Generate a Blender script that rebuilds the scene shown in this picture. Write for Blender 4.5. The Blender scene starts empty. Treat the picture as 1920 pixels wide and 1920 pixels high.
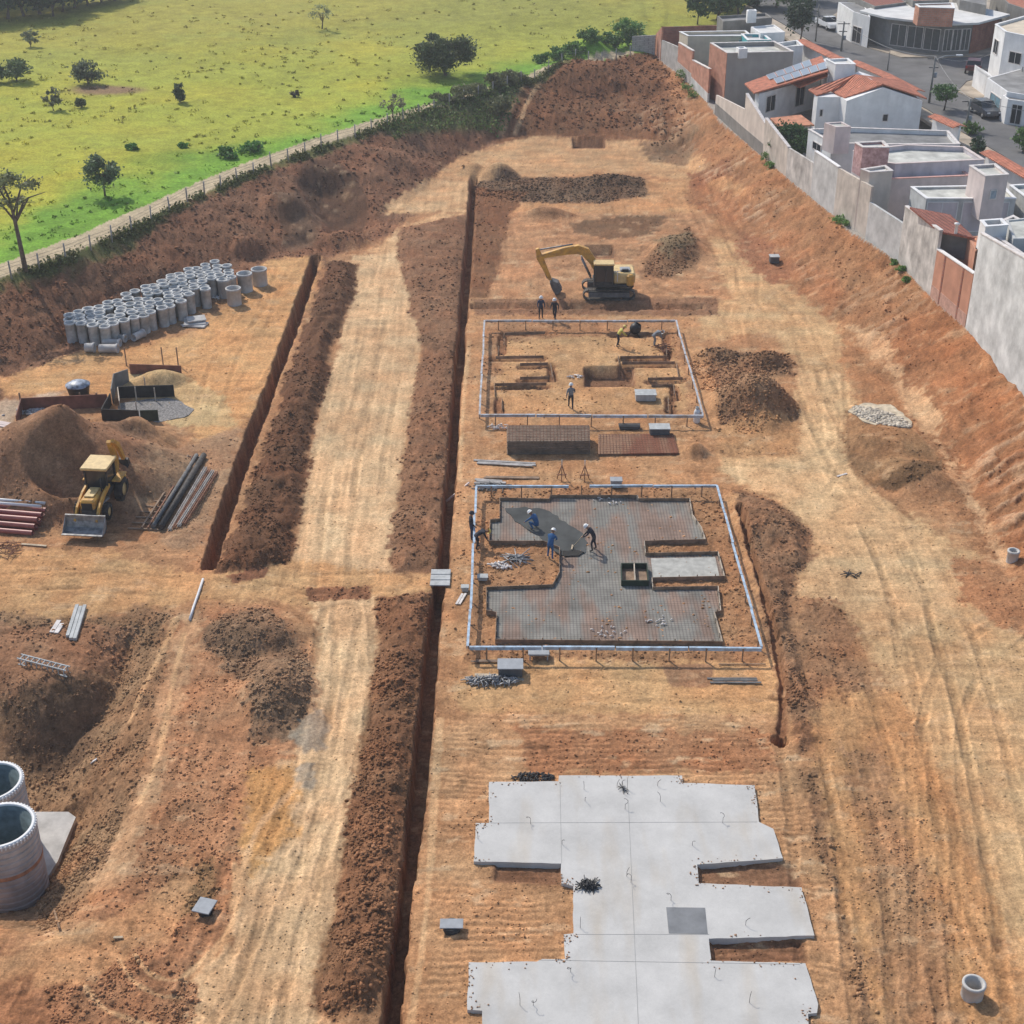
import bpy, bmesh, math, random
import numpy as np
from mathutils import Vector, Matrix, Euler
random.seed(7)
R = math.radians
C = bpy.context.scene.collection
scene = bpy.context.scene

# ---------------------------------------------------------------- camera
F, PITCH, H = 2700.0, R(29.0), 40.15
cam_data = bpy.data.cameras.new('camera')
cam_data.sensor_width = 36.0
cam_data.lens = F / 1920.0 * 36.0
cam_data.clip_start = 1.0
cam_data.clip_end = 5000.0
cam = bpy.data.objects.new('camera', cam_data)
C.objects.link(cam)
cam.location = (0, 0, H)
cam.rotation_euler = (R(90) - PITCH, 0, 0)
scene.camera = cam

# ---------------------------------------------------------------- light
SUN_EL, SUN_AZ = R(43), R(-36)          # azimuth measured from +Y towards +X
w = bpy.data.worlds.new('World')
scene.world = w
w.use_nodes = True
nt = w.node_tree
bg = nt.nodes['Background']
sky = nt.nodes.new('ShaderNodeTexSky')
sky.sky_type = 'NISHITA'
sky.sun_disc = False
sky.sun_elevation = SUN_EL
sky.sun_rotation = SUN_AZ
sky.dust_density = 1.5
nt.links.new(sky.outputs[0], bg.inputs[0])
bg.inputs[1].default_value = 0.15
sd = bpy.data.lights.new('sun', 'SUN')
sd.energy = 3.35
sd.angle = R(0.55)
sd.color = (1.0, 0.94, 0.85)
sun = bpy.data.objects.new('sun', sd)
C.objects.link(sun)
sdir = Vector((math.sin(SUN_AZ) * math.cos(SUN_EL), math.cos(SUN_AZ) * math.cos(SUN_EL), math.sin(SUN_EL)))
sun.rotation_euler = (-sdir).to_track_quat('-Z', 'Y').to_euler()
scene.view_settings.view_transform = 'Standard'
scene.view_settings.look = 'None'
scene.view_settings.gamma = 1.0
scene.view_settings.exposure = 0.12

# ---------------------------------------------------------------- pixel <-> world
CP, SP = math.cos(PITCH), math.sin(PITCH)
def P(px, py, z=0.0):
    """point at height z seen at photo pixel (1920 px frame)"""
    u, v = px - 960.0, py - 960.0
    d = (u, F * CP - v * SP, -F * SP - v * CP)
    t = (H - z) / -d[2]
    return Vector((d[0] * t, d[1] * t, z))
def PXM(py, z=0.0):
    """pixels per metre across, on the level z at row py"""
    v = py - 960.0
    t = (H - z) / (F * SP + v * CP)
    return 1.0 / t

# ---------------------------------------------------------------- numpy noise
def _hash(ix, iy, seed):
    h = (ix.astype(np.int64) * 374761393 + iy.astype(np.int64) * 668265263 + seed * 974634777) & 0xffffffff
    h = ((h ^ (h >> 13)) * 1274126177) & 0xffffffff
    h = (h ^ (h >> 16)) & 0xffffff
    return h / float(0xffffff)
def vnoise(x, y, seed=0):
    ix, iy = np.floor(x), np.floor(y)
    fx, fy = x - ix, y - iy
    fx = fx * fx * (3 - 2 * fx); fy = fy * fy * (3 - 2 * fy)
    a = _hash(ix, iy, seed); b = _hash(ix + 1, iy, seed)
    c = _hash(ix, iy + 1, seed); d = _hash(ix + 1, iy + 1, seed)
    return (a + (b - a) * fx + (c - a) * fy + (a - b - c + d) * fx * fy) * 2 - 1
def fbm(x, y, oct=4, seed=0, gain=0.5):
    s = np.zeros_like(x); a = 1.0; n = 0
    for o in range(oct):
        c, q = math.cos(o * 0.7), math.sin(o * 0.7)
        s += a * vnoise((x * c - y * q) * 2 ** o + 17.3 * o, (x * q + y * c) * 2 ** o + 9.1 * o, seed + o)
        n += a; a *= gain
    return s / n
def sstep(a, b, x):
    t = np.clip((x - a) / (b - a), 0, 1)
    return t * t * (3 - 2 * t)
def seg_dist(x, y, pts, closed=False):
    d = np.full(x.shape, 1e9)
    n = len(pts)
    for i in range(n if closed else n - 1):
        ax, ay = pts[i]; bx, by = pts[(i + 1) % n]
        vx, vy = bx - ax, by - ay
        L = vx * vx + vy * vy + 1e-9
        t = np.clip(((x - ax) * vx + (y - ay) * vy) / L, 0, 1)
        d = np.minimum(d, (x - ax - t * vx) ** 2 + (y - ay - t * vy) ** 2)
    return np.sqrt(d)
def inside(x, y, pts):
    r = np.zeros(x.shape, bool)
    n = len(pts)
    for i in range(n):
        ax, ay = pts[i]; bx, by = pts[(i + 1) % n]
        if ay == by: continue
        c = ((ay > y) != (by > y)) & (x < (bx - ax) * (y - ay) / (by - ay) + ax)
        r ^= c
    return r
def poly_sd(x, y, pts, pad=8.0):
    """signed distance, positive inside; evaluated only near the polygon"""
    P_ = np.array(pts)
    m = (x > P_[:, 0].min() - pad) & (x < P_[:, 0].max() + pad) & (y > P_[:, 1].min() - pad) & (y < P_[:, 1].max() + pad)
    out = np.full(x.shape, -float(pad))
    if m.any():
        xs, ys = x[m], y[m]
        d = seg_dist(xs, ys, pts, True)
        out[m] = np.where(inside(xs, ys, pts), d, -d)
    return out
def W(pxs, z=0.0):
    return [tuple(P(a, b, z)[:2]) for a, b in pxs]

# ---------------------------------------------------------------- terrain
ZL, ZR = 3.2, 2.8
path_edge_px = [(-400, 650), (-150, 574), (0, 521), (150, 469), (300, 401), (450, 330), (600, 273), (750, 224), (880, 183), (1000, 148), (1100, 120), (1190, 100)]
PATH_E = W(path_edge_px, ZL)
PATH_W_PX = [(-400, 615), (-150, 545), (0, 495), (150, 440), (300, 372), (450, 309), (600, 256), (750, 210), (880, 172), (1000, 140), (1100, 113), (1190, 93)]
PATH_F = W(PATH_W_PX, ZL)
# region left/behind the path (pasture plateau)
PLATEAU_L = PATH_E + W([(1235, 96)], ZL) + [(22, 215), (40, 600), (-700, 600), (-700, 40)]
WALL_PX = [(2080, 915), (1990, 815), (1914, 717), (1887, 682), (1810, 614), (1744, 555), (1683, 490), (1622, 450), (1594, 436), (1562, 403), (1473, 330), (1429, 293), (1392, 261), (1350, 228), (1324, 190), (1293, 158), (1269, 136), (1235, 111), (1228, 100)]
WALL_L = W(WALL_PX, ZR)
PLATEAU_R = WALL_L + [(20, 240), (300, 400), (300, 40), (60, 40)]
FLOOR = W([(-500, 900), (-200, 780), (0, 700), (70, 668), (120, 640), (150, 596), (300, 545), (430, 500), (560, 462), (660, 440), (710, 400), (800, 350), (850, 300), (925, 262),
           (1000, 252), (1180, 252), (1250, 262), (1280, 300), (1310, 350), (1380, 420), (1460, 500), (1550, 590), (1620, 660), (1722, 775), (1800, 870), (1860, 1000), (1890, 1060), (1990, 1240), (2300, 1900), (2300, 2500), (-900, 2500)])
TR1 = W([(592, 482), (560, 580), (510, 720), (460, 850), (425, 950), (392, 1060)])
TR2 = W([(888, 335), (880, 450), (868, 600), (854, 760), (845, 900), (830, 1060), (815, 1150), (797, 1350), (776, 1550), (755, 1720), (737, 1890), (730, 1960)])
TR3 = W([(1385, 960), (1420, 1080), (1450, 1180), (1468, 1290), (1466, 1375)])
TR4 = W([(890, 574), (1000, 573), (1150, 576), (1310, 576)])
PIT_L = W([(-500, 1150), (-100, 1225), (60, 1262), (130, 1235), (200, 1190), (270, 1165), (300, 1230), (290, 1350), (275, 1480), (225, 1600), (190, 1690), (110, 1752), (0, 1765), (-300, 1790), (-900, 1790)])
CAVE = W([(556, 350), (590, 330), (650, 334), (692, 365), (694, 392), (660, 408), (610, 402), (575, 380)], 1.8)

def mound(x, y, px, py, rx, ry, h, rot=0.0, sharp=1.0):
    c = P(px, py, 0)
    dx, dy = x - c.x, y - c.y
    ca, sa = math.cos(rot), math.sin(rot)
    u = (dx * ca + dy * sa) / rx; v = (-dx * sa + dy * ca) / ry
    r = np.sqrt(u * u + v * v)
    r = r * (1 + 0.16 * vnoise(x * 0.6, y * 0.6, int(px) % 97))
    if sharp == 1: return h * np.clip(1 - r, 0, 1) ** 1.15
    return h * (1 - sstep(0.1, 1.0, r))
# (px,py of the base centre, rx, ry metres, height, rot, cone?)
MOUNDS = [
    (145, 892, 6.9, 6.4, 4.1, 0.0, 1), (40, 905, 5.0, 5.0, 1.6, 0, 0), (268, 830, 2.6, 2.4, .9, 0, 0),
    (1412, 765, 3.7, 3.7, 2.2, 0, 0), (1440, 680, 2.2, 1.6, 0.8, 0, 0), (1345, 668, 2.6, 1.6, 0.6, 0, 0),
    (1715, 900, 3.0, 3.2, 0.9, 0.3, 0), (1660, 830, 3.6, 3.0, 0.5, 0, 0),
    (1095, 352, 8.0, 2.6, .55, 0.03, 0), (935, 330, 2.5, 2.0, 1.3, 0, 0), (885, 322, 2.0, 1.6, 0.9, 0, 0), (1150, 345, 5.0, 2.2, .7, 0.0, 0),
    (1022, 404, 3.6, 1.2, 0.8, 0, 0), (1270, 470, 3.2, 4.2, 1.1, -0.5, 0), (1250, 275, 3.0, 2.0, .5, 0, 0),
    (1430, 985, 2.8, 3.2, 0.6, 0, 0), (1305, 850, 1.2, 1.2, 0.7, 0, 0),
    (520, 1300, 2.2, 3.4, 1.0, 0.1, 0), (480, 1190, 4.0, 2.0, 0.7, 0, 0), (535, 425, 3.2, 2.6, 1.3, 0.2, 0), (470, 478, 2.0, 1.8, .7, 0, 0),
    (640, 455, 3.5, 2.6, 1.0, 0, 0), (760, 330, 6.0, 4.0, .6, 0, 0), (680, 1850, 1.5, 2.4, 0.45, 0, 0), (655, 1835, 1.0, 1.0, 0.2, 0, 0),
    (1110, 190, 9, 7, 1.6, 0, 0), (1105, 145, 4, 6, 1.6, 0, 0), (300, 716, 2.6, 1.6, .8, 0.2, 0), (350, 1000, 1.5, 2.5, 0.2, 0, 0),
    (1230, 1700, 0.01, 0.01, 0, 0, 0),
]
# colour layers: (name, polygon px, level z, albedo, edge softness m, edge wobble m, rough, streak, comb)
TAN = (0.520, 0.340, 0.190); TANP = (0.560, 0.385, 0.225); BRN = (0.190, 0.094, 0.048); RED = (0.330, 0.145, 0.068)
DRK = (0.165, 0.098, 0.058); MID = (0.390, 0.215, 0.112); GRY = (0.300, 0.225, 0.150); ORA = (0.450, 0.235, 0.110)
LAYERS = [
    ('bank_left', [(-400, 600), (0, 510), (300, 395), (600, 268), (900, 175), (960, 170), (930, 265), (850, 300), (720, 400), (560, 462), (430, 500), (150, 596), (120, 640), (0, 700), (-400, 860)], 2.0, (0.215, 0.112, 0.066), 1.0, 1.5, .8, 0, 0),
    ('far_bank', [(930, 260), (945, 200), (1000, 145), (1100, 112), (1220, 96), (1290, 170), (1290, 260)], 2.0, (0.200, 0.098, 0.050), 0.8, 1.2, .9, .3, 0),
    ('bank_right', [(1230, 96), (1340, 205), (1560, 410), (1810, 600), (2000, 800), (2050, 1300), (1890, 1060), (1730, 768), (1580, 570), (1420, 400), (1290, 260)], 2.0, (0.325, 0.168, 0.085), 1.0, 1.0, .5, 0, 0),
    ('bank_right_red', [(1640, 640), (1740, 580), (1820, 640), (1920, 760), (2000, 1050), (1900, 1080), (1840, 930), (1740, 770)], 1.5, (0.310, 0.145, 0.070), .7, 1.0, .3, 0, 0),
    ('upper_pad', [(720, 400), (870, 290), (1000, 255), (1260, 268), (1330, 330), (1290, 345), (1200, 322), (960, 335), (900, 345), (860, 395)], 0, (0.47, 0.29, 0.155), .8, 1.2, .08, .3, 0),
    ('upper_pad2', [(965, 362), (1050, 362), (1230, 340), (1340, 330), (1400, 400), (1380, 430), (1260, 420), (950, 440)], 0, (0.46, 0.26, 0.13), .8, 1.0, .05, .2, 0),
    ('pad_far', [(945, 400), (1330, 400), (1360, 520), (1330, 580), (880, 580), (925, 480)], 0, (0.40, 0.222, 0.118), .8, .8, .08, 0, .8),
    ('damp', [(1070, 418), (1160, 405), (1250, 405), (1220, 438), (1130, 445), (1080, 435)], 0, (0.170, 0.098, 0.054), .3, .8, .3, 0, 0),
    ('debris_row', [(885, 328), (960, 318), (1060, 318), (1200, 318), (1215, 350), (1120, 366), (960, 362), (880, 350)], .8, (0.175, 0.112, 0.070), .5, .8, 1, 0, 0),
    ('strip_right_tr2', [(895, 352), (985, 362), (955, 400), (940, 480), (905, 575), (878, 575)], 0, BRN, .4, .5, .6, 0, 0),
    ('gully', [(1210, 480), (1290, 415), (1310, 440), (1300, 490), (1250, 510), (1210, 505)], .5, (0.235, 0.135, 0.075), .5, .6, .8, 0, 0),
    ('left_tan', [(600, 480), (500, 490), (430, 560), (380, 620), (250, 650), (150, 662), (0, 710), (0, 745), (120, 730), (330, 760), (370, 830), (460, 800), (540, 650), (580, 560)], 0, (0.520, 0.300, 0.140), .6, .8, .1, .5, 0),
    ('sand', [(215, 700), (280, 690), (330, 690), (420, 740), (440, 790), (340, 790), (250, 760)], .3, (0.50, 0.36, 0.19), .4, .6, .1, 0, 0),
    ('pebble', [(-200, 800), (0, 750), (60, 745), (120, 735), (40, 760), (30, 790), (0, 830), (-200, 860)], 0, (0.44, 0.33, 0.24), .5, .5, .1, 0, 0),
    ('heap_left', [(-100, 850), (20, 820), (150, 760), (250, 800), (330, 850), (370, 870), (290, 930), (240, 960), (150, 970), (0, 945), (-100, 940)], 1, (0.265, 0.150, 0.088), .8, .8, .45, 0, 0),
    ('by_pipe', [(290, 860), (450, 800), (440, 860), (400, 960), (380, 1020), (320, 1020), (260, 960)], 0, (0.34, 0.21, 0.125), .6, .6, .4, 0, 0),
    ('road_left', [(725, 390), (800, 340), (878, 338), (870, 400), (760, 430), (700, 470), (668, 540), (640, 640), (600, 760), (582, 850), (560, 980), (545, 1070), (735, 1085), (742, 960), (765, 800), (792, 640), (782, 560), (750, 480), (748, 430), (830, 400), (875, 400)], 0, TAN, .5, .6, .05, 1, 0),
    ('road_left2', [(660, 480), (770, 470), (792, 640), (768, 790), (742, 960), (730, 1085), (545, 1075), (560, 980), (582, 850), (600, 760), (640, 640)], 0, TANP, .5, .6, .03, 1, 0),
    ('crossing', [(-400, 1060), (0, 1035), (160, 1030), (380, 1080), (545, 1050), (740, 1075), (810, 1085), (800, 1110), (710, 1135), (600, 1150), (520, 1125), (390, 1125), (280, 1150), (140, 1170), (0, 1180), (-400, 1190)], 0, (0.48, 0.29, 0.145), .6, .8, .08, .5, 0),
    ('road_low', [(585, 1125), (700, 1120), (712, 1200), (692, 1330), (662, 1500), (632, 1700), (592, 1830), (592, 1960), (330, 1960), (345, 1860), (425, 1760), (465, 1620), (470, 1460), (560, 1380), (588, 1300), (600, 1200)], 0, TANP, .5, .5, .03, 1, 0),
    ('mid_left_brown', [(310, 1150), (520, 1140), (580, 1230), (585, 1330), (555, 1420), (465, 1450), (455, 1600), (410, 1760), (330, 1850), (330, 1960), (-400, 1960), (-400, 1770), (0, 1765), (110, 1752), (190, 1690), (225, 1600), (275, 1480), (290, 1350)], 0, (0.37, 0.195, 0.105), .8, 1.0, .4, .2, 0),
    ('slope_left', [(-400, 1160), (150, 1185), (300, 1160), (330, 1190), (300, 1400), (250, 1580), (190, 1680), (110, 1750), (-400, 1780)], -1, (0.285, 0.175, 0.100), .6, 1.0, .8, 0, 0),
    ('slope_dark', [(60, 1290), (150, 1230), (190, 1260), (200, 1330), (160, 1420), (60, 1420), (0, 1380)], -2, (0.165, 0.100, 0.060), .6, .8, .5, 0, 0),  # darker shading of the pit slope, set in the soil colour
    ('heap_ll', [(390, 1160), (500, 1150), (570, 1230), (578, 1330), (560, 1380), (480, 1390), (470, 1290), (380, 1210)], 0, (0.240, 0.150, 0.092), .4, .7, .8, 0, 0),
    ('low_left_dark', [(-400, 1770), (150, 1790), (330, 1740), (345, 1860), (330, 1960), (-400, 1960)], 0, (0.325, 0.170, 0.092), .6, 1.0, .6, 0, 0),
    ('green_soil', [(330, 1640), (400, 1620), (400, 1700), (330, 1720)], 0, (0.25, 0.16, 0.085), .5, .6, .6, 0, 0),
    ('orange_low', [(470, 1450), (550, 1430), (540, 1560), (470, 1640)], 0, (0.46, 0.26, 0.11), .6, .6, .2, .5, 0),
    ('wet_road', [(570, 1345), (605, 1330), (605, 1400), (570, 1410), (555, 1380)], 0, (0.30, 0.245, 0.185), .3, .4, 0, 0, 0),
    ('wet_road2', [(560, 1440), (590, 1430), (585, 1475), (562, 1470)], 0, (0.32, 0.26, 0.195), .2, .3, 0, 0, 0),
    ('spoil1', [(612, 482), (672, 490), (660, 560), (625, 640), (610, 720), (590, 790), (572, 880), (560, 970), (542, 1040), (480, 1062), (405, 1062), (440, 980), (475, 880), (520, 760), (560, 640), (595, 540)], .3, (0.142, 0.072, 0.040), .25, .5, .9, 0, 0),
    ('spoil2', [(752, 425), (872, 400), (866, 600), (848, 800), (826, 1060), (740, 1068), (738, 1000), (755, 900), (770, 770), (792, 650), (770, 560), (748, 480)], .15, (0.225, 0.122, 0.070), .3, .5, .65, 0, 0),
    ('spoil2b', [(708, 1118), (812, 1110), (794, 1320), (772, 1530), (750, 1720), (722, 1860), (690, 1900), (600, 1890), (588, 1840), (632, 1700), (662, 1500), (692, 1330), (712, 1200)], .15, (0.225, 0.115, 0.062), .3, .45, .8, 0, 0),
    ('red_patch', [(430, 1080), (500, 1066), (495, 1082), (440, 1092)], 0, (0.22, 0.10, 0.055), .1, .2, .5, 0, 0),
    ('red_patch2', [(575, 1105), (690, 1100), (690, 1122), (580, 1125)], 0, (0.25, 0.12, 0.065), .2, .3, .5, 0, 0),
    ('strip_pads', [(885, 600), (905, 600), (870, 930), (870, 1240), (830, 1800), (820, 1960), (745, 1960), (800, 1400), (840, 1100), (865, 750)], 0, (0.42, 0.235, 0.122), .4, .4, .15, 0, 0),
    ('right_road', [(1330, 440), (1420, 470), (1520, 540), (1600, 640), (1600, 740), (1590, 880), (1700, 960), (1830, 1040), (1850, 1110), (1960, 1180), (2100, 1350), (2250, 1960), (1930, 1960), (1850, 1700), (1780, 1500), (1680, 1320), (1570, 1130), (1500, 1120), (1480, 1060), (1530, 1010), (1450, 930), (1350, 890), (1330, 860), (1500, 850), (1510, 700), (1440, 620), (1300, 640), (1280, 590), (1380, 560)], 0, (0.50, 0.325, 0.175), 1.0, 1.2, .05, .6, 0),
    ('right_tan', [(1500, 700), (1590, 700), (1590, 880), (1700, 970), (1850, 1110), (1700, 1200), (1500, 1120), (1490, 1060), (1530, 1010), (1500, 950), (1350, 885), (1490, 860)], 0, (0.54, 0.365, 0.205), .8, 1.0, .03, .5, 0),
    ('red_mid', [(1300, 340), (1400, 400), (1500, 480), (1580, 570), (1560, 600), (1480, 540), (1380, 440), (1290, 380)], 0, (0.34, 0.165, 0.082), .8, 1.2, .25, 0, 0),
    ('red_mid2', [(1580, 600), (1640, 640), (1720, 760), (1640, 750), (1590, 700)], 0, (0.36, 0.185, 0.092), .8, 1.2, .25, 0, 0),
    ('oval', [(1590, 770), (1700, 790), (1770, 850), (1755, 890), (1700, 910), (1630, 905), (1590, 850)], .3, (0.285, 0.165, 0.085), .3, .6, .3, 0, 0),
    ('oval_edge', [(1640, 900), (1700, 880), (1770, 850), (1765, 880), (1720, 912), (1660, 912)], .3, (0.165, 0.098, 0.052), .3, .4, .7, 0, 0),
    ('heap_r', [(1300, 655), (1400, 650), (1490, 655), (1490, 690), (1440, 695), (1480, 740), (1495, 780), (1420, 800), (1340, 790), (1330, 720), (1300, 690)], .5, (0.270, 0.155, 0.088), .4, .6, .8, 0, 0),
    ('orange_below', [(1330, 800), (1490, 790), (1490, 850), (1340, 855)], 0, (0.40, 0.23, 0.115), .5, .6, .3, 0, 0),
    ('dark_r2', [(1352, 905), (1440, 930), (1515, 985), (1522, 1040), (1490, 1075), (1480, 1120), (1500, 1200), (1530, 1300), (1550, 1380), (1490, 1410), (1440, 1230), (1400, 1080), (1370, 990)], .3, (0.250, 0.140, 0.080), .5, .6, .75, 0, 0),
    ('dark_low_r', [(1500, 1120), (1580, 1130), (1620, 1250), (1640, 1400), (1560, 1400), (1500, 1250)], 0, (0.300, 0.165, 0.090), .6, 1.0, .45, .3, 0),
    ('right_low', [(1560, 1300), (1680, 1300), (1780, 1500), (1850, 1700), (1930, 1960), (1600, 1960), (1560, 1700), (1500, 1480)], 0, (0.43, 0.245, 0.120), .8, 1.0, .2, .9, 0),
    ('right_low_dark', [(1490, 1440), (1545, 1440), (1570, 1700), (1640, 1960), (1560, 1960), (1540, 1750)], 0, (0.265, 0.155, 0.088), .5, .6, .6, .3, 0),
    ('pad2', [(880, 560), (1300, 560), (1345, 800), (1340, 880), (1370, 900), (1440, 1250), (1440, 1320), (830, 1330), (845, 1100), (870, 800)], 0, (0.425, 0.238, 0.122), .4, .5, .15, 0, .3),
    ('pad2_inner', [(900, 915), (1348, 915), (1430, 1215), (880, 1215)], 0, (0.350, 0.195, 0.103), .2, .3, .5, 0, 0),
    ('pad2_south', [(880, 1222), (1440, 1222), (1440, 1244), (880, 1244)], 0, (0.310, 0.170, 0.090), .2, .5, .5, 0, 0),
    ('pad1_inner', [(912, 603), (1268, 603), (1316, 772), (902, 772)], 0, (0.375, 0.210, 0.112), .2, .3, .4, 0, 0),
    ('pad1_floor', [(945, 640), (1250, 620), (1290, 770), (930, 775)], 0, (0.470, 0.285, 0.145), .6, .6, .03, 0, 0),
    ('pad_south', [(880, 1245), (1440, 1245), (1450, 1340), (860, 1340)], 0, (0.48, 0.29, 0.145), .4, .8, .1, 0, .2),
    ('pad3', [(835, 1340), (1480, 1350), (1560, 1700), (1600, 1960), (800, 1960)], 0, (0.420, 0.245, 0.130), .5, .6, .15, 0, 1.0),
    ('pad3_dark', [(985, 1370), (1440, 1375), (1460, 1440), (1000, 1440)], 0, (0.330, 0.165, 0.085), .4, .6, .3, 0, 1.0),
    ('dark_sq', [(1245, 1248), (1330, 1248), (1330, 1285), (1262, 1285)], 0, (0.285, 0.165, 0.095), .1, .15, .05, 0, 0),
    ('trench_far_dark', [(890, 562), (1340, 560), (1345, 590), (890, 590)], 0, (0.235, 0.13, 0.075), .2, .4, .5, 0, 0),
]
LAYERS += [
    ('hollow', [(560, 352), (585, 334), (622, 330), (660, 340), (684, 362), (688, 388), (665, 404), (630, 408), (598, 396), (572, 374)], 1.0, (0.115, 0.064, 0.040), .4, .35, .35, 0, 0),  # shade of the bank hollow painted into the soil colour
    ('hollow_side', [(515, 400), (560, 375), (600, 400), (590, 440), (540, 450)], 1.0, (0.165, 0.098, 0.062), .4, .4, .2, 0, 0),  # mound flank beside the hollow darkened in the same way
    ('foot_ridge', [(1600, 610), (1650, 640), (1745, 770), (1800, 870), (1880, 1010), (1900, 1060), (1870, 1050), (1830, 960), (1770, 850), (1700, 740), (1630, 650)], .4, (0.47, 0.29, 0.165), .5, .9, .2, 0, 0),
    ('red_blot', [(1380, 420), (1440, 450), (1490, 500), (1450, 520), (1390, 470)], .5, (0.30, 0.140, 0.075), .6, 1.0, .4, 0, 0),
    ('far_dark', [(1200, 262), (1290, 250), (1310, 280), (1280, 300), (1210, 290)], .5, (0.230, 0.145, 0.085), .5, 1.0, .7, 0, 0),
    ('far_red', [(1290, 320), (1370, 325), (1370, 345), (1300, 345)], .3, (0.27, 0.125, 0.065), .4, .7, .5, 0, 0),
    ('olive_blot', [(1230, 440), (1290, 425), (1300, 460), (1250, 480)], .5, (0.20, 0.15, 0.09), .5, .7, .6, 0, 0),
    ('right_red_low', [(1780, 1040), (1920, 1080), (1990, 1200), (1900, 1190), (1800, 1130)], 0, (0.36, 0.185, 0.095), .6, 1.2, .3, 0, 0),
    ('right_dark_low', [(1570, 1400), (1640, 1400), (1700, 1560), (1760, 1750), (1790, 1960), (1700, 1960), (1640, 1700)], 0, (0.34, 0.195, 0.105), .6, 1.0, .35, .8, 0),
    ('left_brown', [(0, 1175), (150, 1165), (260, 1170), (200, 1240), (0, 1290), (-200, 1290)], 0, (0.30, 0.165, 0.095), .6, .8, .55, 0, 0),
    ('ridge_tan', [(340, 1150), (385, 1160), (330, 1330), (290, 1500), (220, 1650), (180, 1660), (250, 1500), (300, 1330)], 0, (0.42, 0.255, 0.145), .4, .6, .2, .6, 0),
    ('ll_tan', [(100, 1760), (280, 1700), (350, 1620), (370, 1650), (300, 1760), (150, 1830), (0, 1850), (-50, 1800)], 0, (0.44, 0.25, 0.13), .5, .7, .2, .2, 0)]
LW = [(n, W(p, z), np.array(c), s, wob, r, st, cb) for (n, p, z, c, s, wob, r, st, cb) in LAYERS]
LAYER_D = {n: p for (n, p, *_) in LW}
PAVE_Z = ZR + 0.35

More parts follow.
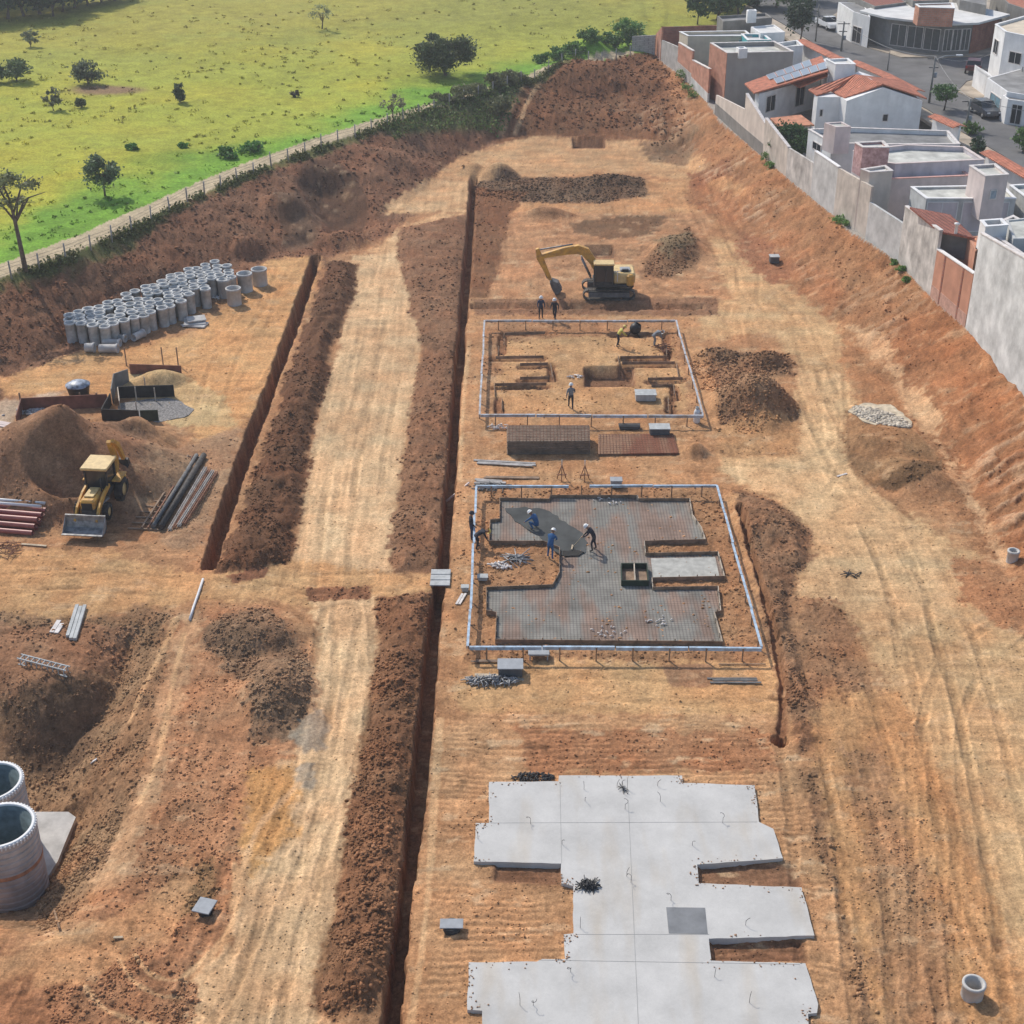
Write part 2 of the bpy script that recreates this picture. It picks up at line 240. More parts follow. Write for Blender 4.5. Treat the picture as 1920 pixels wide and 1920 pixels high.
def terrain(x, y):
    """height, colour, roughness, streak, comb, zone for world points"""
    n1 = fbm(x * 0.22, y * 0.22, 4, 3)
    n2 = fbm(x * 1.3, y * 1.3, 3, 11)
    n3 = fbm(x * 4.5, y * 4.5, 3, 23)
    wx = x + 0.6 * fbm(x * .3, y * .3, 2, 41); wy = y + 0.6 * fbm(x * .3, y * .3, 2, 57)
    dl = np.maximum(-poly_sd(x, y, PLATEAU_L, 40), 0)
    dr = np.maximum(-poly_sd(x, y, PLATEAU_R, 40), 0)
    dfs = poly_sd(wx, wy, FLOOR, 40)
    df = np.maximum(-dfs, 0)
    tl = df / (df + dl + 1e-6); tr = df / (df + dr + 1e-6)
    al, ar = 1 / (dl + .5) ** 2, 1 / (dr + .5) ** 2
    z = np.where(dfs > 0, 0.0, (al * ZL * tl ** .8 + ar * ZR * tr) / (al + ar))
    bank = sstep(0.15, 0.6, z) * sstep(0.02, 0.5, dl) * sstep(0.02, 0.5, dr)
    z = z + bank * (0.35 * n1 + 0.16 * n2 + .05 * n3)
    # gullies down the right-hand bank (tooth marks across the slope)
    rb = bank * (dr < dl)
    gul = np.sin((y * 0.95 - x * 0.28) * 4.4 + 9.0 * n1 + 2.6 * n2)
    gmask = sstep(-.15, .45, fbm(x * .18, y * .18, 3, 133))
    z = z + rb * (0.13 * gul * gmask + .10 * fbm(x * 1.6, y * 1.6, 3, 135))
    # pasture undulation
    past = (dl <= 0)
    z = z + np.where(past, 0.5 * fbm(x * .05, y * .05, 3, 71) * sstep(3, 14, poly_sd(x, y, PLATEAU_L, 40)) + .03 * n3 + .05 * n2, 0)
    zf = 0
    for (px, py, rx, ry, h, rot, cone) in MOUNDS:
        if h: z = z + mound(x, y, px, py, rx, ry, h, rot, 1 if cone else 0)
    # scoop dug in the big heap
    c = P(128, 938, 0)
    d = np.sqrt(((x - c.x) / 2.6) ** 2 + ((y - c.y - .3) / 2.0) ** 2) + .15 * n1
    z = z - 1.1 * (1 - sstep(.5, 1, d)) * sstep(.3, 1.5, z)
    # two hollows in the left bank
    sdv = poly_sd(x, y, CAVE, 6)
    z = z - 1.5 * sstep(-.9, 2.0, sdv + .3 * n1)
    # big pit round the concrete tanks
    sdp = poly_sd(wx, wy, PIT_L, 12)
    z = z - 3.0 * sstep(-.4, 5.4, sdp)
    ps = poly_sd(x, y, PADP, 4)
    z = np.where(ps > -.9, np.minimum(z, -2.98 + 1.3 * np.clip(-ps - .15, 0, 1)), z)
    # colour
    col = np.empty(x.shape + (3,)); col[:] = MID
    rough = np.full(x.shape, .15); streak = np.zeros(x.shape); comb = np.zeros(x.shape)
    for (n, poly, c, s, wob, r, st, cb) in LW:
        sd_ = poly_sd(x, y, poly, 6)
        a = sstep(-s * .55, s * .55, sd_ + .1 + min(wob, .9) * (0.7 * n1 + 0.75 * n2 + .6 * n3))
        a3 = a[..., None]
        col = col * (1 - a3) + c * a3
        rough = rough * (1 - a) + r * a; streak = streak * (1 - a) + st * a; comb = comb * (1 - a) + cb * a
        if n in ('spoil1', 'spoil2', 'spoil2b', 'dark_r2'):
            hh = {'spoil1': .55, 'spoil2': .25, 'spoil2b': .40, 'dark_r2': .3}[n]
            z = z + hh * sstep(-.1, .9, sd_ + .25 * n1) * (1 + .45 * n2 + .25 * n1)
    # trenches
    def trench(pts, wd, depth, sp):
        nonlocal z, col, rough, comb, streak
        d = seg_dist(x, y, pts) + .09 * n1 + .09 * n2 + .07 * n3
        a = 1 - sstep(wd * .5 - .04, wd * .5 + .10, d)
        z = z * (1 - a) + (-depth + .06 * n2) * a
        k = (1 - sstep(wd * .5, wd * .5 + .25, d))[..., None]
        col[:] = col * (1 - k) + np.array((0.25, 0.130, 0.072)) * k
        rough = rough * (1 - a); comb = comb * (1 - a); streak = streak * (1 - a)
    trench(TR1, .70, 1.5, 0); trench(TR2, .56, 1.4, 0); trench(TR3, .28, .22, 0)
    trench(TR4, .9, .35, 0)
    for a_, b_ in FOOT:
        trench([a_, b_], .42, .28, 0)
    # wheel ruts of the trucks and machines
    for pl_, wob_, dep_ in TRACKS:
        A_ = np.array(pl_)
        m_ = (x > A_[:, 0].min() - 2) & (x < A_[:, 0].max() + 2) & (y > A_[:, 1].min() - 2) & (y < A_[:, 1].max() + 2)
        if not m_.any(): continue
        xs, ys = x[m_], y[m_]
        d_ = seg_dist(xs, ys, pl_) + .16 * n1[m_] + .08 * n2[m_]
        r_ = np.abs(d_ - .88)
        fade = sstep(-.45, .15, fbm(xs * .25, ys * .25, 3, int(abs(A_[0, 0] * 7)) % 91))
        rut_ = (1 - sstep(.10, .26, r_)) * fade
        lip = (sstep(.16, .28, r_) - sstep(.30, .48, r_)) * fade
        q_ = np.sin((xs * .3 + ys) * 2 * math.pi / .33) * .5 + .5
        z[m_] = z[m_] - .55 * dep_ * rut_ + .3 * dep_ * lip
        col[m_] = col[m_] * (1 - .6 * wob_ * rut_ * (.55 + .45 * q_) + .09 * lip)[:, None]
    for pl_, w_ in PALE:
        d_ = seg_dist(x, y, pl_) + .1 * n1 + .08 * n2
        k_ = ((1 - sstep(w_ * .3, w_, d_)) * .9)[..., None]
        col = col * (1 - k_) + np.array((.56, .36, .20)) * k_
    c = P(1463, 1388, 0)
    d = np.sqrt((x - c.x) ** 2 + (y - c.y) ** 2) + .05 * n2
    z = z - 1.2 * (1 - sstep(.3, .42, d))
    # rectangular excavations
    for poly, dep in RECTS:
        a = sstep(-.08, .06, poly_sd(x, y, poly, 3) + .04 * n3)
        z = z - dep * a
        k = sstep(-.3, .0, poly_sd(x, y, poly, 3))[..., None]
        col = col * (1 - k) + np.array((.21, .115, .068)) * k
        rough = rough * (1 - a)
    cmb = np.sin(y * 2 * math.pi / .36 + 3.2 * n2 + 7 * n1 + .5 * x * n1) * sstep(-.35, .25, fbm(x * .5, y * .9, 3, 177))
    # fine relief
    cl = np.clip(rough, 0, 1) * (1 - past)
    hi = fbm(x * 2.4, y * 2.4, 4, 91, .7)
    hi2 = fbm(x * 6.5, y * 6.5, 3, 95, .7)
    z = z + (.02 + .17 * cl) * hi + (.012 + .03 * cl) * hi2
    z = z + comb * .028 * cmb * sstep(-.3, .4, n1 + n2)
    rut = np.sin(x * 2 * math.pi / .55 + 6 * n1) * fbm(x * 1.2, y * .12, 3, 5)
    z = z + streak * .03 * rut
    # colour mottling (soil patches, moisture)
    patch = fbm(x * .42 + 3, y * .42, 5, 141, .62)
    m = (1 + .15 * n1 + .16 * n2 + .14 * n3 + (.10 + .22 * rough) * hi + (.16 - .09 * streak) * hi2 + .20 * patch)
    col = col * m[..., None]
    # dark scuffs and loosened crumbs pressed into the surface, pale worn spots
    dk = sstep(.18, .5, fbm(x * .9, y * 1.1, 5, 151, .72)) * sstep(-.2, .3, fbm(x * .12, y * .12, 3, 153)) * (1 - .6 * streak)
    col = col * (1 - .38 * dk)[..., None]
    pl = (sstep(.22, .5, fbm(x * .8, y * 1.6, 4, 161, .65)) * (.35 + .3 * comb) * (rough < .45))[..., None]
    col = col * (1 - pl) + np.array((.56, .40, .25)) * pl
    # scrape marks of the blade, along and across the site
    sc1 = fbm(x * 4.5 + .8 * np.sin(y * .15), y * .30, 4, 171, .6); sc2 = fbm(x * .28, y * 4.2 + .5 * n1, 4, 173, .6)
    wsel = sstep(-.15, .15, fbm(x * .07, y * .07, 2, 175))
    col = col * (1 + .26 * (sc1 * (1 - wsel) + sc2 * wsel))[..., None]
    # tooth lines on the pads
    col = col * (1 + .24 * comb * cmb)[..., None]
    # torn pale and dark ridges on the right-hand slope
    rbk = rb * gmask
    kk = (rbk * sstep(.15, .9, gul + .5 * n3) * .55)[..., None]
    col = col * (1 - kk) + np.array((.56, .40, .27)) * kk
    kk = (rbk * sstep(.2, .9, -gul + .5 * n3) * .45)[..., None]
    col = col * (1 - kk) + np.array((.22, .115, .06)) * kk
    stk = fbm(x * 3.2, y * .22, 4, 31)
    col = col * (1 + .42 * (streak * stk * .55))[..., None]
    warm = fbm(x * .6, y * .6, 3, 63)[..., None]
    col = col * (1 + warm * np.array((.03, -.10, -.17)))
    lum = (col @ np.array((.3, .55, .15)))[..., None]; col = col * np.array((1.03, .965, .885))
    # zones: 0 soil 1 pasture 2 path 3 paving behind walls
    zone = np.zeros(x.shape, int)
    off = .35 * n2 + .2 * n3
    dpe = poly_sd(x, y, PATH_POLY, 20)
    zone[past & (poly_sd(x, y, PLATEAU_L, 40) + 0 * off > 0)] = 1
    zone[(dpe + .35 * off > 0)] = 2
    zone[(dr <= 0)] = 3
    zone[(dr <= 0) & (y > 195) & (x < 42)] = 1
    dp = -dpe
    # pasture colours
    big = fbm(x * .035, y * .035, 4, 101); mid = fbm(x * .16, y * .22, 4, 103); fine = fbm(x * .9, y * 1.4, 3, 107)
    g = np.empty(col.shape); g[:] = (0.430, 0.398, 0.066)
    k = sstep(-.1, .45, big + .35 * mid)[..., None]; g = g * (1 - k) + np.array((0.325, 0.345, 0.066)) * k
    k = sstep(.15, .5, mid + .5 * fine)[..., None] * .55; g = g * (1 - k) + np.array((0.270, 0.300, 0.058)) * k
    k = sstep(.25, .6, -big + .2 * mid)[..., None] * .4; g = g * (1 - k) + np.array((0.31, 0.25, 0.085)) * k
    near = sstep(14, 2.5, dp + 5 * mid + 4 * big)[..., None] if False else (1 - sstep(1.5, 12, dp + 6 * mid + 4 * big))[..., None]
    g = g * (1 - near) + np.array((0.165, 0.320, 0.050)) * near
    far_br = (sstep(175, 215, y - .25 * x + 10 * mid) * .45)[..., None]
    g = g * (1 - far_br) + np.array((0.22, 0.20, 0.085)) * far_br
    g = g * (1 + .24 * fine + .2 * mid)[..., None] * np.array((1.04, 1.02, .72))
    c = P(200, 172, ZL)
    k = ((1 - sstep(.4, 1.1, np.sqrt(((x - c.x) / 5.5) ** 2 + ((y - c.y) / 3.0) ** 2) + .4 * mid)))[..., None]
    g = g * (1 - k) + np.array((0.26, 0.165, 0.085)) * k
    pth = np.empty(col.shape); pth[:] = (0.46, 0.37, 0.24)
    pth = pth * (1 + .2 * n2 + .15 * n3)[..., None]
    pv = np.empty(col.shape); pv[:] = (0.36, 0.33, 0.29)
    pv = pv * (1 + .1 * n2)[..., None]
    col[zone == 1] = g[zone == 1]; col[zone == 2] = pth[zone == 2]; col[zone == 3] = pv[zone == 3]
    # grassy top edge of the left bank
    et = (1 - sstep(.2, 1.5, dl + .8 * n2 + .5 * n1)) * (zone == 0) * (x < P(1010, 145, ZL).x + 4)
    ee = et[..., None] * .85
    col = col * (1 - ee) + np.array((0.13, 0.15, 0.045)) * ee
    cg = poly_sd(x, y, BANK_GRASS, 8)
    ee = (sstep(-.8, .8, cg + 1.0 * n1 + .8 * n2) * (zone == 0))[..., None]
    col = col * (1 - ee) + np.array((0.135, 0.130, 0.050)) * (1 + .3 * n3)[..., None] * ee
    rough = np.where(zone > 0, 0, rough)
    return z, np.clip(col, .01, .9), rough, streak, comb, zone
PATH_POLY = PATH_F + PATH_E[::-1]
BANK_GRASS = W([(690, 245), (780, 215), (900, 178), (980, 150), (968, 180), (930, 208), (870, 222), (800, 235), (740, 252)], ZL - .5)

RECTS = [(W(p), d) for p, d in (([(1097, 690), (1186, 688), (1188, 722), (1098, 724)], .8), ([(1074, 259), (1132, 259), (1134, 277), (1076, 277)], .9), ([(1098, 461), (1148, 461), (1150, 482), (1100, 482)], .7), ([(1312, 1620), (1480, 1622), (1500, 1660), (1315, 1655)], .12), ([(930, 1618), (1050, 1621), (1052, 1655), (930, 1650)], .12), ([(1334, 1762), (1500, 1765), (1505, 1800), (1338, 1800)], .15))]

def smooth(px, z=0.0, n=5):
    w_ = [Vector(P(a, b, z)[:2]) for a, b in px]; out = []
    for i in range(len(w_) - 1):
        p0, p1, p2, p3 = w_[max(i - 1, 0)], w_[i], w_[i + 1], w_[min(i + 2, len(w_) - 1)]
        for k in range(n):
            t = k / n
            out.append(tuple(.5 * ((2 * p1) + (p2 - p0) * t + (2 * p0 - 5 * p1 + 4 * p2 - p3) * t * t + (3 * p1 - p0 - 3 * p2 + p3) * t ** 3)))
    return out + [tuple(w_[-1])]
_z1 = lambda x, y: tuple(P(850 + x / 3.84, 420 + y / 3.84)[:2])
FOOT = [(_z1(*a), _z1(*b)) for a, b in (((370, 790), (660, 785)), ((350, 810), (350, 930)), ((290, 975), (650, 972)), ((480, 1030), (690, 1025)), ((480, 1130), (700, 1120)), ((290, 1180), (670, 1172)), ((320, 1260), (330, 1355)), ((700, 1020), (712, 1120)),
        ((1130, 800), (1500, 798)), ((1200, 980), (1540, 975)), ((1215, 1022), (1600, 1018)), ((1400, 1140), (1660, 1130)), ((1590, 1172), (1600, 1260)), ((1555, 1260), (1565, 1350)), ((1530, 810), (1545, 960)))]
TRACKS = [(smooth(p), a, d) for p, a, d in (
    ([(620, 1100), (640, 900), (680, 700), (720, 520), (760, 400), (850, 340)], .30, .05), ([(690, 1090), (690, 900), (720, 700), (735, 560), (740, 470)], .26, .04), ([(590, 1080), (600, 960), (620, 840), (650, 700)], .24, .04),
    ([(0, 1090), (150, 1085), (320, 1100), (480, 1110), (600, 1150), (650, 1280), (640, 1450), (590, 1650), (540, 1920)], .30, .06), ([(0, 1130), (200, 1115), (400, 1105), (560, 1095), (740, 1090)], .28, .05),
    ([(660, 1130), (660, 1300), (610, 1500), (530, 1700), (470, 1940)], .28, .06), ([(640, 1150), (570, 1500), (480, 1700), (400, 1940)], .28, .06), ([(560, 1130), (600, 1200), (600, 1350), (500, 1600), (430, 1760), (380, 1940)], .22, .05),
    ([(400, 1620), (420, 1700), (380, 1790), (300, 1850), (180, 1900)], .35, .07), ([(330, 1940), (400, 1830), (440, 1700), (470, 1600)], .3, .06), ([(180, 1790), (260, 1880), (360, 1930)], .35, .06), ([(330, 1150), (370, 1250), (330, 1400), (250, 1600), (150, 1720)], .25, .05),
    ([(470, 560), (420, 680), (380, 780), (300, 860)], .28, .05), ([(500, 500), (440, 620), (250, 700), (0, 720)], .28, .05), ([(250, 1040), (150, 1060), (0, 1060)], .3, .05), ([(560, 500), (520, 620), (470, 720)], .3, .05),
    ([(1340, 340), (1400, 480), (1490, 600), (1545, 740), (1545, 880), (1480, 960)], .32, .05), ([(1300, 350), (1370, 500), (1470, 600), (1530, 760), (1600, 900), (1700, 1000), (1790, 1200), (1870, 1500), (1940, 1900)], .30, .06),
    ([(1330, 860), (1480, 870), (1600, 930), (1680, 1060), (1740, 1250), (1790, 1500), (1840, 1900)], .30, .06), ([(1560, 700), (1570, 860), (1640, 980), (1700, 1120), (1740, 1400), (1760, 1900)], .28, .06), ([(1520, 1100), (1580, 1250), (1640, 1450), (1690, 1700), (1720, 1940)], .34, .07),
    ([(1500, 1130), (1560, 1350), (1610, 1600), (1640, 1940)], .30, .07), ([(1900, 1180), (1800, 1260), (1760, 1400), (1790, 1600), (1900, 1800)], .26, .06), ([(1240, 330), (1330, 380), (1400, 500), (1380, 600)], .30, .05), ([(900, 290), (1050, 285), (1200, 290), (1300, 330)], .28, .04), ([(960, 380), (1100, 380), (1250, 370), (1340, 360)], .28, .04),
    ([(1300, 800), (1400, 850), (1560, 860), (1600, 760), (1590, 640)], .28, .05), ([(1470, 960), (1580, 1040), (1650, 1180), (1820, 1240), (1930, 1300)], .26, .05), ([(900, 1310), (1100, 1290), (1300, 1300), (1450, 1290)], .22, .04), ([(1500, 1400), (1530, 1600), (1560, 1940)], .3, .07))]
PALE = [(smooth(p), w_) for p, w_ in (([(160, 1850), (195, 1890), (260, 1915), (300, 1925)], .22), ([(222, 1800), (255, 1845), (300, 1865), (340, 1868)], .16), ([(250, 1790), (290, 1830), (350, 1842)], .12), ([(345, 1830), (420, 1760), (445, 1690), (440, 1620)], .2), ([(330, 1160), (300, 1230), (240, 1330)], .25), ([(345, 1190), (320, 1300), (290, 1440), (260, 1500)], .2),
        ([(940, 255), (1000, 190), (1060, 160)], .5), ([(965, 255), (1030, 185), (1080, 165)], .35), ([(878, 640), (866, 800), (862, 900)], .25), ([(560, 1470), (480, 1560), (440, 1700)], .3), ([(825, 1350), (800, 1700), (770, 1920)], .22))]

PADP = W([(-120, 1560), (40, 1522), (128, 1522), (142, 1532), (122, 1580), (108, 1615), (60, 1690), (-120, 1700)], -2.7)
def ground_z(x, y):
    return float(terrain(np.array([float(x)]), np.array([float(y)]))[0][0])
# ---------------------------------------------------------------- materials
def nodes(name):
    m = bpy.data.materials.new(name); m.use_nodes = True
    nt = m.node_tree
    return m, nt, nt.nodes['Principled BSDF']
MATS = {}
def mat(name, col, rough=.8, metal=0.0, var=.12, scale=3.0, bump=.0, bscale=20.0, var2=None, spec=.3, streaks=0.0):
    """plain coloured surface with dirt variation from two noises"""
    if name in MATS: return MATS[name]
    m, nt, b = nodes(name)
    N, L = nt.nodes.new, nt.links.new
    tc = N('ShaderNodeTexCoord')
    n = N('ShaderNodeTexNoise'); n.inputs['Scale'].default_value = scale; n.inputs['Detail'].default_value = 5; n.inputs['Roughness'].default_value = .6
    L(tc.outputs['Object'], n.inputs['Vector'])
    rp = N('ShaderNodeValToRGB')
    c = Vector(col)
    lo = c * (1 - var * 2); hi = c * (1 + var * 1.3)
    if var2: lo = Vector(var2)
    rp.color_ramp.elements[0].position = .32; rp.color_ramp.elements[1].position = .68
    rp.color_ramp.elements[0].color = (*lo, 1); rp.color_ramp.elements[1].color = (*hi, 1)
    L(n.outputs['Fac'], rp.inputs['Fac'])
    out = rp.outputs['Color']
    if streaks:
        mp = N('ShaderNodeMapping'); mp.inputs['Scale'].default_value = (1.6, 1.6, .5)
        L(tc.outputs['Object'], mp.inputs['Vector'])
        n3 = N('ShaderNodeTexNoise'); n3.inputs['Scale'].default_value = 1.0; n3.inputs['Detail'].default_value = 5
        L(mp.outputs[0], n3.inputs['Vector'])
        r3 = N('ShaderNodeMapRange'); r3.inputs['From Min'].default_value = .35; r3.inputs['From Max'].default_value = .7
        r3.inputs['To Min'].default_value = 1.0; r3.inputs['To Max'].default_value = 1 - streaks
        L(n3.outputs['Fac'], r3.inputs['Value'])
        mx = N('ShaderNodeVectorMath'); mx.operation = 'SCALE'
        L(out, mx.inputs[0]); L(r3.outputs[0], mx.inputs['Scale'])
        out = mx.outputs[0]
    L(out, b.inputs['Base Color'])
    b.inputs['Roughness'].default_value = rough; b.inputs['Metallic'].default_value = metal
    b.inputs['Specular IOR Level'].default_value = spec
    if bump:
        n2 = N('ShaderNodeTexNoise'); n2.inputs['Scale'].default_value = bscale; n2.inputs['Detail'].default_value = 4
        L(tc.outputs['Object'], n2.inputs['Vector'])
        bp = N('ShaderNodeBump'); bp.inputs['Strength'].default_value = bump; bp.inputs['Distance'].default_value = .03
        L(n2.outputs['Fac'], bp.inputs['Height']); L(bp.outputs[0], b.inputs['Normal'])
    MATS[name] = m
    return m
def mat_ground(name, bump=1.0, sc=1.0, lo=.72, hi=1.22, dist=.05):
    """vertex albedo (soil kinds) broken up by procedural grain"""
    m, nt, b = nodes(name)
    N, L = nt.nodes.new, nt.links.new
    at = N('ShaderNodeAttribute'); at.attribute_name = 'albedo'
    geo = N('ShaderNodeNewGeometry')
    n1 = N('ShaderNodeTexNoise'); n1.inputs['Scale'].default_value = 5.5 * sc; n1.inputs['Detail'].default_value = 6; n1.inputs['Roughness'].default_value = .68
    n2 = N('ShaderNodeTexNoise'); n2.inputs['Scale'].default_value = 1.1 * sc; n2.inputs['Detail'].default_value = 5
    L(geo.outputs['Position'], n1.inputs['Vector']); L(geo.outputs['Position'], n2.inputs['Vector'])
    r1 = N('ShaderNodeMapRange'); r1.inputs['From Min'].default_value = .3; r1.inputs['From Max'].default_value = .7
    r1.inputs['To Min'].default_value = lo; r1.inputs['To Max'].default_value = hi
    r2 = N('ShaderNodeMapRange'); r2.inputs['From Min'].default_value = .3; r2.inputs['From Max'].default_value = .7
    r2.inputs['To Min'].default_value = .86; r2.inputs['To Max'].default_value = 1.12
    L(n1.outputs['Fac'], r1.inputs['Value']); L(n2.outputs['Fac'], r2.inputs['Value'])
    mu = N('ShaderNodeMath'); mu.operation = 'MULTIPLY'; L(r1.outputs[0], mu.inputs[0]); L(r2.outputs[0], mu.inputs[1])
    # shaded pits between clods, painted as dark spots in the colour
    v = N('ShaderNodeTexVoronoi'); v.inputs['Scale'].default_value = 3.0 * sc; L(geo.outputs['Position'], v.inputs['Vector'])
    r3 = N('ShaderNodeMapRange'); r3.inputs['From Min'].default_value = 0.0; r3.inputs['From Max'].default_value = .16
    r3.inputs['To Min'].default_value = .5; r3.inputs['To Max'].default_value = 1.0
    L(v.outputs['Distance'], r3.inputs['Value'])
    n4 = N('ShaderNodeTexNoise'); n4.inputs['Scale'].default_value = 15 * sc; n4.inputs['Detail'].default_value = 3; L(geo.outputs['Position'], n4.inputs['Vector'])
    r4 = N('ShaderNodeMapRange'); r4.inputs['From Min'].default_value = .3; r4.inputs['From Max'].default_value = .7
    r4.inputs['To Min'].default_value = .78; r4.inputs['To Max'].default_value = 1.2
    L(n4.outputs['Fac'], r4.inputs['Value'])
    mu2 = N('ShaderNodeMath'); mu2.operation = 'MULTIPLY'; L(mu.outputs[0], mu2.inputs[0]); L(r3.outputs[0], mu2.inputs[1])
    mu3 = N('ShaderNodeMath'); mu3.operation = 'MULTIPLY'; L(mu2.outputs[0], mu3.inputs[0]); L(r4.outputs[0], mu3.inputs[1]); mu2 = mu3
    sc_ = N('ShaderNodeVectorMath'); sc_.operation = 'SCALE'; L(at.outputs['Color'], sc_.inputs[0]); L(mu2.outputs[0], sc_.inputs['Scale'])
    L(sc_.outputs[0], b.inputs['Base Color'])
    b.inputs['Roughness'].default_value = .95; b.inputs['Specular IOR Level'].default_value = .12
    ra = N('ShaderNodeAttribute'); ra.attribute_name = 'rough'
    st = N('ShaderNodeMath'); st.operation = 'MULTIPLY_ADD'; st.inputs[1].default_value = .75 * bump; st.inputs[2].default_value = .3 * bump
    L(ra.outputs['Fac'], st.inputs[0])
    bp = N('ShaderNodeBump'); bp.inputs['Distance'].default_value = dist
    L(st.outputs[0], bp.inputs['Strength']); L(n1.outputs['Fac'], bp.inputs['Height']); L(bp.outputs[0], b.inputs['Normal'])
    return m
M_SOIL = mat_ground('soil', 1.4, 1.0, .66, 1.30, .065)
M_GRASS = mat_ground('grass', .8, .7, .62, 1.25, .12)
M_PATH = mat_ground('path_sand', .5)
M_CLOD, _nt, _b = nodes('clod')
_a = _nt.nodes.new('ShaderNodeAttribute'); _a.attribute_name = 'albedo'
_nt.links.new(_a.outputs['Color'], _b.inputs['Base Color']); _b.inputs['Roughness'].default_value = .95; _b.inputs['Specular IOR Level'].default_value = .1
M_PAVE = mat_ground('paving', .3)

# ---------------------------------------------------------------- object helpers
def tag(o, label=None, cat=None, group=None, kind=None):
    if label: o['label'] = label
    if cat: o['category'] = cat
    if group: o['group'] = group
    if kind: o['kind'] = kind
    return o
def thing(name, label, cat, loc=(0, 0, 0), rz=0.0, group=None):
    o = bpy.data.objects.new(name, None); C.objects.link(o)
    o.empty_display_size = .3
    o.location = loc; o.rotation_euler = (0, 0, rz)
    return tag(o, label, cat, group)
class MB:
    """collects shapes, builds ONE mesh object"""
    def __init__(self): self.v = []; self.f = []; self.mi = []; self.m = 0; self.sm = []
    def add(self, vs, fs, smooth=False):
        o = len(self.v)
        self.v += [tuple(v) for v in vs]
        for f in fs: self.f.append(tuple(i + o for i in f)); self.mi.append(self.m); self.sm.append(smooth)
        return self
    def box(self, c, s, rz=0.0, rx=0.0, ry=0.0):
        M = Matrix.Translation(c) @ Euler((rx, ry, rz)).to_matrix().to_4x4()
        h = Vector(s) / 2
        vs = [M @ Vector((a * h.x, b * h.y, c_ * h.z)) for a in (-1, 1) for b in (-1, 1) for c_ in (-1, 1)]
        return self.add(vs, [(0, 1, 3, 2), (4, 6, 7, 5), (0, 4, 5, 1), (2, 3, 7, 6), (0, 2, 6, 4), (1, 5, 7, 3)])
    def bbox(self, c, s, bev=.03, rz=0.0, rx=0.0, ry=0.0):
        """box with chamfered vertical and top edges"""
        M = Matrix.Translation(c) @ Euler((rx, ry, rz)).to_matrix().to_4x4()
        hx, hy, hz = s[0] / 2, s[1] / 2, s[2] / 2; b = min(bev, hx * .45, hy * .45, hz * .45)
        def ring(x, y, z, k):
            return [(x - k, -y, z), (x, -y + k, z), (x, y - k, z), (x - k, y, z), (-x + k, y, z), (-x, y - k, z), (-x, -y + k, z), (-x + k, -y, z)]
        rs = [ring(hx - b, hy - b, -hz, b * .5), ring(hx, hy, -hz + b, b), ring(hx, hy, hz - b, b), ring(hx - b, hy - b, hz, b * .5)]
        vs = [M @ Vector(p) for r in rs for p in r]
        fs = [tuple(range(7, -1, -1)), tuple(range(24, 32))]
        for k in range(3):
            for i in range(8):
                j = (i + 1) % 8
                fs.append((k * 8 + i, k * 8 + j, k * 8 + 8 + j, k * 8 + 8 + i))
        return self.add(vs, fs)
    def bar(self, a, b, w, h=None, up=(0, 0, 1)):
        a, b = Vector(a), Vector(b); h = h or w
        d = (b - a); 
        if d.length < 1e-6: return self
        d.normalize(); u = Vector(up)
        if abs(d.dot(u)) > .98: u = Vector((0, 1, 0))
        s = d.cross(u).normalized(); u = s.cross(d).normalized()
        vs = []
        for p in (a, b):
            for i, j in ((-1, -1), (1, -1), (1, 1), (-1, 1)): vs.append(p + s * (i * w / 2) + u * (j * h / 2))
        return self.add(vs, [(3, 2, 1, 0), (4, 5, 6, 7), (0, 1, 5, 4), (1, 2, 6, 5), (2, 3, 7, 6), (3, 0, 4, 7)])
    def tube(self, pts, rad, n=8, cap=True):
        pts = [Vector(p) for p in pts]
        if not isinstance(rad, (list, tuple)): rad = [rad] * len(pts)
        vs = []; last = None
        for i, p in enumerate(pts):
            t = (pts[min(i + 1, len(pts) - 1)] - pts[max(i - 1, 0)]).normalized()
            a = last if last else (Vector((0, 0, 1)) if abs(t.z) < .9 else Vector((1, 0, 0)))
            s = t.cross(a).normalized(); u = s.cross(t).normalized(); last = u
            for k in range(n):
                q = 2 * math.pi * k / n
                vs.append(p + s * math.cos(q) * rad[i] + u * math.sin(q) * rad[i])
        fs = []
        for i in range(len(pts) - 1):
            for k in range(n):
                fs.append((i * n + k, i * n + (k + 1) % n, (i + 1) * n + (k + 1) % n, (i + 1) * n + k))
        self.add(vs, fs, True)
        if cap:
            o = len(self.v) - len(vs)
            self.f.append(tuple(o + k for k in range(n - 1, -1, -1))); self.mi.append(self.m); self.sm.append(False)
            self.f.append(tuple(o + (len(pts) - 1) * n + k for k in range(n))); self.mi.append(self.m); self.sm.append(False)
        return self
    def lathe(self, prof, c=(0, 0, 0), n=24, smooth=True):
        vs = []; c = Vector(c)
        for r, z in prof:
            for k in range(n):
                q = 2 * math.pi * k / n
                vs.append(c + Vector((r * math.cos(q), r * math.sin(q), z)))
        fs = []
        for i in range(len(prof) - 1):
            for k in range(n): fs.append((i * n + k, i * n + (k + 1) % n, (i + 1) * n + (k + 1) % n, (i + 1) * n + k))
        return self.add(vs, fs, smooth)
    def prism(self, pts, z0, z1):
        n = len(pts)
        a = sum(pts[i][0] * pts[(i + 1) % n][1] - pts[(i + 1) % n][0] * pts[i][1] for i in range(n))
        if a < 0: pts = pts[::-1]
        vs = [(p[0], p[1], z0) for p in pts] + [(p[0], p[1], z1) for p in pts]
        fs = [tuple(range(n - 1, -1, -1)), tuple(range(n, 2 * n))]
        for i in range(n): fs.append((i, (i + 1) % n, n + (i + 1) % n, n + i))
        return self.add(vs, fs)
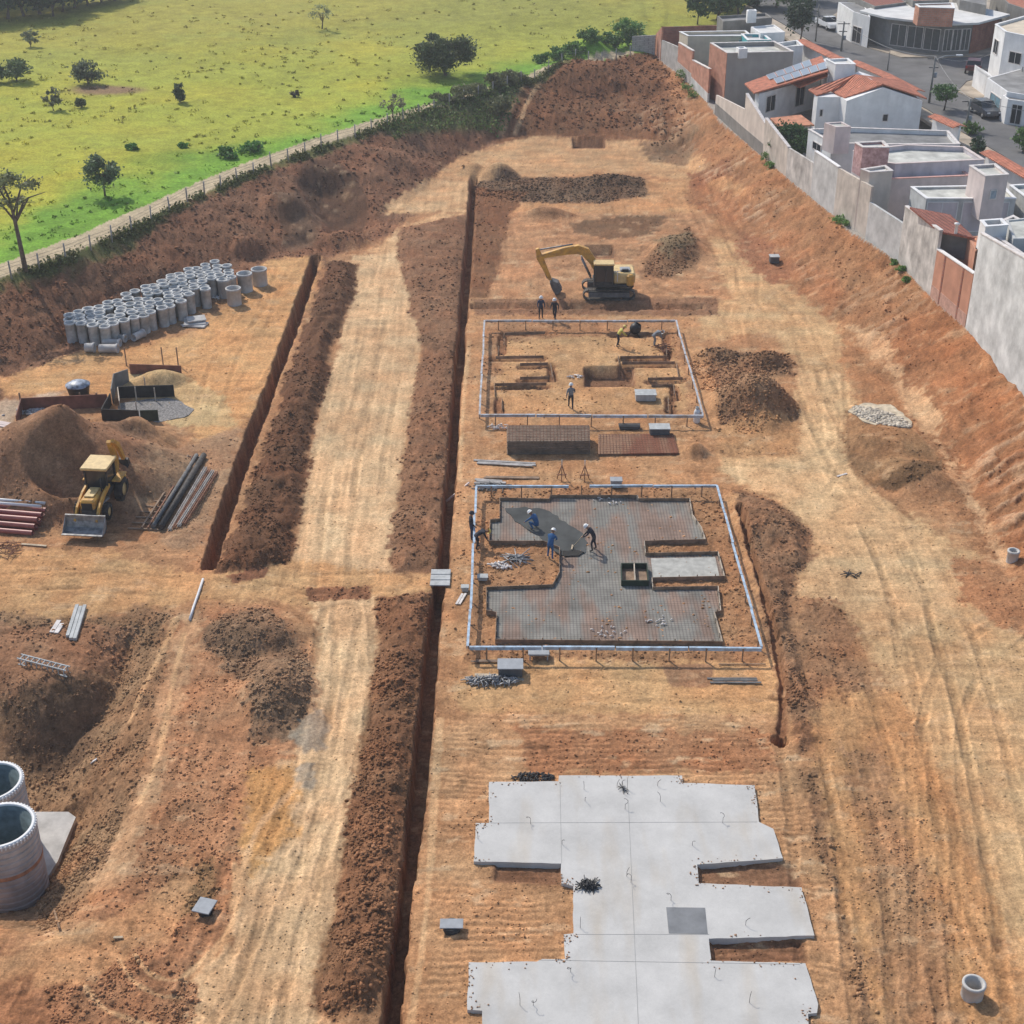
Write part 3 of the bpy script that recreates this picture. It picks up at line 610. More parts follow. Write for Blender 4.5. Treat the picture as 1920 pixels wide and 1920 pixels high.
    def xform(self, M):
        self.v = [tuple(M @ Vector(v)) for v in self.v]; return self
    def build(self, name, mats, parent=None, smooth=None):
        me = bpy.data.meshes.new(name)
        me.from_pydata(self.v, [], self.f)
        if not isinstance(mats, (list, tuple)): mats = [mats]
        for m in mats: me.materials.append(m)
        me.polygons.foreach_set('material_index', self.mi)
        me.polygons.foreach_set('use_smooth', self.sm if smooth is None else [smooth] * len(self.f))
        me.update()
        o = bpy.data.objects.new(name, me); C.objects.link(o)
        if parent: o.parent = parent
        return o
def kids(o): return [c for c in bpy.data.objects if c.parent == o]
CHILD = {}
def copy_tree(o, loc=None, rz=None, label=None, group=None, scale=None):
    def rec(a, par):
        c = a.copy(); C.objects.link(c)
        if par: c.parent = par
        for ch in CHILD.setdefault(a.name, kids(a)): rec(ch, c)
        return c
    c = rec(o, None)
    if loc is not None: c.location = loc
    if rz is not None: c.rotation_euler = (0, 0, rz)
    if label: c['label'] = label
    if group: c['group'] = group
    if scale: c.scale = (scale,) * 3
    return c
def fast_mesh(name, V, Fq, nv=4):
    """numpy verts + faces of equal size"""
    me = bpy.data.meshes.new(name)
    V = np.asarray(V, np.float32); Fq = np.asarray(Fq, np.int32)
    me.vertices.add(len(V)); me.vertices.foreach_set('co', V.ravel())
    me.loops.add(Fq.size); me.loops.foreach_set('vertex_index', Fq.ravel())
    me.polygons.add(len(Fq)); me.polygons.foreach_set('loop_start', np.arange(0, Fq.size, nv, dtype=np.int32))
    me.update(calc_edges=True)
    return me
def set_attrs(me, **kw):
    for k, a in kw.items():
        if a.ndim == 2:
            at = me.attributes.new(k, 'FLOAT_COLOR', 'POINT')
            rgba = np.ones((len(a), 4), np.float32); rgba[:, :3] = a
            at.data.foreach_set('color', rgba.ravel())
        else:
            at = me.attributes.new(k, 'FLOAT', 'POINT'); at.data.foreach_set('value', a.astype(np.float32))

# ---------------------------------------------------------------- terrain mesh
NR, NC = 900, 860
ang = np.linspace(math.atan2(H, 20.0), math.atan2(H, 300.0), NR)
rowsY = H / np.tan(ang)
# keep the screen step small but bounded
rowsY = np.concatenate([rowsY, np.array([330, 380, 460, 600, 900, 1500, 2600])])
u = np.linspace(-1, 1, NC)
u = np.concatenate([[-3.2, -1.6], u, [1.6, 3.2]])
halfw = (rowsY * 0.415 + 3.0)
X = halfw[:, None] * u[None, :]
Y = np.repeat(rowsY[:, None], len(u), 1)
sh = X.shape
tz, tcol, trough, tst, tcb, tzone = terrain(X.ravel(), Y.ravel())
nr, nc = sh
idx = np.arange(nr * nc).reshape(nr, nc)
quads = np.stack([idx[:-1, :-1], idx[:-1, 1:], idx[1:, 1:], idx[1:, :-1]], -1).reshape(-1, 4)
V = np.stack([X.ravel(), Y.ravel(), tz], -1)
fz = tzone[quads[:, 0]]
fc = V[quads].mean(1)
# soil heaps become objects of their own
HEAPS = [('dirt_mound', 'large brown soil mound dug into on one side, behind the backhoe', 'soil heap', [(-30, 880), (60, 850), (100, 800), (150, 765), (215, 790), (290, 850), (340, 890), (280, 935), (200, 985), (100, 960), (0, 950)], 1.0, 'heap_left'),
         ('dirt_mound', 'rounded grey-brown soil mound beside the right corner of the farther blue board frame', 'soil heap', [(1335, 745), (1350, 715), (1400, 700), (1460, 705), (1492, 750), (1480, 790), (1410, 805), (1350, 795)], .5, 'heap_r'),
         ('debris_mound', 'long low dark heap of earth and debris across the top of the cleared pad', 'soil heap', [(965, 340), (1040, 325), (1200, 318), (1215, 345), (1120, 366), (980, 362)], .6, 'debris_row'),
         ('dirt_mound', 'small clumpy brown soil mound at the left edge of the lower haul road', 'soil heap', [(470, 1290), (520, 1240), (575, 1270), (575, 1340), (545, 1390), (480, 1385)], .4, 'heap_ll'),
         ]
hid = np.zeros(len(quads), int)
for k, h in enumerate(HEAPS):
    hid[(poly_sd(fc[:, 0], fc[:, 1], W(h[3], h[4]), 6) > 0) & (fz == 0)] = k + 1
def sub(name, mask, m, label, cat, kind):
    q = quads[mask]
    used, inv = np.unique(q, return_inverse=True)
    me = fast_mesh(name, V[used], inv.reshape(-1, 4))
    set_attrs(me, albedo=tcol[used], rough=trough[used])
    me.materials.append(m)
    me.polygons.foreach_set('use_smooth', np.ones(len(q), bool))
    o = bpy.data.objects.new(name, me); C.objects.link(o)
    tag(o, label, cat, None, kind)
    return o
sub('ground', (fz == 0) & (hid == 0), M_SOIL, 'bare reddish brown and tan soil of the graded building site', 'ground', 'structure')
sub('pasture', fz == 1, M_GRASS, 'yellow-green rough pasture beyond the dirt track', 'pasture', 'structure')
sub('dirt_path', fz == 2, M_PATH, 'pale sandy track running between pasture and building site', 'path', 'structure')
sub('house_lots', fz == 3, M_PAVE, 'pale paved ground between the houses and the rear walls', 'ground', 'structure')
for k, h in enumerate(HEAPS):
    sub(h[0], hid == k + 1, M_SOIL, h[1], h[2], None)

# ---------------------------------------------------------------- loose clods, pebbles, tussocks
rng = np.random.default_rng(5)
def ico():
    t = (1 + 5 ** .5) / 2
    v = np.array([(-1, t, 0), (1, t, 0), (-1, -t, 0), (1, -t, 0), (0, -1, t), (0, 1, t), (0, -1, -t), (0, 1, -t), (t, 0, -1), (t, 0, 1), (-t, 0, -1), (-t, 0, 1)], float)
    v /= np.linalg.norm(v[0])
    f = np.array([(0, 11, 5), (0, 5, 1), (0, 1, 7), (0, 7, 10), (0, 10, 11), (1, 5, 9), (5, 11, 4), (11, 10, 2), (10, 7, 6), (7, 1, 8), (3, 9, 4), (3, 4, 2), (3, 2, 6), (3, 6, 8), (3, 8, 9), (4, 9, 5), (2, 4, 11), (6, 2, 10), (8, 6, 7), (9, 8, 1)])
    return v, f
IV, IF = ico()
def lumps(name, x, y, z, s, col, m, flat=.75, sink=.25):
    n = len(x)
    v = IV[None] * (1 + rng.uniform(-.35, .35, (n, 12, 1)))
    a = rng.uniform(0, 6.28, n); ca, sa = np.cos(a)[:, None], np.sin(a)[:, None]
    vx = v[..., 0] * ca - v[..., 1] * sa; vy = v[..., 0] * sa + v[..., 1] * ca
    el = rng.uniform(.75, 1.35, n)[:, None]
    V_ = np.stack([x[:, None] + vx * s[:, None] * el, y[:, None] + vy * s[:, None] / el, z[:, None] + (v[..., 2] * flat + .0) * s[:, None] + (flat - sink - .2) * s[:, None]], -1).reshape(-1, 3)
    F_ = (IF[None] + (np.arange(n) * 12)[:, None, None]).reshape(-1, 3)
    me = fast_mesh(name, V_, F_, 3)
    set_attrs(me, albedo=np.repeat(col, 12, 0), rough=np.full(n * 12, .4))
    me.materials.append(m)
    o = bpy.data.objects.new(name, me); C.objects.link(o)
    return o
def scatter(n, ymin, ymax, fx=.40):
    # denser near the camera where clods can be told apart
    t = rng.uniform(0, 1, n)
    y = 1 / (1 / ymin + t * (1 / ymax - 1 / ymin))
    x = rng.uniform(-1, 1, n) * (y * fx + 2)
    return x, y
x, y = scatter(330000, 30, 150)
z, c, r, s_, cb_, zn = terrain(x, y)
keep = (zn == 0) & (rng.uniform(0, 1, len(x)) < (np.clip(r * 1.15, 0, 1) ** 2.2 + .03) * np.clip(.55 + .9 * vnoise(x * .7, y * .7, 77), .1, 1)) & (z > -1.3 - 3 * (x < -12))
x, y, z, c = x[keep], y[keep], z[keep], c[keep]
sz = .022 + .075 * rng.random(len(x)) ** 5 * np.clip(r[keep] * 1.6, .3, 1) + y * .00025
c = c * rng.uniform(.75, 1.45, (len(x), 1))
tag(lumps('soil_clods', x, y, z, sz, c, M_CLOD), 'loose clods of brown earth strewn over the spoil strips and banks', 'soil clods', None, 'stuff')

# rubble-like lumps along the debris row and the gully
for nm, lay, n, lb in (('debris_clods', 'debris_row', 5200, 'coarse lumps and debris covering the dark row across the pad'), ('gully_clods', 'gully', 1400, 'coarse lumps on the dark gully right of the excavator'), ('heap_clods', 'heap_r', 4200, 'clods lying on the mounds right of the farther frame')):
    pg = LAYER_D[lay]; a = np.array(pg)
    x = rng.uniform(a[:, 0].min(), a[:, 0].max(), n); y = rng.uniform(a[:, 1].min(), a[:, 1].max(), n)
    k_ = poly_sd(x, y, pg, 4) + .6 * vnoise(x, y, 4) > .1; x, y = x[k_], y[k_]
    z, c, *_ = terrain(x, y)
    tag(lumps(nm, x, y, z, np.clip(.025 + .10 * rng.random(len(x)) ** 3, 0, 1), c * rng.uniform(.5, 1.5, (len(x), 1)), M_CLOD), lb, 'soil clods', None, 'stuff')

for nm, lay, n, lb in (('bank_clods', 'far_bank', 6000, 'clods on the dark cut bank at the far end of the site'), ('bank_clods', 'bank_left', 9000, 'clods on the long brown bank below the dirt track')):
    pg = LAYER_D[lay]; a = np.array(pg)
    x = rng.uniform(max(a[:, 0].min(), -55), a[:, 0].max(), n); y = rng.uniform(a[:, 1].min(), a[:, 1].max(), n)
    k_ = poly_sd(x, y, pg, 4) + 1.0 * fbm(x * .6, y * .6, 3, 4) > .4; x, y = x[k_], y[k_]
    z, c, _a, _b, _c, zn = terrain(x, y); k_ = (zn == 0) & (z > .3); x, y, z, c = x[k_], y[k_], z[k_], c[k_]
    tag(lumps(nm, x, y, z, .04 + .14 * rng.random(len(x)) ** 3, c * rng.uniform(.5, 1.4, (len(x), 1)), M_CLOD), lb, 'soil clods', None, 'stuff')
# ---------------------------------------------------------------- neighbouring houses
def mat_brick(name, c1, c2, mortar, sc=1.0, rough=.9):
    m, nt, b = nodes(name)
    N, L = nt.nodes.new, nt.links.new
    geo = N('ShaderNodeNewGeometry'); sep = N('ShaderNodeSeparateXYZ'); L(geo.outputs['Position'], sep.inputs[0])
    ad = N('ShaderNodeMath'); ad.operation = 'ADD'; L(sep.outputs['X'], ad.inputs[0]); L(sep.outputs['Y'], ad.inputs[1])
    cb = N('ShaderNodeCombineXYZ'); L(ad.outputs[0], cb.inputs['X']); L(sep.outputs['Z'], cb.inputs['Y'])
    br = N('ShaderNodeTexBrick'); L(cb.outputs[0], br.inputs['Vector'])
    br.inputs['Scale'].default_value = sc; br.inputs['Brick Width'].default_value = .42; br.inputs['Row Height'].default_value = .22
    br.inputs['Mortar Size'].default_value = .018; br.inputs['Color1'].default_value = (*c1, 1); br.inputs['Color2'].default_value = (*c2, 1); br.inputs['Mortar'].default_value = (*mortar, 1)
    n = N('ShaderNodeTexNoise'); n.inputs['Scale'].default_value = 1.2; n.inputs['Detail'].default_value = 6; L(geo.outputs['Position'], n.inputs['Vector'])
    mr = N('ShaderNodeMapRange'); mr.inputs['From Min'].default_value = .3; mr.inputs['From Max'].default_value = .7; mr.inputs['To Min'].default_value = .72; mr.inputs['To Max'].default_value = 1.15
    L(n.outputs['Fac'], mr.inputs['Value'])
    sc_ = N('ShaderNodeVectorMath'); sc_.operation = 'SCALE'; L(br.outputs['Color'], sc_.inputs[0]); L(mr.outputs[0], sc_.inputs['Scale'])
    L(sc_.outputs[0], b.inputs['Base Color']); b.inputs['Roughness'].default_value = rough; b.inputs['Specular IOR Level'].default_value = .15
    return m
M_BRICK = mat_brick('hollow_brick', (.46, .19, .12), (.55, .25, .16), (.40, .33, .27))
M_BRICKD = mat_brick('dark_brick', (.30, .115, .08), (.36, .15, .10), (.24, .19, .16))
M_BLOCK = mat_brick('concrete_block', (.46, .445, .41), (.52, .50, .47), (.30, .285, .26))
M_PLGREY = mat('plaster_grey', (.55, .55, .53), .9, var=.13, scale=.9, streaks=.12, bump=.2)
M_PLROUGH = mat('plaster_rough', (.62, .63, .61), .95, var=.16, scale=.7, streaks=.10, bump=.5, bscale=5)
M_PLSTAIN = mat('plaster_stained', (.58, .545, .50), .95, var=.2, scale=.8, streaks=.3, bump=.5, bscale=5)
M_PLWARM = mat('plaster_warm', (.60, .535, .46), .9, var=.12, scale=.8, streaks=.25)
M_CEMENT = mat('dark_cement', (.25, .24, .22), .9, var=.12, scale=.8, streaks=.2)  # dark grey cement colour for walls, columns and poles
M_PLTAUPE = mat('plaster_taupe', (.36, .33, .30), .9, var=.07, scale=.4, streaks=.1)
M_WHITE = mat('white_paint', (.80, .79, .77), .7, var=.06, scale=.8, streaks=.12)
M_CREAM = mat('cream_paint', (.66, .56, .42), .7, var=.06, scale=.8, streaks=.1)
M_SALMON = mat('salmon_paint', (.54, .27, .175), .85, var=.09, scale=.8, streaks=.12)
M_PINK = mat('pink_paint', (.70, .59, .55), .8, var=.07, scale=.8, streaks=.15)
M_LILAC = mat('lilac_paint', (.64, .58, .60), .8, var=.07, scale=.8, streaks=.2)
M_BEIGE = mat('beige_paint', (.66, .58, .50), .8, var=.07, scale=.8, streaks=.15)
M_TEAL = mat('teal_paint', (.10, .40, .42), .6, var=.05)
M_ROOFC = mat('roof_concrete', (.55, .545, .49), .95, var=.2, scale=.6, bump=.2)
M_ROOFG = mat('roof_grey', (.26, .255, .245), .95, var=.2, scale=.5, bump=.2)
M_ROOFW = mat('roof_white', (.66, .65, .62), .8, var=.08, scale=.5)
M_COPE = mat('coping', (.66, .61, .57), .8, var=.12, scale=2)
M_PCOPE = mat('pink_coping', (.66, .38, .32), .8, var=.12, scale=2)
M_GLASSD = mat('dark_glass', (.02, .025, .03), .15, var=.1, spec=.6)
M_DARK = mat('dark_opening', (.03, .03, .032), .7, var=.1)
M_WOOD = mat('timber', (.30, .19, .115), .85, var=.2, scale=4)
M_WOODL = mat('timber_light', (.50, .40, .28), .85, var=.15, scale=4)
M_ASPH = mat('asphalt', (.150, .146, .142), .95, var=.14, scale=.35, bump=.3, streaks=.0)
M_SIDEW = mat('sidewalk', (.42, .35, .27), .95, var=.2, scale=.5)
def mat_tiles(name, c, var):
    m, nt, b = nodes(name)
    N, L = nt.nodes.new, nt.links.new
    geo = N('ShaderNodeNewGeometry')
    at = N('ShaderNodeAttribute'); at.attribute_name = 'UVMap'
    tc = N('ShaderNodeTexCoord'); sep = N('ShaderNodeSeparateXYZ'); L(tc.outputs['UV'], sep.inputs[0])
    s1 = N('ShaderNodeMath'); s1.operation = 'MULTIPLY'; s1.inputs[1].default_value = 2 * math.pi / .30; L(sep.outputs['X'], s1.inputs[0])
    s2 = N('ShaderNodeMath'); s2.operation = 'SINE'; L(s1.outputs[0], s2.inputs[0])
    f1 = N('ShaderNodeMath'); f1.operation = 'MULTIPLY'; f1.inputs[1].default_value = 1 / .36; L(sep.outputs['Y'], f1.inputs[0])
    f2 = N('ShaderNodeMath'); f2.operation = 'FRACT'; L(f1.outputs[0], f2.inputs[0])
    ad = N('ShaderNodeMath'); ad.operation = 'ADD'; L(s2.outputs[0], ad.inputs[0]); L(f2.outputs[0], ad.inputs[1])
    bp = N('ShaderNodeBump'); bp.inputs['Strength'].default_value = .9; bp.inputs['Distance'].default_value = .05
    L(ad.outputs[0], bp.inputs['Height']); L(bp.outputs[0], b.inputs['Normal'])
    n = N('ShaderNodeTexNoise'); n.inputs['Scale'].default_value = 2.2; n.inputs['Detail'].default_value = 6; L(geo.outputs['Position'], n.inputs['Vector'])
    rp = N('ShaderNodeValToRGB'); rp.color_ramp.elements[0].position = .35; rp.color_ramp.elements[1].position = .65
    rp.color_ramp.elements[0].color = (*(Vector(c) * (1 - var)), 1); rp.color_ramp.elements[1].color = (*(Vector(c) * (1 + var)), 1)
    L(n.outputs['Fac'], rp.inputs['Fac']); L(rp.outputs[0], b.inputs['Base Color']); b.inputs['Roughness'].default_value = .85
    return m
M_TILE = mat_tiles('clay_tiles', (.47, .165, .095), .22)
M_TILED = mat_tiles('old_clay_tiles', (.30, .105, .07), .2)
M_TILEO = mat_tiles('orange_tiles', (.58, .25, .14), .2)

def z_at(x, y, py):
    k = (960 - py) / F
    h = y * (SP - k * CP) / (CP + k * SP)
    return H - h
def offs(pts, d):
    """inset polygon by d"""
    n = len(pts)
    a = sum(pts[i][0] * pts[(i + 1) % n][1] - pts[(i + 1) % n][0] * pts[i][1] for i in range(n))
    sg = 1 if a > 0 else -1
    out = []
    for i in range(n):
        p0, p1, p2 = Vector(pts[i - 1][:2]), Vector(pts[i][:2]), Vector(pts[(i + 1) % n][:2])
        e1 = (p1 - p0).normalized(); e2 = (p2 - p1).normalized()
        n1 = Vector((-e1.y, e1.x)) * sg; n2 = Vector((-e2.y, e2.x)) * sg
        m = n1 + n2; m = m / max(.3, m.length_squared) * 2
        out.append(tuple(p1 + m * d))
    return out
def quad_slab(mb, p, t=.12):
    """sloping slab given 4 (or 3) top corners"""
    p = [Vector(q) for q in p]; n = len(p)
    nz = (p[1] - p[0]).cross(p[2] - p[0]).z
    if nz < 0: p = p[::-1]
    vs = p + [q - Vector((0, 0, t)) for q in p]
    fs = [tuple(range(n)), tuple(range(2 * n - 1, n - 1, -1))] + [(i, n + i, n + (i + 1) % n, (i + 1) % n) for i in range(n)]
    return mb.add(vs, fs)
def wbuild(mb, name, m, parent, **k):
    mb.xform(Matrix.Translation(-parent.location)); return mb.build(name, m, parent, **k)
def uv_roof(o, axis):
    """uv in metres: x across the fall, y down it"""
    me = o.data; uvl = me.uv_layers.new(name='UVMap')
    ax = Vector(axis).normalized(); ay = Vector((-ax.y, ax.x, 0))
    for l in me.loops:
        c = me.vertices[l.vertex_index].co
        uvl.data[l.index].uv = (c.dot(ax), c.dot(ay))
    return o
def wall_seg(label, a, b, ta, tb, m, cope=None, thick=.22, cat='wall', name='boundary_wall', z=None, zf=-1.2, pil=0, mlow=None, low=0):
    z = ZR if z is None else z
    A, B = P(a[0], a[1], z), P(b[0], b[1], z)
    za, zb = z_at(A.x, A.y, ta), z_at(B.x, B.y, tb)
    t = thing(name, label, cat, tuple((A + B) / 2))
    d = (B - A); d.z = 0; L_ = d.length; d.normalize(); nrm = Vector((-d.y, d.x, 0))
    if nrm.x < 0: nrm = -nrm       # body on the house side
    def seg(z0a, z0b, z1a, z1b, off=0, th=thick, mb=None):
        mb = mb or MB()
        o = nrm * off
        q = [A + o, B + o, B + o + nrm * th, A + o + nrm * th]
        vs = [(v.x, v.y, z0) for v, z0 in zip(q, (z0a, z0b, z0b, z0a))] + [(v.x, v.y, z1) for v, z1 in zip(q, (z1a, z1b, z1b, z1a))]
        fs = [(3, 2, 1, 0), (4, 5, 6, 7), (0, 1, 5, 4), (1, 2, 6, 5), (2, 3, 7, 6), (3, 0, 4, 7)]
        return mb.add(vs, fs)
    if low:
        wbuild(seg(z + zf, z + zf, z + low, z + low, -.02), 'base_course', mlow or M_PLGREY, t)
        wbuild(seg(z + low, z + low, za, zb), 'wall_face', m, t)
    else:
        wbuild(seg(z + zf, z + zf, za, zb), 'wall_face', m, t)
    if cope: wbuild(seg(za, zb, za + .08, zb + .08, -.04, thick + .08), 'coping', cope, t)
    for k in range(pil):
        f = (k + .5) / pil
        c = A + d * L_ * f; zz = za + (zb - za) * f
        mb = MB().box((c.x - nrm.x * .012, c.y - nrm.y * .012, (z + zf + zz) / 2), (.22, .03, zz - z - zf - .02), math.atan2(d.y, d.x))
        wbuild(mb, 'pilaster', M_BRICKD, t)
    return t, A, B, za, zb
def block(label, px, zt, zb, mw, mr, par=.35, cat='house', name='house', cope=None, parent=None, wth=.18, wins=()):
    pts = [tuple(P(a, b, zt)[:2]) for a, b in px]
    cx = sum(p[0] for p in pts) / len(pts); cy = sum(p[1] for p in pts) / len(pts)
    t = parent or thing(name, label, cat, (cx, cy, zb))
    inn = offs(pts, wth); n = len(pts)
    mb = MB()
    vs = [(*p, zb) for p in pts] + [(*p, zt) for p in pts] + [(*p, zt) for p in inn] + [(*p, zt - par - .05) for p in inn]
    fs = []
    for i in range(n):
        j = (i + 1) % n
        fs += [(i, j, n + j, n + i), (n + i, n + j, 2 * n + j, 2 * n + i), (2 * n + i, 2 * n + j, 3 * n + j, 3 * n + i)]
    mb.add(vs, fs)
    wbuild(mb, 'wall', mw, t)
    wbuild(MB().prism(offs(pts, wth - .01), zt - par - .15, zt - par), 'roof', mr, t)
    if cope:
        o2 = offs(pts, -.05); i2 = offs(pts, wth + .04); mb = MB()
        vs = [(*p, zt + .003) for p in o2] + [(*p, zt + .07) for p in o2] + [(*p, zt + .07) for p in i2] + [(*p, zt + .003) for p in i2]
        fs = []
        for i in range(n):
            j = (i + 1) % n
            for k in range(4): fs.append((k * n + i, k * n + j, ((k + 1) % 4) * n + j, ((k + 1) % 4) * n + i))
        wbuild(mb.add(vs, fs), 'coping', cope, t)
    return t, pts
def window_on(t, a, b, f0, f1, z0, z1, m=None, frame=None, nm='window'):
    """window on the vertical face through world points a-b (camera side)"""
    a, b = Vector((a[0], a[1], 0)), Vector((b[0], b[1], 0)); d = b - a; L_ = d.length; d.normalize()
    nrm = Vector((-d.y, d.x, 0)); c = (a + b) / 2
    if nrm.dot(-c) < 0: nrm = -nrm
    p0, p1 = a + d * L_ * f0, a + d * L_ * f1; mid = (p0 + p1) / 2; wd = (p1 - p0).length; ang = math.atan2(d.y, d.x)
    fr = MB()
    for s in (-1, 1):
        q = mid + d * s * (wd / 2) + nrm * .03; fr.box((q.x, q.y, (z0 + z1) / 2), (.07, .07, z1 - z0 + .07), ang)
    for zz in (z0, z1):
        q = mid + nrm * .03; fr.box((q.x, q.y, zz), (wd - .07, .07, .07), ang)
    if wd > .9: fr.box((mid.x + nrm.x * .025, mid.y + nrm.y * .025, (z0 + z1) / 2), (.05, .05, z1 - z0 - .08), ang)
    o = wbuild(fr, nm, frame or M_COPE, t)
    q = mid + nrm * .008
    g = MB().box((q.x, q.y, (z0 + z1) / 2), (wd - .02, .012, z1 - z0 - .02), ang)
    g.xform(Matrix.Translation(-t.location)); gg = g.build('pane' if nm == 'window' else 'door_leaf', m or M_GLASSD, o)
    return o

# --- rear boundary walls, near to far
wall_seg('tall rough grey rendered rear wall, the nearest and highest beside the site', (1810, 614), (2000, 828), 438, 562, M_PLROUGH, M_COPE, zf=-2.5)
wall_seg('orange-salmon painted rear wall with thin dark joints between two grey walls', (1744, 555), (1809, 613), 468, 514, M_SALMON, M_WHITE, pil=2, low=.9, mlow=mat('salmon_base', (.50, .30, .23), .9))
wall_seg('stained weathered plaster rear wall directly beyond the salmon wall', (1683, 490), (1744, 555), 387, 433, M_PLSTAIN, M_COPE, zf=-1.8)
wall_seg('plain light grey rear wall lower than the stained plaster wall next to it', (1622, 447), (1683, 490), 379, 419, M_PLGREY, None, zf=-1.8)
wall_seg('greyish rear wall patch below the pink roof-top block', (1562, 403), (1622, 447), 315, 350, M_PLWARM, None, zf=-1.8)
wall_seg('pale rear wall with whitewashed coping beside a small yard', (1519, 368), (1562, 403), 284, 314, M_PLGREY, M_WHITE, zf=-1.8)
wall_seg('pale rear wall with grey render squares and a jagged top', (1473, 330), (1519, 368), 277, 306, M_PLSTAIN, None, zf=-1.8)
wall_seg('cream rear wall rising to a peaked end behind the green shrub', (1429, 293), (1473, 330), 222, 277, M_PLWARM, M_COPE, zf=-1.8)
wall_seg('taupe rear wall panel dropping from a peak beside the tiled shelter', (1392, 261), (1429, 293), 176, 232, M_BEIGE, M_COPE, low=1.2, mlow=M_CEMENT)
wall_seg('low cream rear wall at the foot of the tall brick and grey house', (1340, 214), (1392, 261), 178, 205, M_BEIGE, None, low=1.2, mlow=M_CEMENT)
wall_seg('low brick rear wall over a grey footing beside the tall brick house', (1295, 160), (1326, 192), 113, 130, M_BRICK, M_COPE, low=1.0, mlow=M_PLGREY)
wall_seg('brick rear wall on grey blocks beyond the low brick wall', (1269, 136), (1295, 160), 80, 96, M_BRICK, M_COPE, low=1.3, mlow=M_BLOCK)
wall_seg('grey concrete block rear wall panel at the far end of the row', (1236, 111), (1269, 136), 74, 88, M_BLOCK, None)
wall_seg('narrow orange brick corner wall at the farthest end of the row', (1228, 102), (1238, 113), 64, 50, M_BRICK, None)
wall_seg('dark grey block wall closing the far end of the site beside the grass', (1184, 99), (1227, 104), 68, 66, M_BLOCK, None, z=ZL - .3)
wall_seg('long shaded brick wall at the back of the farthest yard', (1239, 96), (1354, 88), 50, 47, M_BRICKD, None)  # its shade is put in by using the darker brick colour

# --- street and pavements
ZS = 3.95
def sheet(name, px, z, m, label, cat, kind='structure', t=.3):
    pts = [tuple(P(a, b, z)[:2]) for a, b in px]
    o = MB().prism(pts, z - t, z).build(name, m)
    return tag(o, label, cat, None, kind)
sheet('road', [(1400, 5), (1500, -30), (1640, -30), (1560, 30), (1580, 66), (1625, 88), (1690, 108), (1760, 108), (1860, 104), (1950, 92), (2200, 120), (2200, 170), (1950, 150), (1860, 140), (1812, 152), (1795, 172), (1850, 196), (1905, 228), (2000, 290), (2150, 400), (2100, 440), (1950, 340), (1880, 290), (1810, 250), (1740, 205), (1640, 150), (1540, 90), (1470, 45)], ZS, M_ASPH, 'grey asphalt street junction among the houses', 'road')
sheet('pavement', [(1560, 30), (1640, -30), (2200, -30), (2200, 118), (1950, 91), (1860, 103), (1760, 107), (1690, 107), (1625, 87), (1580, 65)], ZS + .12, M_SIDEW, 'tan pavement on the far side of the street', 'pavement')
sheet('pavement', [(1862, 141), (1950, 151), (2200, 171), (2200, 440), (2152, 398), (2001, 289), (1906, 227), (1851, 195), (1796, 171), (1813, 153)], ZS + .12, M_SIDEW, 'tan pavement round the street corner on the right', 'pavement')
sheet('pavement', [(1400, 8), (1469, 46), (1539, 91), (1639, 151), (1739, 206), (1809, 251), (1879, 291), (1949, 341), (2099, 441), (2060, 460), (1930, 360), (1860, 310), (1790, 262), (1720, 215), (1620, 160), (1520, 100), (1450, 55), (1390, 25)], ZS + .12, M_SIDEW, 'narrow pavement along the house fronts', 'pavement')
ZH = 3.75
# --- tall brick and grey house
t, pts = block('tall flat-roofed house with red brick side and plain taupe front', [(1332, 81), (1364, 100), (1488, 97), (1452, 78)], 8.5, ZR - .8, M_PLTAUPE, M_ROOFC, .4, cope=M_COPE)
A, B = Vector((*pts[0], 0)), Vector((*pts[1], 0)); d = (B - A).normalized(); nr = Vector((-d.y, d.x, 0)); nr = nr if nr.x < 0 else -nr
mb = MB().prism([tuple((A + nr * .06)[:2]), tuple((B + nr * .06)[:2]), tuple((B + nr * .004)[:2]), tuple((A + nr * .004)[:2])], ZR - 1, 8.46)
wbuild(mb, 'brick_side', M_BRICK, t)
block('taupe wall box', [(1380, 88), (1386, 92), (1402, 91), (1396, 87)], 9.0, 8.0, M_WHITE, M_ROOFW, .1, parent=t)
# --- cream and teal house beyond
t, pts = block('low cream house with white parapet and teal room beside it', [(1274, 60), (1290, 68), (1410, 68), (1398, 58)], 6.7, ZH - .5, M_CREAM, M_ROOFW, .3, cope=M_WHITE)
window_on(t, pts[1], pts[2], .80, .97, 4.9, 6.3, M_TEAL)
t, pts = block('small teal painted room with pale parapet between cream and taupe houses', [(1390, 64), (1402, 76), (1446, 75), (1432, 64)], 6.9, ZH - .5, M_TEAL, M_ROOFW, .3, cope=M_WHITE)
t, pts = block('white flat roof block behind the teal room', [(1408, 50), (1426, 62), (1472, 60), (1452, 46)], 7.2, ZH - .5, M_WHITE, M_ROOFW, .15)
t, pts = block('low white terrace block right of the teal room', [(1440, 84), (1452, 90), (1506, 86), (1494, 76)], 6.4, ZH - .5, M_WHITE, M_ROOFC, .3, cope=M_WHITE)
t, pts = block('grey-blue rendered building at the far end with a small white chimney box', [(1345, 30), (1356, 40), (1448, 33), (1436, 24)], 7.6, ZH - .5, M_CEMENT, M_ROOFG, .3)
block('', [(1400, 18), (1402, 21), (1419, 20), (1417, 17)], 8.8, 7.4, M_WHITE, M_ROOFW, .1, parent=t)
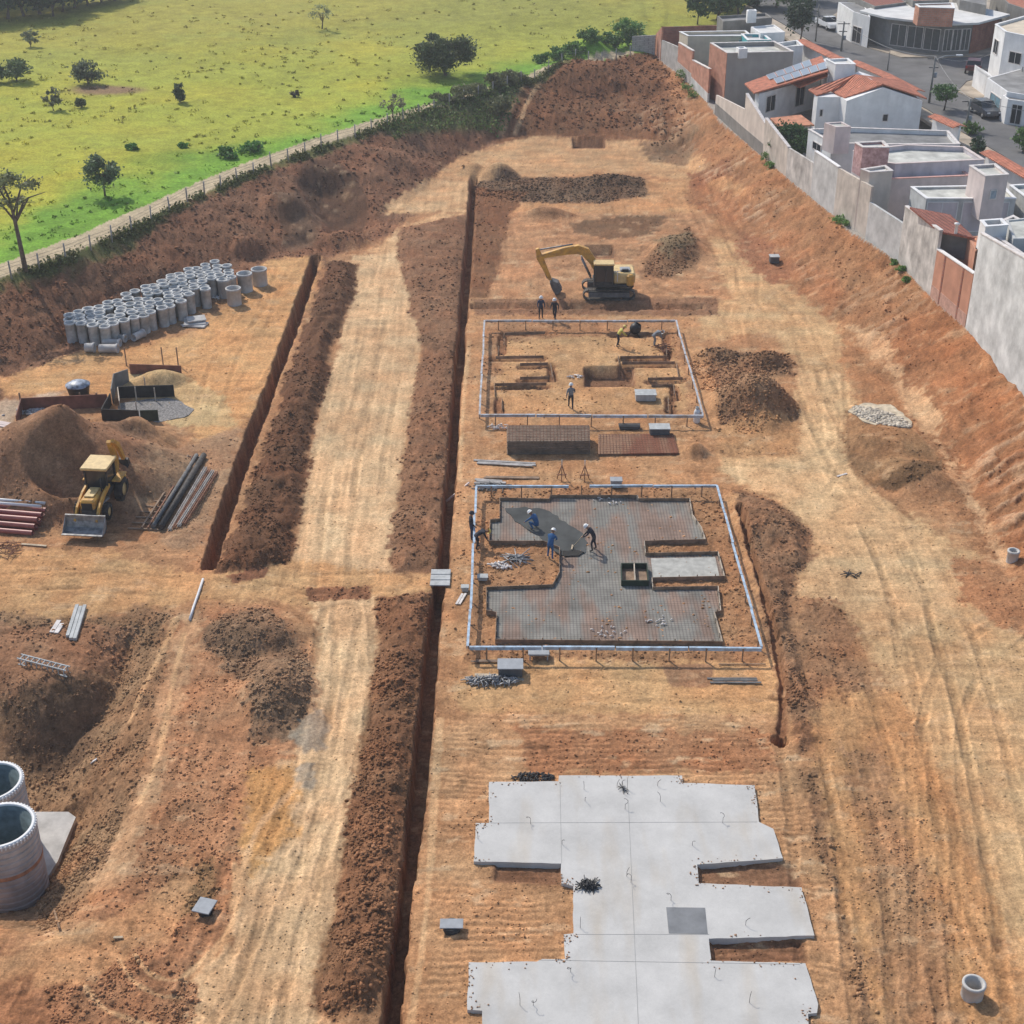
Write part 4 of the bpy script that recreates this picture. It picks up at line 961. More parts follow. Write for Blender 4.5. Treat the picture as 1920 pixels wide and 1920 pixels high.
# --- solar house
def roof_part(t, quads_px, m, nm='roof', th=.14, axis=None):
    mb = MB()
    for q in quads_px: quad_slab(mb, [P(*p) for p in q], th)
    if axis is None:
        a, b = P(*quads_px[0][0]), P(*quads_px[0][1]); axis = ((b - a).x, (b - a).y, 0)
    o = wbuild(mb, nm, m, t)
    return uv_roof(o, axis)
def walls_under(t, px, zt, zb, m, nm='wall'):
    pts = [tuple(P(a, b, zt)[:2]) for a, b in px]
    return wbuild(MB().prism(offs(pts, .02), zb, zt), nm, m, t), pts
c = P(1480, 165, 4)
t = thing('house', 'white house with long clay tile roof carrying grey solar panels', 'house', tuple(c))
q = [(1396, 156, 6.5), (1414, 174, 6.5), (1553, 133, 8.3), (1541, 104, 8.3)]
roof_part(t, [q], M_TILE)
def lerp(a, b, f): return tuple(a[i] + (b[i] - a[i]) * f for i in range(3))
Q = [P(*p) for p in q]
n_ = (Q[1] - Q[0]).cross(Q[2] - Q[0]).normalized(); n_ = n_ if n_.z > 0 else -n_
M_PV = mat('solar_glass', (.20, .235, .28), .3, var=.06, spec=.5)
M_PVF = mat('solar_frame', (.55, .56, .57), .4, metal=.6)
for r in range(2):
    for k in range(6):
        if r == 0 and k == 5: continue
        u0, u1 = .27 + k * .115, .27 + (k + 1) * .115 - .012; v0, v1 = (.06, .46) if r == 0 else (.50, .90)
        if r == 1: u0 += .05; u1 += .05
        f = lambda u, v: (Q[0].lerp(Q[3], u)).lerp(Q[1].lerp(Q[2], u), v) + n_ * .14
        mb = MB(); quad_slab(mb, [f(u0, v0), f(u1, v0), f(u1, v1), f(u0, v1)], .04)
        fr = wbuild(mb, 'solar_panel', M_PVF, t)
        e = .006; mb = MB(); quad_slab(mb, [f(u0 + e, v0 + e * 2) + n_ * .006, f(u1 - e, v0 + e * 2) + n_ * .006, f(u1 - e, v1 - e * 2) + n_ * .006, f(u0 + e, v1 - e * 2) + n_ * .006], .01)
        mb.xform(Matrix.Translation(-t.location)); mb.build('cell_face', M_PV, fr)
_, pts = walls_under(t, [(1416, 171), (1424, 176), (1560, 139), (1552, 130)], 6.4, ZH - .5, M_WHITE)
window_on(t, pts[1], pts[2], .10, .22, 4.3, 5.9); window_on(t, pts[1], pts[2], .50, .62, 4.0, 6.0, M_DARK, nm='door')
_, pts2 = walls_under(t, [(1540, 112), (1552, 140), (1562, 138), (1552, 108)], 7.8, ZH - .5, M_WHITE, 'end_wall')
roof_part(t, [[(1478, 152, 7.0), (1500, 163, 6.8), (1560, 138, 7.8), (1548, 132, 7.8)]], M_TILE, 'lower_roof')
block('', [(1549, 112), (1567, 121), (1604, 121), (1590, 110)], 9.0, 6.5, M_WHITE, M_ROOFW, .15, parent=t, cope=M_WHITE)
# --- white gable house
c = P(1650, 240, 4)
t = thing('house', 'white house with clay tile gable roof and one small dark window', 'house', tuple(c))
RA, RB = (1604, 139, 8.5), (1656, 157, 8.5)
roof_part(t, [[(1516, 167, 7.05), (1532, 178, 6.95), (1556, 170, 7.1), RA]], M_TILE, 'roof_wing', axis=None)
roof_part(t, [[RA, RB, (1584, 183, 7.0), (1549, 164, 7.0)]], M_TILE, 'roof', axis=None)
roof_part(t, [[RB, RA, (1690, 150, 7.0), (1738, 184, 7.0)]], M_TILE, 'roof_slope')
gp = [P(1588, 187, 7.0), P(1730, 187, 7.0)]
a, b = gp; back = P(1680, 155, 7.0) - P(1730, 187, 7.0); back.z = 0
apx = P(1656, 159, 8.38)
# place the apex on the plane of the gable wall
d = (b - a).normalized(); f = (Vector((apx.x, apx.y, 7.0)) - a).dot(d); ap = a + d * f; ap.z = 8.3
mb = MB()
A0, B0 = Vector((a.x, a.y, ZH - .5)), Vector((b.x, b.y, ZH - .5))
fr = [A0, B0, b.copy(), ap, a.copy()]
for v in fr[2:]: v.z -= .12
bk = [v + back * .97 for v in fr]
mb.add(fr + bk, [(0, 1, 2, 3, 4), (9, 8, 7, 6, 5)] + [(i, 5 + i, 5 + (i + 1) % 5, (i + 1) % 5) for i in range(5)])
wbuild(mb, 'wall', M_WHITE, t)
window_on(t, a, b, .50, .57, 4.9, 5.6)
_, pts = walls_under(t, [(1526, 176), (1533, 182), (1590, 182), (1584, 172)], 6.8, ZH - .5, M_WHITE, 'wing_wall')
window_on(t, pts[1], pts[2], .12, .22, 4.9, 5.6); window_on(t, pts[1], pts[2], .76, .93, 3.9, 5.9, M_DARK, nm='door')
# tiled shelter in the yard
c = P(1485, 240, ZH)
t = thing('shelter', 'low terracotta tiled shelter between rear wall and white gable house', 'shelter', tuple(c))
roof_part(t, [[(1444, 221, 5.6), (1460, 236, 5.5), (1527, 234, 5.7), (1502, 215, 5.8)]], M_TILEO)
walls_under(t, [(1452, 226), (1462, 236), (1520, 234), (1498, 220)], 5.4, ZH - .5, M_BEIGE)
# --- group of flat-roofed houses
t, pts = block('flat grey-roofed house with white side wall beside the green shrub', [(1516, 243), (1560, 269), (1640, 271), (1800, 271), (1778, 246), (1600, 240)], 6.6, ZH - .5, M_WHITE, M_ROOFG, .35, cope=M_COPE)
window_on(t, pts[0], pts[1], .25, .6, 5.2, 5.9)
block('', [(1546, 230), (1567, 238), (1596, 237), (1579, 228)], 8.4, 6.0, M_PINK, M_ROOFC, .12, parent=t)
t, pts = block('pinkish flat-roofed house with long lilac parapet', [(1600, 283), (1625, 302), (1679, 308), (1846, 300), (1808, 276), (1700, 272)], 7.2, ZH - .5, M_LILAC, M_ROOFC, .35, cope=M_PINK)
block('', [(1603, 268), (1618, 277), (1668, 277), (1656, 265)], 9.0, 6.6, mat('mural_plaster', (.46, .30, .29), .9, var=.3, scale=2.2, var2=(.30, .16, .15)), M_ROOFC, .15, parent=t, cope=M_COPE)
_w = P(1600, 432, ZR); _zt = z_at(_w.x, _w.y, 318)
t, pts = block('long pink-coped flat-roofed house with a box room over its rear wall', [(1640, 320), (1672, 336), (1818, 330), (1800, 314)], _zt - 1.6, ZR - .8, M_PINK, M_ROOFC, .3, cope=M_PCOPE)
_w = P(1600, 432, ZR); _zt = z_at(_w.x, _w.y, 318)
block('', [(1614, 318), (1631, 324), (1674, 321), (1660, 311)], _zt, ZR - .8, M_BEIGE, M_ROOFW, .12, parent=t, cope=M_COPE)
t, pts = block('white flat-roofed house with mossy roof and wide shaded wall panels', [(1708, 351), (1737, 373), (1905, 373), (1880, 348)], 7.0, ZH - .5, M_PLGREY, M_ROOFC, .12, cope=M_WHITE)
for f0, f1 in ((.02, .36), (.42, .93)):
    window_on(t, pts[1], pts[2], f0, f1, 4.4, 6.75, M_LILAC, M_WHITE, nm='wall_panel')
t, pts = block('beige roof-top box room with one small pale window', [(1818, 311), (1848, 331), (1891, 328), (1866, 308)], 9.2, ZH + 2, M_PINK, M_ROOFC, .15, cope=M_COPE)
window_on(t, pts[1], pts[2], .32, .6, 7.4, 8.1, mat('pale_glass', (.35, .42, .47), .2))
t, pts = block('grey flat-roofed house at the right edge beyond the box room', [(1893, 348), (1925, 372), (2060, 372), (2020, 340)], 7.0, ZH - .5, M_PLGREY, M_ROOFC, .2, cope=M_WHITE)
# lean-to with old red tiles behind the stained wall
c = P(1790, 450, ZH)
t = thing('lean_to', 'dark red tiled lean-to roof behind the stained plaster wall', 'lean-to', tuple(c))
roof_part(t, [[(1706, 388, 7.9), (1762, 434, 7.6), (1828, 446, 7.6), (1782, 402, 7.9)]], M_TILED, axis=(1, .3, 0))
walls_under(t, [(1712, 398), (1763, 436), (1816, 445), (1780, 412)], 7.3, ZR - .5, M_CEMENT)
v = P(1793, 430, 7.9)
wbuild(MB().lathe([(.12, -.3), (.12, .35), (.2, .36), (.2, .45), (.01, .5)], v, 10), 'vent_pipe', M_WHITE, t)
c = P(1828, 470, ZH)
t = thing('yard_floor', 'orange tiled yard floor between the salmon and tall grey rear walls', 'yard floor', tuple(c))
wbuild(MB().prism(W([(1757, 470), (1812, 512), (1846, 512), (1812, 455)], 5.6), 3.0, 5.6), 'floor_tiles', M_SALMON, t)
t, pts = block('orange gable wall scrap beside the dark red lean-to', [(1815, 443), (1829, 470), (1834, 468), (1836, 442)], 7.4, 4, M_SALMON, M_TILEO, .05, name='side_wall', cat='wall')
# big grey roof behind the tall near wall
t, pts = block('wide grey flat roof with water tank box behind the tallest rear wall', [(1843, 428), (2040, 562), (2140, 540), (1900, 405)], 8.6, ZR - .5, M_PLGREY, M_ROOFG, .6, cope=M_COPE)
block('', [(1838, 414), (1848, 426), (1890, 423), (1878, 411)], 9.4, 7.5, M_WHITE, M_DARK, .4, parent=t, cope=M_WHITE)
block('', [(1886, 412), (1900, 447), (1990, 447), (1960, 405)], 8.9, 7.0, M_PLGREY, M_ROOFC, .1, parent=t)
# --- tiled street walls
def tile_wall(label, pl, z, m=M_TILE):
    c = P(*pl[len(pl) // 2], z - 2)
    t = thing('street_wall', label, 'wall', tuple(c))
    w_ = [P(a, b, z) for a, b in pl]
    for i in range(len(w_) - 1):
        a, b = w_[i], w_[i + 1]; d = (b - a).normalized(); n = Vector((-d.y, d.x, 0))
        mb = MB(); quad_slab(mb, [a + n * .75, b + n * .75, b + Vector((0, 0, .22)), a + Vector((0, 0, .22))], .08)
        quad_slab(mb, [a - n * .75, b - n * .75, b + Vector((0, 0, .22)), a + Vector((0, 0, .22))], .08)
        uv_roof(wbuild(mb, 'tile_cap', m, t), (d.x, d.y, 0))
        mb = MB().prism([tuple((a + n * .12)[:2]), tuple((b + n * .12)[:2]), tuple((b - n * .12)[:2]), tuple((a - n * .12)[:2])], z - 3.0, z - .06)
        wbuild(mb, 'wall_face', M_WHITE, t)
tile_wall('clay tile capped front wall along the street behind the solar house', [(1504, 76), (1560, 104), (1604, 122)], 6.2)
tile_wall('long clay tile canopy along the street behind the white gable house', [(1604, 116), (1660, 140), (1722, 172)], 6.4)
tile_wall('short clay tile canopy over a front gate right of the gable house', [(1752, 217), (1800, 238)], 6.0)
tile_wall('clay tile canopy at the right edge above the pavement', [(1852, 285), (1940, 335)], 6.0, M_TILE)
# --- far side of the street
t, pts = block('corner commercial building with wide white roof slab and glazed front', [(1628, 24), (1668, 34), (1770, 46), (1824, 44), (1876, 30), (1800, 12), (1700, 6)], 7.6, ZS, M_CEMENT, M_ROOFW, .12, cat='building', name='commercial_building')
mb = MB().prism(offs(pts, -.9), 7.61, 7.85); wbuild(mb, 'roof_slab', M_ROOFW, t)
for i in (1, 2):
    for k in range(3): window_on(t, pts[i], pts[i + 1], .06 + k * .31, .34 + k * .31, 4.5, 7.0, mat('shop_glass', (.10, .105, .10), .3))
mb = MB().prism([tuple((Vector(pts[3]) * (1 - f) + Vector(pts[4]) * f)) for f in (0.02, .98)] + [tuple((Vector(pts[3]) * (1 - f) + Vector(pts[4]) * f) - Vector((.02, .12))) for f in (.98, .02)], ZS, 7.4)
wbuild(mb, 'brick_side', M_BRICKD, t)
block('', [(1716, 8), (1724, 14), (1790, 16), (1786, 6)], 9.8, 7.7, M_BRICK, M_ROOFW, .1, parent=t, cope=M_WHITE)
for (px, py) in ((1670, 78), (1708, 88), (1766, 100), (1800, 94)):
    p = P(px, py, ZS + .12)
    wbuild(MB().box((p.x, p.y, 5.7), (.35, .35, 3.6)), 'column', M_CEMENT, t)
t, pts = block('two-storey white house with two dark windows at the right edge', [(1866, 46), (1885, 60), (1990, 82), (1990, 40), (1930, 28)], 10.2, ZS, M_WHITE, M_CREAM, .2, cope=M_WHITE)
window_on(t, pts[0], pts[1], .2, .6, 7.4, 8.9); window_on(t, pts[1], pts[2], .14, .36, 7.2, 8.4)
t, pts = block('low white house with dark roof at the street corner', [(1851, 146), (1888, 172), (2000, 190), (2000, 140), (1925, 126)], 6.8, ZS, M_WHITE, M_ROOFG, .02)
window_on(t, pts[0], pts[1], .3, .8, 4.6, 5.8, mat('blue_gate', (.18, .30, .36), .5))
t, pts = block('white gatepost wall standing on the street corner', [(1828, 121), (1838, 127), (1866, 148), (1850, 136)], 6.4, ZS, M_WHITE, M_WHITE, .05, name='corner_wall', cat='wall')
t, pts = block('white house front with dark openings below the dark roofed house', [(1880, 178), (1890, 186), (1990, 200), (1990, 182)], 6.4, ZS, M_WHITE, M_ROOFG, .1)
window_on(t, pts[1], pts[2], .1, .3, 4.1, 6.0, M_DARK, nm='door'); window_on(t, pts[1], pts[2], .45, .6, 4.1, 6.0, M_DARK, nm='door')
c = P(1600, 50, ZS)
t, pts = block('white gabled house with lime canopy beside the corner building', [(1572, 4), (1600, 22), (1632, 32), (1620, 6)], 7.6, ZS, M_WHITE, M_ROOFG, .05)
mb = MB(); quad_slab(mb, [P(1596, 24, 6.8), P(1610, 33, 6.6), P(1628, 32, 6.6), P(1614, 22, 6.8)], .08); wbuild(mb, 'canopy', mat('lime_canopy', (.42, .46, .12), .7), t)
window_on(t, pts[1], pts[2], .1, .6, 4.1, 6.0, M_DARK, nm='garage_opening')
roofs = [([(1590, -10), (1640, 12), (1700, 4), (1660, -20)], 'dark red tiled roof beyond the lime canopy', 8.2, M_TILED), ([(1690, -12), (1712, 2), (1780, 0), (1760, -22)], 'dull red roof behind the red roof-top box', 8.6, M_TILED),
         ([(1790, -30), (1800, 0), (1850, 10), (1850, -20)], 'grey rendered block above the corner building', 9.0, None), ([(1860, -20), (1890, 6), (1990, 40), (1990, -20)], 'clay tiled roof in the upper right corner', 8.6, M_TILE)]
for px, lb, zt, m in roofs:
    t, pts = block(lb, px, zt, ZS, M_CEMENT, m or M_ROOFG, .05)
    if m:
        rf = [c_ for c_ in bpy.data.objects if c_.parent == t and c_.name.startswith('roof')][0]; uv_roof(rf, (1, 0, 0))
# ---------------------------------------------------------------- site objects
M_BLUE = mat('blue_board', (.36, .48, .60), .8, var=.2, scale=2.6, var2=(.25, .28, .31))
M_BLUEG = mat('greyblue_board', (.36, .41, .47), .75, var=.3, scale=2.2, var2=(.30, .24, .19))
M_FORM = mat('form_board', (.27, .185, .125), .85, var=.25, scale=2)
M_FORML = mat('form_board_pale', (.50, .42, .33), .85, var=.2, scale=2)
M_CONC = mat('pipe_concrete', (.50, .50, .485), .9, var=.2, scale=1.4, bump=.2)
M_CONCL = mat('pale_concrete', (.50, .48, .45), .9, var=.12, scale=1.4)
M_STEEL = mat('bare_steel', (.30, .30, .30), .55, metal=.4, var=.25, scale=3)
M_RUST = mat('rusty_rebar', (.24, .115, .07), .85, var=.25, scale=2.5)
M_BLACK = mat('black_plastic', (.022, .023, .026), .5, var=.1)
M_BLACKM = mat('black_metal', (.045, .042, .04), .6, var=.2)
M_DGREY = mat('dark_grey_box', (.10, .105, .11), .6, var=.1)
M_GREYP = mat('grey_plate', (.33, .345, .36), .7, var=.08)
M_REDP = mat('red_pipe', (.34, .105, .085), .4, var=.1, spec=.5)
M_PVC = mat('white_pvc', (.66, .66, .66), .4, var=.04)
M_YEL = mat('machine_yellow', (.64, .34, .05), .55, var=.1, scale=3, spec=.4, var2=(.40, .21, .06))
M_YELP = mat('faded_yellow', (.66, .48, .21), .55, var=.1, scale=3, spec=.4, var2=(.50, .34, .15))
M_RUB = mat('rubber', (.035, .033, .031), .85, var=.3)
M_TRK = mat('track_steel', (.10, .085, .07), .8, var=.3, scale=4)
M_GRIME = mat('machine_grey', (.14, .135, .13), .7, var=.2)
M_GREENB = mat('dark_green_panel', (.030, .045, .030), .8, var=.2)

def GZ(px, py, z=0.0):
    p = P(px, py, z); p.z = ground_z(p.x, p.y); return p
def P_y(px, py, Y):
    u, v = px - 960.0, py - 960.0
    d = (u, F * CP - v * SP, -F * SP - v * CP); t = Y / d[1]
    return Vector((d[0] * t, Y, H + d[2] * t))

# --- batter-board frames
def board_frame(label, corners, z, m, sides, nstk, name='batter_board_frame'):
    cs = [P(a, b, z) for a, b in corners]
    c = sum(cs, Vector()) / 4
    t = thing(name, label, 'board frame', (c.x, c.y, 0))
    for i, gaps in enumerate(sides):
        a, b = cs[i], cs[(i + 1) % 4]; d = (b - a).normalized(); n = Vector((-d.y, d.x, 0))
        for f0, f1 in gaps:
            p, q = a.lerp(b, f0), a.lerp(b, f1)
            e = d * .0
            k = max(1, int((q - p).length / 3.2))
            mb = MB()
            for s in range(k):
                u, v = p.lerp(q, s / k), p.lerp(q, (s + 1) / k - .004)
                dz = random.uniform(-.03, .03); jx = n * random.uniform(-.035, .035); u = u + jx; v = v + n * random.uniform(-.035, .035)
                mb.bar(u + Vector((0, 0, dz)), v + Vector((0, 0, dz)), .125, .03)
                mb.bar(u + n * .04 + Vector((0, 0, -.095 + dz)), v + n * .04 + Vector((0, 0, -.095 + dz)), .03, .15)
            wbuild(mb, 'board', m, t)
        L_ = (b - a).length
        for s in range(nstk):
            p = a.lerp(b, (s + .5) / nstk) + n * .03
            g = z - .02
            wbuild(MB().box((p.x, p.y, (g - .35) / 2), (.07, .07, g + .32), random.uniform(-.1, .1)), 'stake', M_WOOD, t)
    return t
board_frame('farther blue-grey board frame round the set-out foundation with open soil', [(909, 600), (1267, 600), (1319, 778), (899, 778)], .8, M_BLUEG, [[(0, 1)], [(0, 1)], [(0, 1)], [(0, 1)]], 7)
board_frame('nearer light blue board frame round the partly poured grey foundation', [(893, 910), (1345, 909), (1428, 1214), (878, 1212)], .8, M_BLUE, [[(0, .385), (.47, 1)], [(0, 1)], [(0, 1)], [(0, 1)]], 8)

# --- finished slab
def mat_slab(name, c, mesh=0.0, band=None, lo=.9, hi=1.06, b0=.46, b1=.58):
    m, nt, b = nodes(name)
    N, L = nt.nodes.new, nt.links.new
    geo = N('ShaderNodeNewGeometry')
    n = N('ShaderNodeTexNoise'); n.inputs['Scale'].default_value = .55; n.inputs['Detail'].default_value = 8; n.inputs['Roughness'].default_value = .65; L(geo.outputs['Position'], n.inputs['Vector'])
    mr = N('ShaderNodeMapRange'); mr.inputs['From Min'].default_value = .3; mr.inputs['From Max'].default_value = .7; mr.inputs['To Min'].default_value = lo; mr.inputs['To Max'].default_value = hi
    L(n.outputs['Fac'], mr.inputs['Value'])
    out = mr.outputs[0]
    sep = N('ShaderNodeSeparateXYZ'); L(geo.outputs['Position'], sep.inputs[0])
    if mesh:
        for ax, pitch in (('X', .17), ('Y', .17)):
            a = N('ShaderNodeMath'); a.operation = 'MULTIPLY'; a.inputs[1].default_value = 1 / pitch; L(sep.outputs[ax], a.inputs[0])
            fr = N('ShaderNodeMath'); fr.operation = 'FRACT'; L(a.outputs[0], fr.inputs[0])
            lt = N('ShaderNodeMath'); lt.operation = 'LESS_THAN'; lt.inputs[1].default_value = .35; L(fr.outputs[0], lt.inputs[0])
            mm = N('ShaderNodeMath'); mm.operation = 'MULTIPLY_ADD'; mm.inputs[1].default_value = -mesh; mm.inputs[2].default_value = 1; L(lt.outputs[0], mm.inputs[0])
            mu = N('ShaderNodeMath'); mu.operation = 'MULTIPLY'; L(out, mu.inputs[0]); L(mm.outputs[0], mu.inputs[1]); out = mu.outputs[0]
    col = N('ShaderNodeMix'); col.data_type = 'RGBA'
    col.inputs['A'].default_value = (*c, 1); col.inputs['B'].default_value = (*(band or c), 1)
    mp = N('ShaderNodeMapping'); mp.inputs['Scale'].default_value = (.85, .18, 1); L(geo.outputs['Position'], mp.inputs['Vector'])
    n2 = N('ShaderNodeTexNoise'); n2.inputs['Scale'].default_value = 1.0; n2.inputs['Detail'].default_value = 3; L(mp.outputs[0], n2.inputs['Vector'])
    m2 = N('ShaderNodeMapRange'); m2.inputs['From Min'].default_value = b0; m2.inputs['From Max'].default_value = b1; L(n2.outputs['Fac'], m2.inputs['Value'])
    L(m2.outputs[0], col.inputs['Factor'])
    n5 = N('ShaderNodeTexNoise'); n5.inputs['Scale'].default_value = 6.0; n5.inputs['Detail'].default_value = 6; n5.inputs['Roughness'].default_value = .75; n5.inputs['Distortion'].default_value = 1.5; L(geo.outputs['Position'], n5.inputs['Vector'])
    r5 = N('ShaderNodeMapRange'); r5.inputs['From Min'].default_value = .3; r5.inputs['From Max'].default_value = .7; r5.inputs['To Min'].default_value = .93; r5.inputs['To Max'].default_value = 1.05; L(n5.outputs['Fac'], r5.inputs['Value'])
    m5 = N('ShaderNodeMath'); m5.operation = 'MULTIPLY'; L(out, m5.inputs[0]); L(r5.outputs[0], m5.inputs[1]); out = m5.outputs[0]
    sc_ = N('ShaderNodeVectorMath'); sc_.operation = 'SCALE'; L(col.outputs['Result'], sc_.inputs[0]); L(out, sc_.inputs['Scale'])
    L(sc_.outputs[0], b.inputs['Base Color']); b.inputs['Roughness'].default_value = .9; b.inputs['Specular IOR Level'].default_value = .2
    return m
M_SLAB = mat_slab('finished_concrete', (.545, .53, .50), 0, (.50, .445, .37), .83, 1.07, .52, .78)
M_BED = mat_slab('lean_concrete_mesh', (.26, .245, .215), .27, (.285, .20, .155), .62, 1.25)
M_WET = mat_slab('fresh_concrete', (.085, .088, .085), 0, (.075, .078, .075), .6, 1.3)
SL = [(917, 1466), (1047, 1465), (1048, 1454), (1279, 1454), (1280, 1468), (1415, 1472), (1423, 1541), (1450, 1554), (1468, 1609), (1307, 1621), (1310, 1656), (1503, 1664), (1527, 1754), (1329, 1760), (1334, 1801), (1510, 1806), (1534, 1883), (1532, 1899), (1515, 1901), (1520, 1990), (904, 1990), (904, 1895), (876, 1893), (879, 1804), (1006, 1803), (1017, 1798), (1060, 1798), (1057, 1752), (1075, 1750), (1075, 1661), (1053, 1656), (1052, 1619), (888, 1615), (892, 1543), (917, 1543)]
def ragged(pts, amp=.035, step=.35):
    out = []
    n = len(pts)
    for i in range(n):
        a, b = Vector(pts[i][:2]), Vector(pts[(i + 1) % n][:2]); L_ = (b - a).length; k = max(1, int(L_ / step))
        d = (b - a).normalized() if L_ > 0 else Vector((1, 0)); nn = Vector((-d.y, d.x))
        for j in range(k):
            p = a.lerp(b, j / k)
            if j: p = p + nn * random.uniform(-amp, amp)
            out.append(tuple(p))
    return out
c = P(1200, 1700, 0)
t = thing('foundation_slab', 'finished pale concrete foundation slab with stepped outline, nearest the camera', 'slab', (c.x, c.y, 0))
sp = ragged(W(SL, .16), .018)
def tri_prism(pts, z0, z1):
    bm = bmesh.new()
    vs = [bm.verts.new((p[0], p[1], z1)) for p in pts]
    f = bm.faces.new(vs)
    if f.normal.z < 0: f.normal_flip()
    bm.normal_update()
    r = bmesh.ops.extrude_face_region(bm, geom=[f])
    bmesh.ops.translate(bm, verts=[v for v in r['geom'] if isinstance(v, bmesh.types.BMVert)], vec=(0, 0, 0))
    for v in vs: v.co.z = z0
    bmesh.ops.recalc_face_normals(bm, faces=bm.faces[:])
    bmesh.ops.triangulate(bm, faces=[f_ for f_ in bm.faces if len(f_.verts) > 4])
    mb = MB(); bm.verts.index_update()
    mb.add([v.co[:] for v in bm.verts], [tuple(v.index for v in f_.verts) for f_ in bm.faces]); bm.free()
    return mb
wbuild(tri_prism(sp, -.35, .16), 'slab', M_SLAB, t)
j = MB()
for a, b in (((1178, 1500), (1200, 1990)), ((1050, 1470), (1053, 1619)), ((1080, 1752), (1330, 1752)), ((1010, 1800), (1500, 1808)), ((920, 1543), (1420, 1541))):
    j.bar(P(*a, .163), P(*b, .163), .015, .005)
wbuild(j, 'joint_line', mat('joint', (.30, .30, .29), .9), t)
wbuild(MB().prism(W([(1249, 1701), (1322, 1702), (1327, 1751), (1254, 1750)], .165), .15, .168), 'grey_cover', mat('cover_grey', (.20, .205, .21), .8, var=.12, scale=1.5), t)
# soil crumbs spilled over the slab edges
_e = np.array(W(SL, .16)); _n = 1300
_i = rng.integers(0, len(_e), _n); _f = rng.random((_n, 1))
_p = _e[_i] * (1 - _f) + _e[(_i + 1) % len(_e)] * _f + rng.normal(0, .16, (_n, 2))
_ok = (_p[:, 1] > 27) & (vnoise(_p[:, 0] * .9, _p[:, 1] * .9, 12) > -.1)
_p = _p[_ok]; _in = poly_sd(_p[:, 0], _p[:, 1], [tuple(q) for q in _e], 5) > 0
_zz = np.where(_in, .165, terrain(_p[:, 0], _p[:, 1])[0])
tag(lumps('edge_crumbs', _p[:, 0], _p[:, 1], _zz, rng.uniform(.010, .038, len(_p)), rng.uniform(.6, 1.2, (len(_p), 1)) * np.array((.40, .23, .13)), M_CLOD), 'brown soil crumbs spilled along the edges of the finished slab', 'soil clods', None, 'stuff')
def stub(px, py, z, h=.35, lean=.2, curl=False, group='conduit stubs on the finished slab', label='thin black conduit stub sticking out of the pale slab'):
    p = P(px, py, z); a = random.uniform(0, 6.3)
    mb = MB(); pts = [(0, 0, -.02), (0, 0, h * .6)]
    if curl:
        for k in range(7): q = k / 6 * 4.5 + a; pts.append((.09 * math.cos(q) - .09 * math.cos(a) , .09 * math.sin(q) - .09 * math.sin(a), h * .6 + .03 * k))
    else: pts += [(lean * .4 * math.cos(a), lean * .4 * math.sin(a), h * .85), (lean * math.cos(a), lean * math.sin(a), h)]
    o = mb.tube(pts, .009, 6).build('conduit_stub', M_BLACK)
    o.location = p
    tag(o, label, 'conduit', group); return o
for px, py, cu in ((1095, 1480, 0), (1097, 1502, 0), (1157, 1477, 0), (1166, 1474, 0), (1176, 1480, 0), (1168, 1487, 0), (1172, 1517, 1), (1233, 1474, 0), (1238, 1503, 0), (995, 1545, 1), (1355, 1543, 1), (1054, 1583, 0), (1298, 1585, 0), (896, 1573, 0), (1183, 1655, 1), (1175, 1643, 0), (1088, 1740, 0), (1070, 1823, 1), (1340, 1832, 0), (1000, 1885, 1), (975, 1885, 0), (1405, 1880, 0), (1258, 1688, 1), (1398, 1735, 0)):
    stub(px, py, .16, random.uniform(.3, .55), .15, bool(cu))
def tangle(name, label, px, py, z, n, rx, ry, hz, rad, m, cat, L_=(.3, .8)):
    """a heap of short rods"""
    p = P(px, py, z); mb = MB()
    for _ in range(n):
        a = random.uniform(0, 6.3); r = random.random() ** .5
        c = Vector((rx * r * math.cos(a), ry * r * math.sin(a), rad + random.random() * hz * (1 - r * .7)))
        q = random.uniform(0, 6.3); l = random.uniform(*L_) / 2
        d = Vector((math.cos(q) * l, math.sin(q) * l, random.uniform(-.12, .12) * l * 2))
        mb.tube([c - d, c + Vector((0, 0, .05)), c + d], rad, 5)
    o = mb.build(name, m); o.location = p
    return tag(o, label, cat)
tangle('rebar_heap', 'small black heap of short offcuts lying on the finished slab', 1103, 1661, .16, 60, .36, .20, .16, .016, M_BLACK, 'offcuts')
tangle('rebar_heap', 'tiny dark offcut bundle near the top edge of the finished slab', 1167, 1480, .16, 7, .12, .10, .06, .012, M_BLACK, 'offcuts')

# --- slab being poured
BED = [(938, 939), (1030, 941), (1033, 934), (1194, 934), (1196, 940), (1292, 940), (1297, 970), (1314, 994), (1321, 1016), (1207, 1019), (1209, 1043), (1345, 1040), (1357, 1085), (1221, 1088), (1223, 1107), (1345, 1105), (1350, 1150), (1338, 1153), (1353, 1208), (930, 1204), (932, 1153), (913, 1149), (913, 1107), (1037, 1102), (1050, 1078), (1050, 1031), (1020, 1019), (918, 1019), (920, 980), (938, 978)]
c = P(1130, 1070, 0)
t = thing('foundation_bed', 'grey meshed foundation bed inside the nearer blue frame, partly covered by dark wet concrete', 'foundation', (c.x, c.y, 0))
wbuild(tri_prism(W(BED, .07), -.1, .07), 'bed', M_BED, t)
wbuild(tri_prism(ragged(W([(947, 953), (985, 950), (1020, 955), (1060, 978), (1084, 994), (1102, 1017), (1098, 1036), (1075, 1042), (1053, 1041), (1035, 1025), (1010, 1003), (965, 977)], .1), .13, .35), .05, .105), 'wet_concrete', M_WET, t)
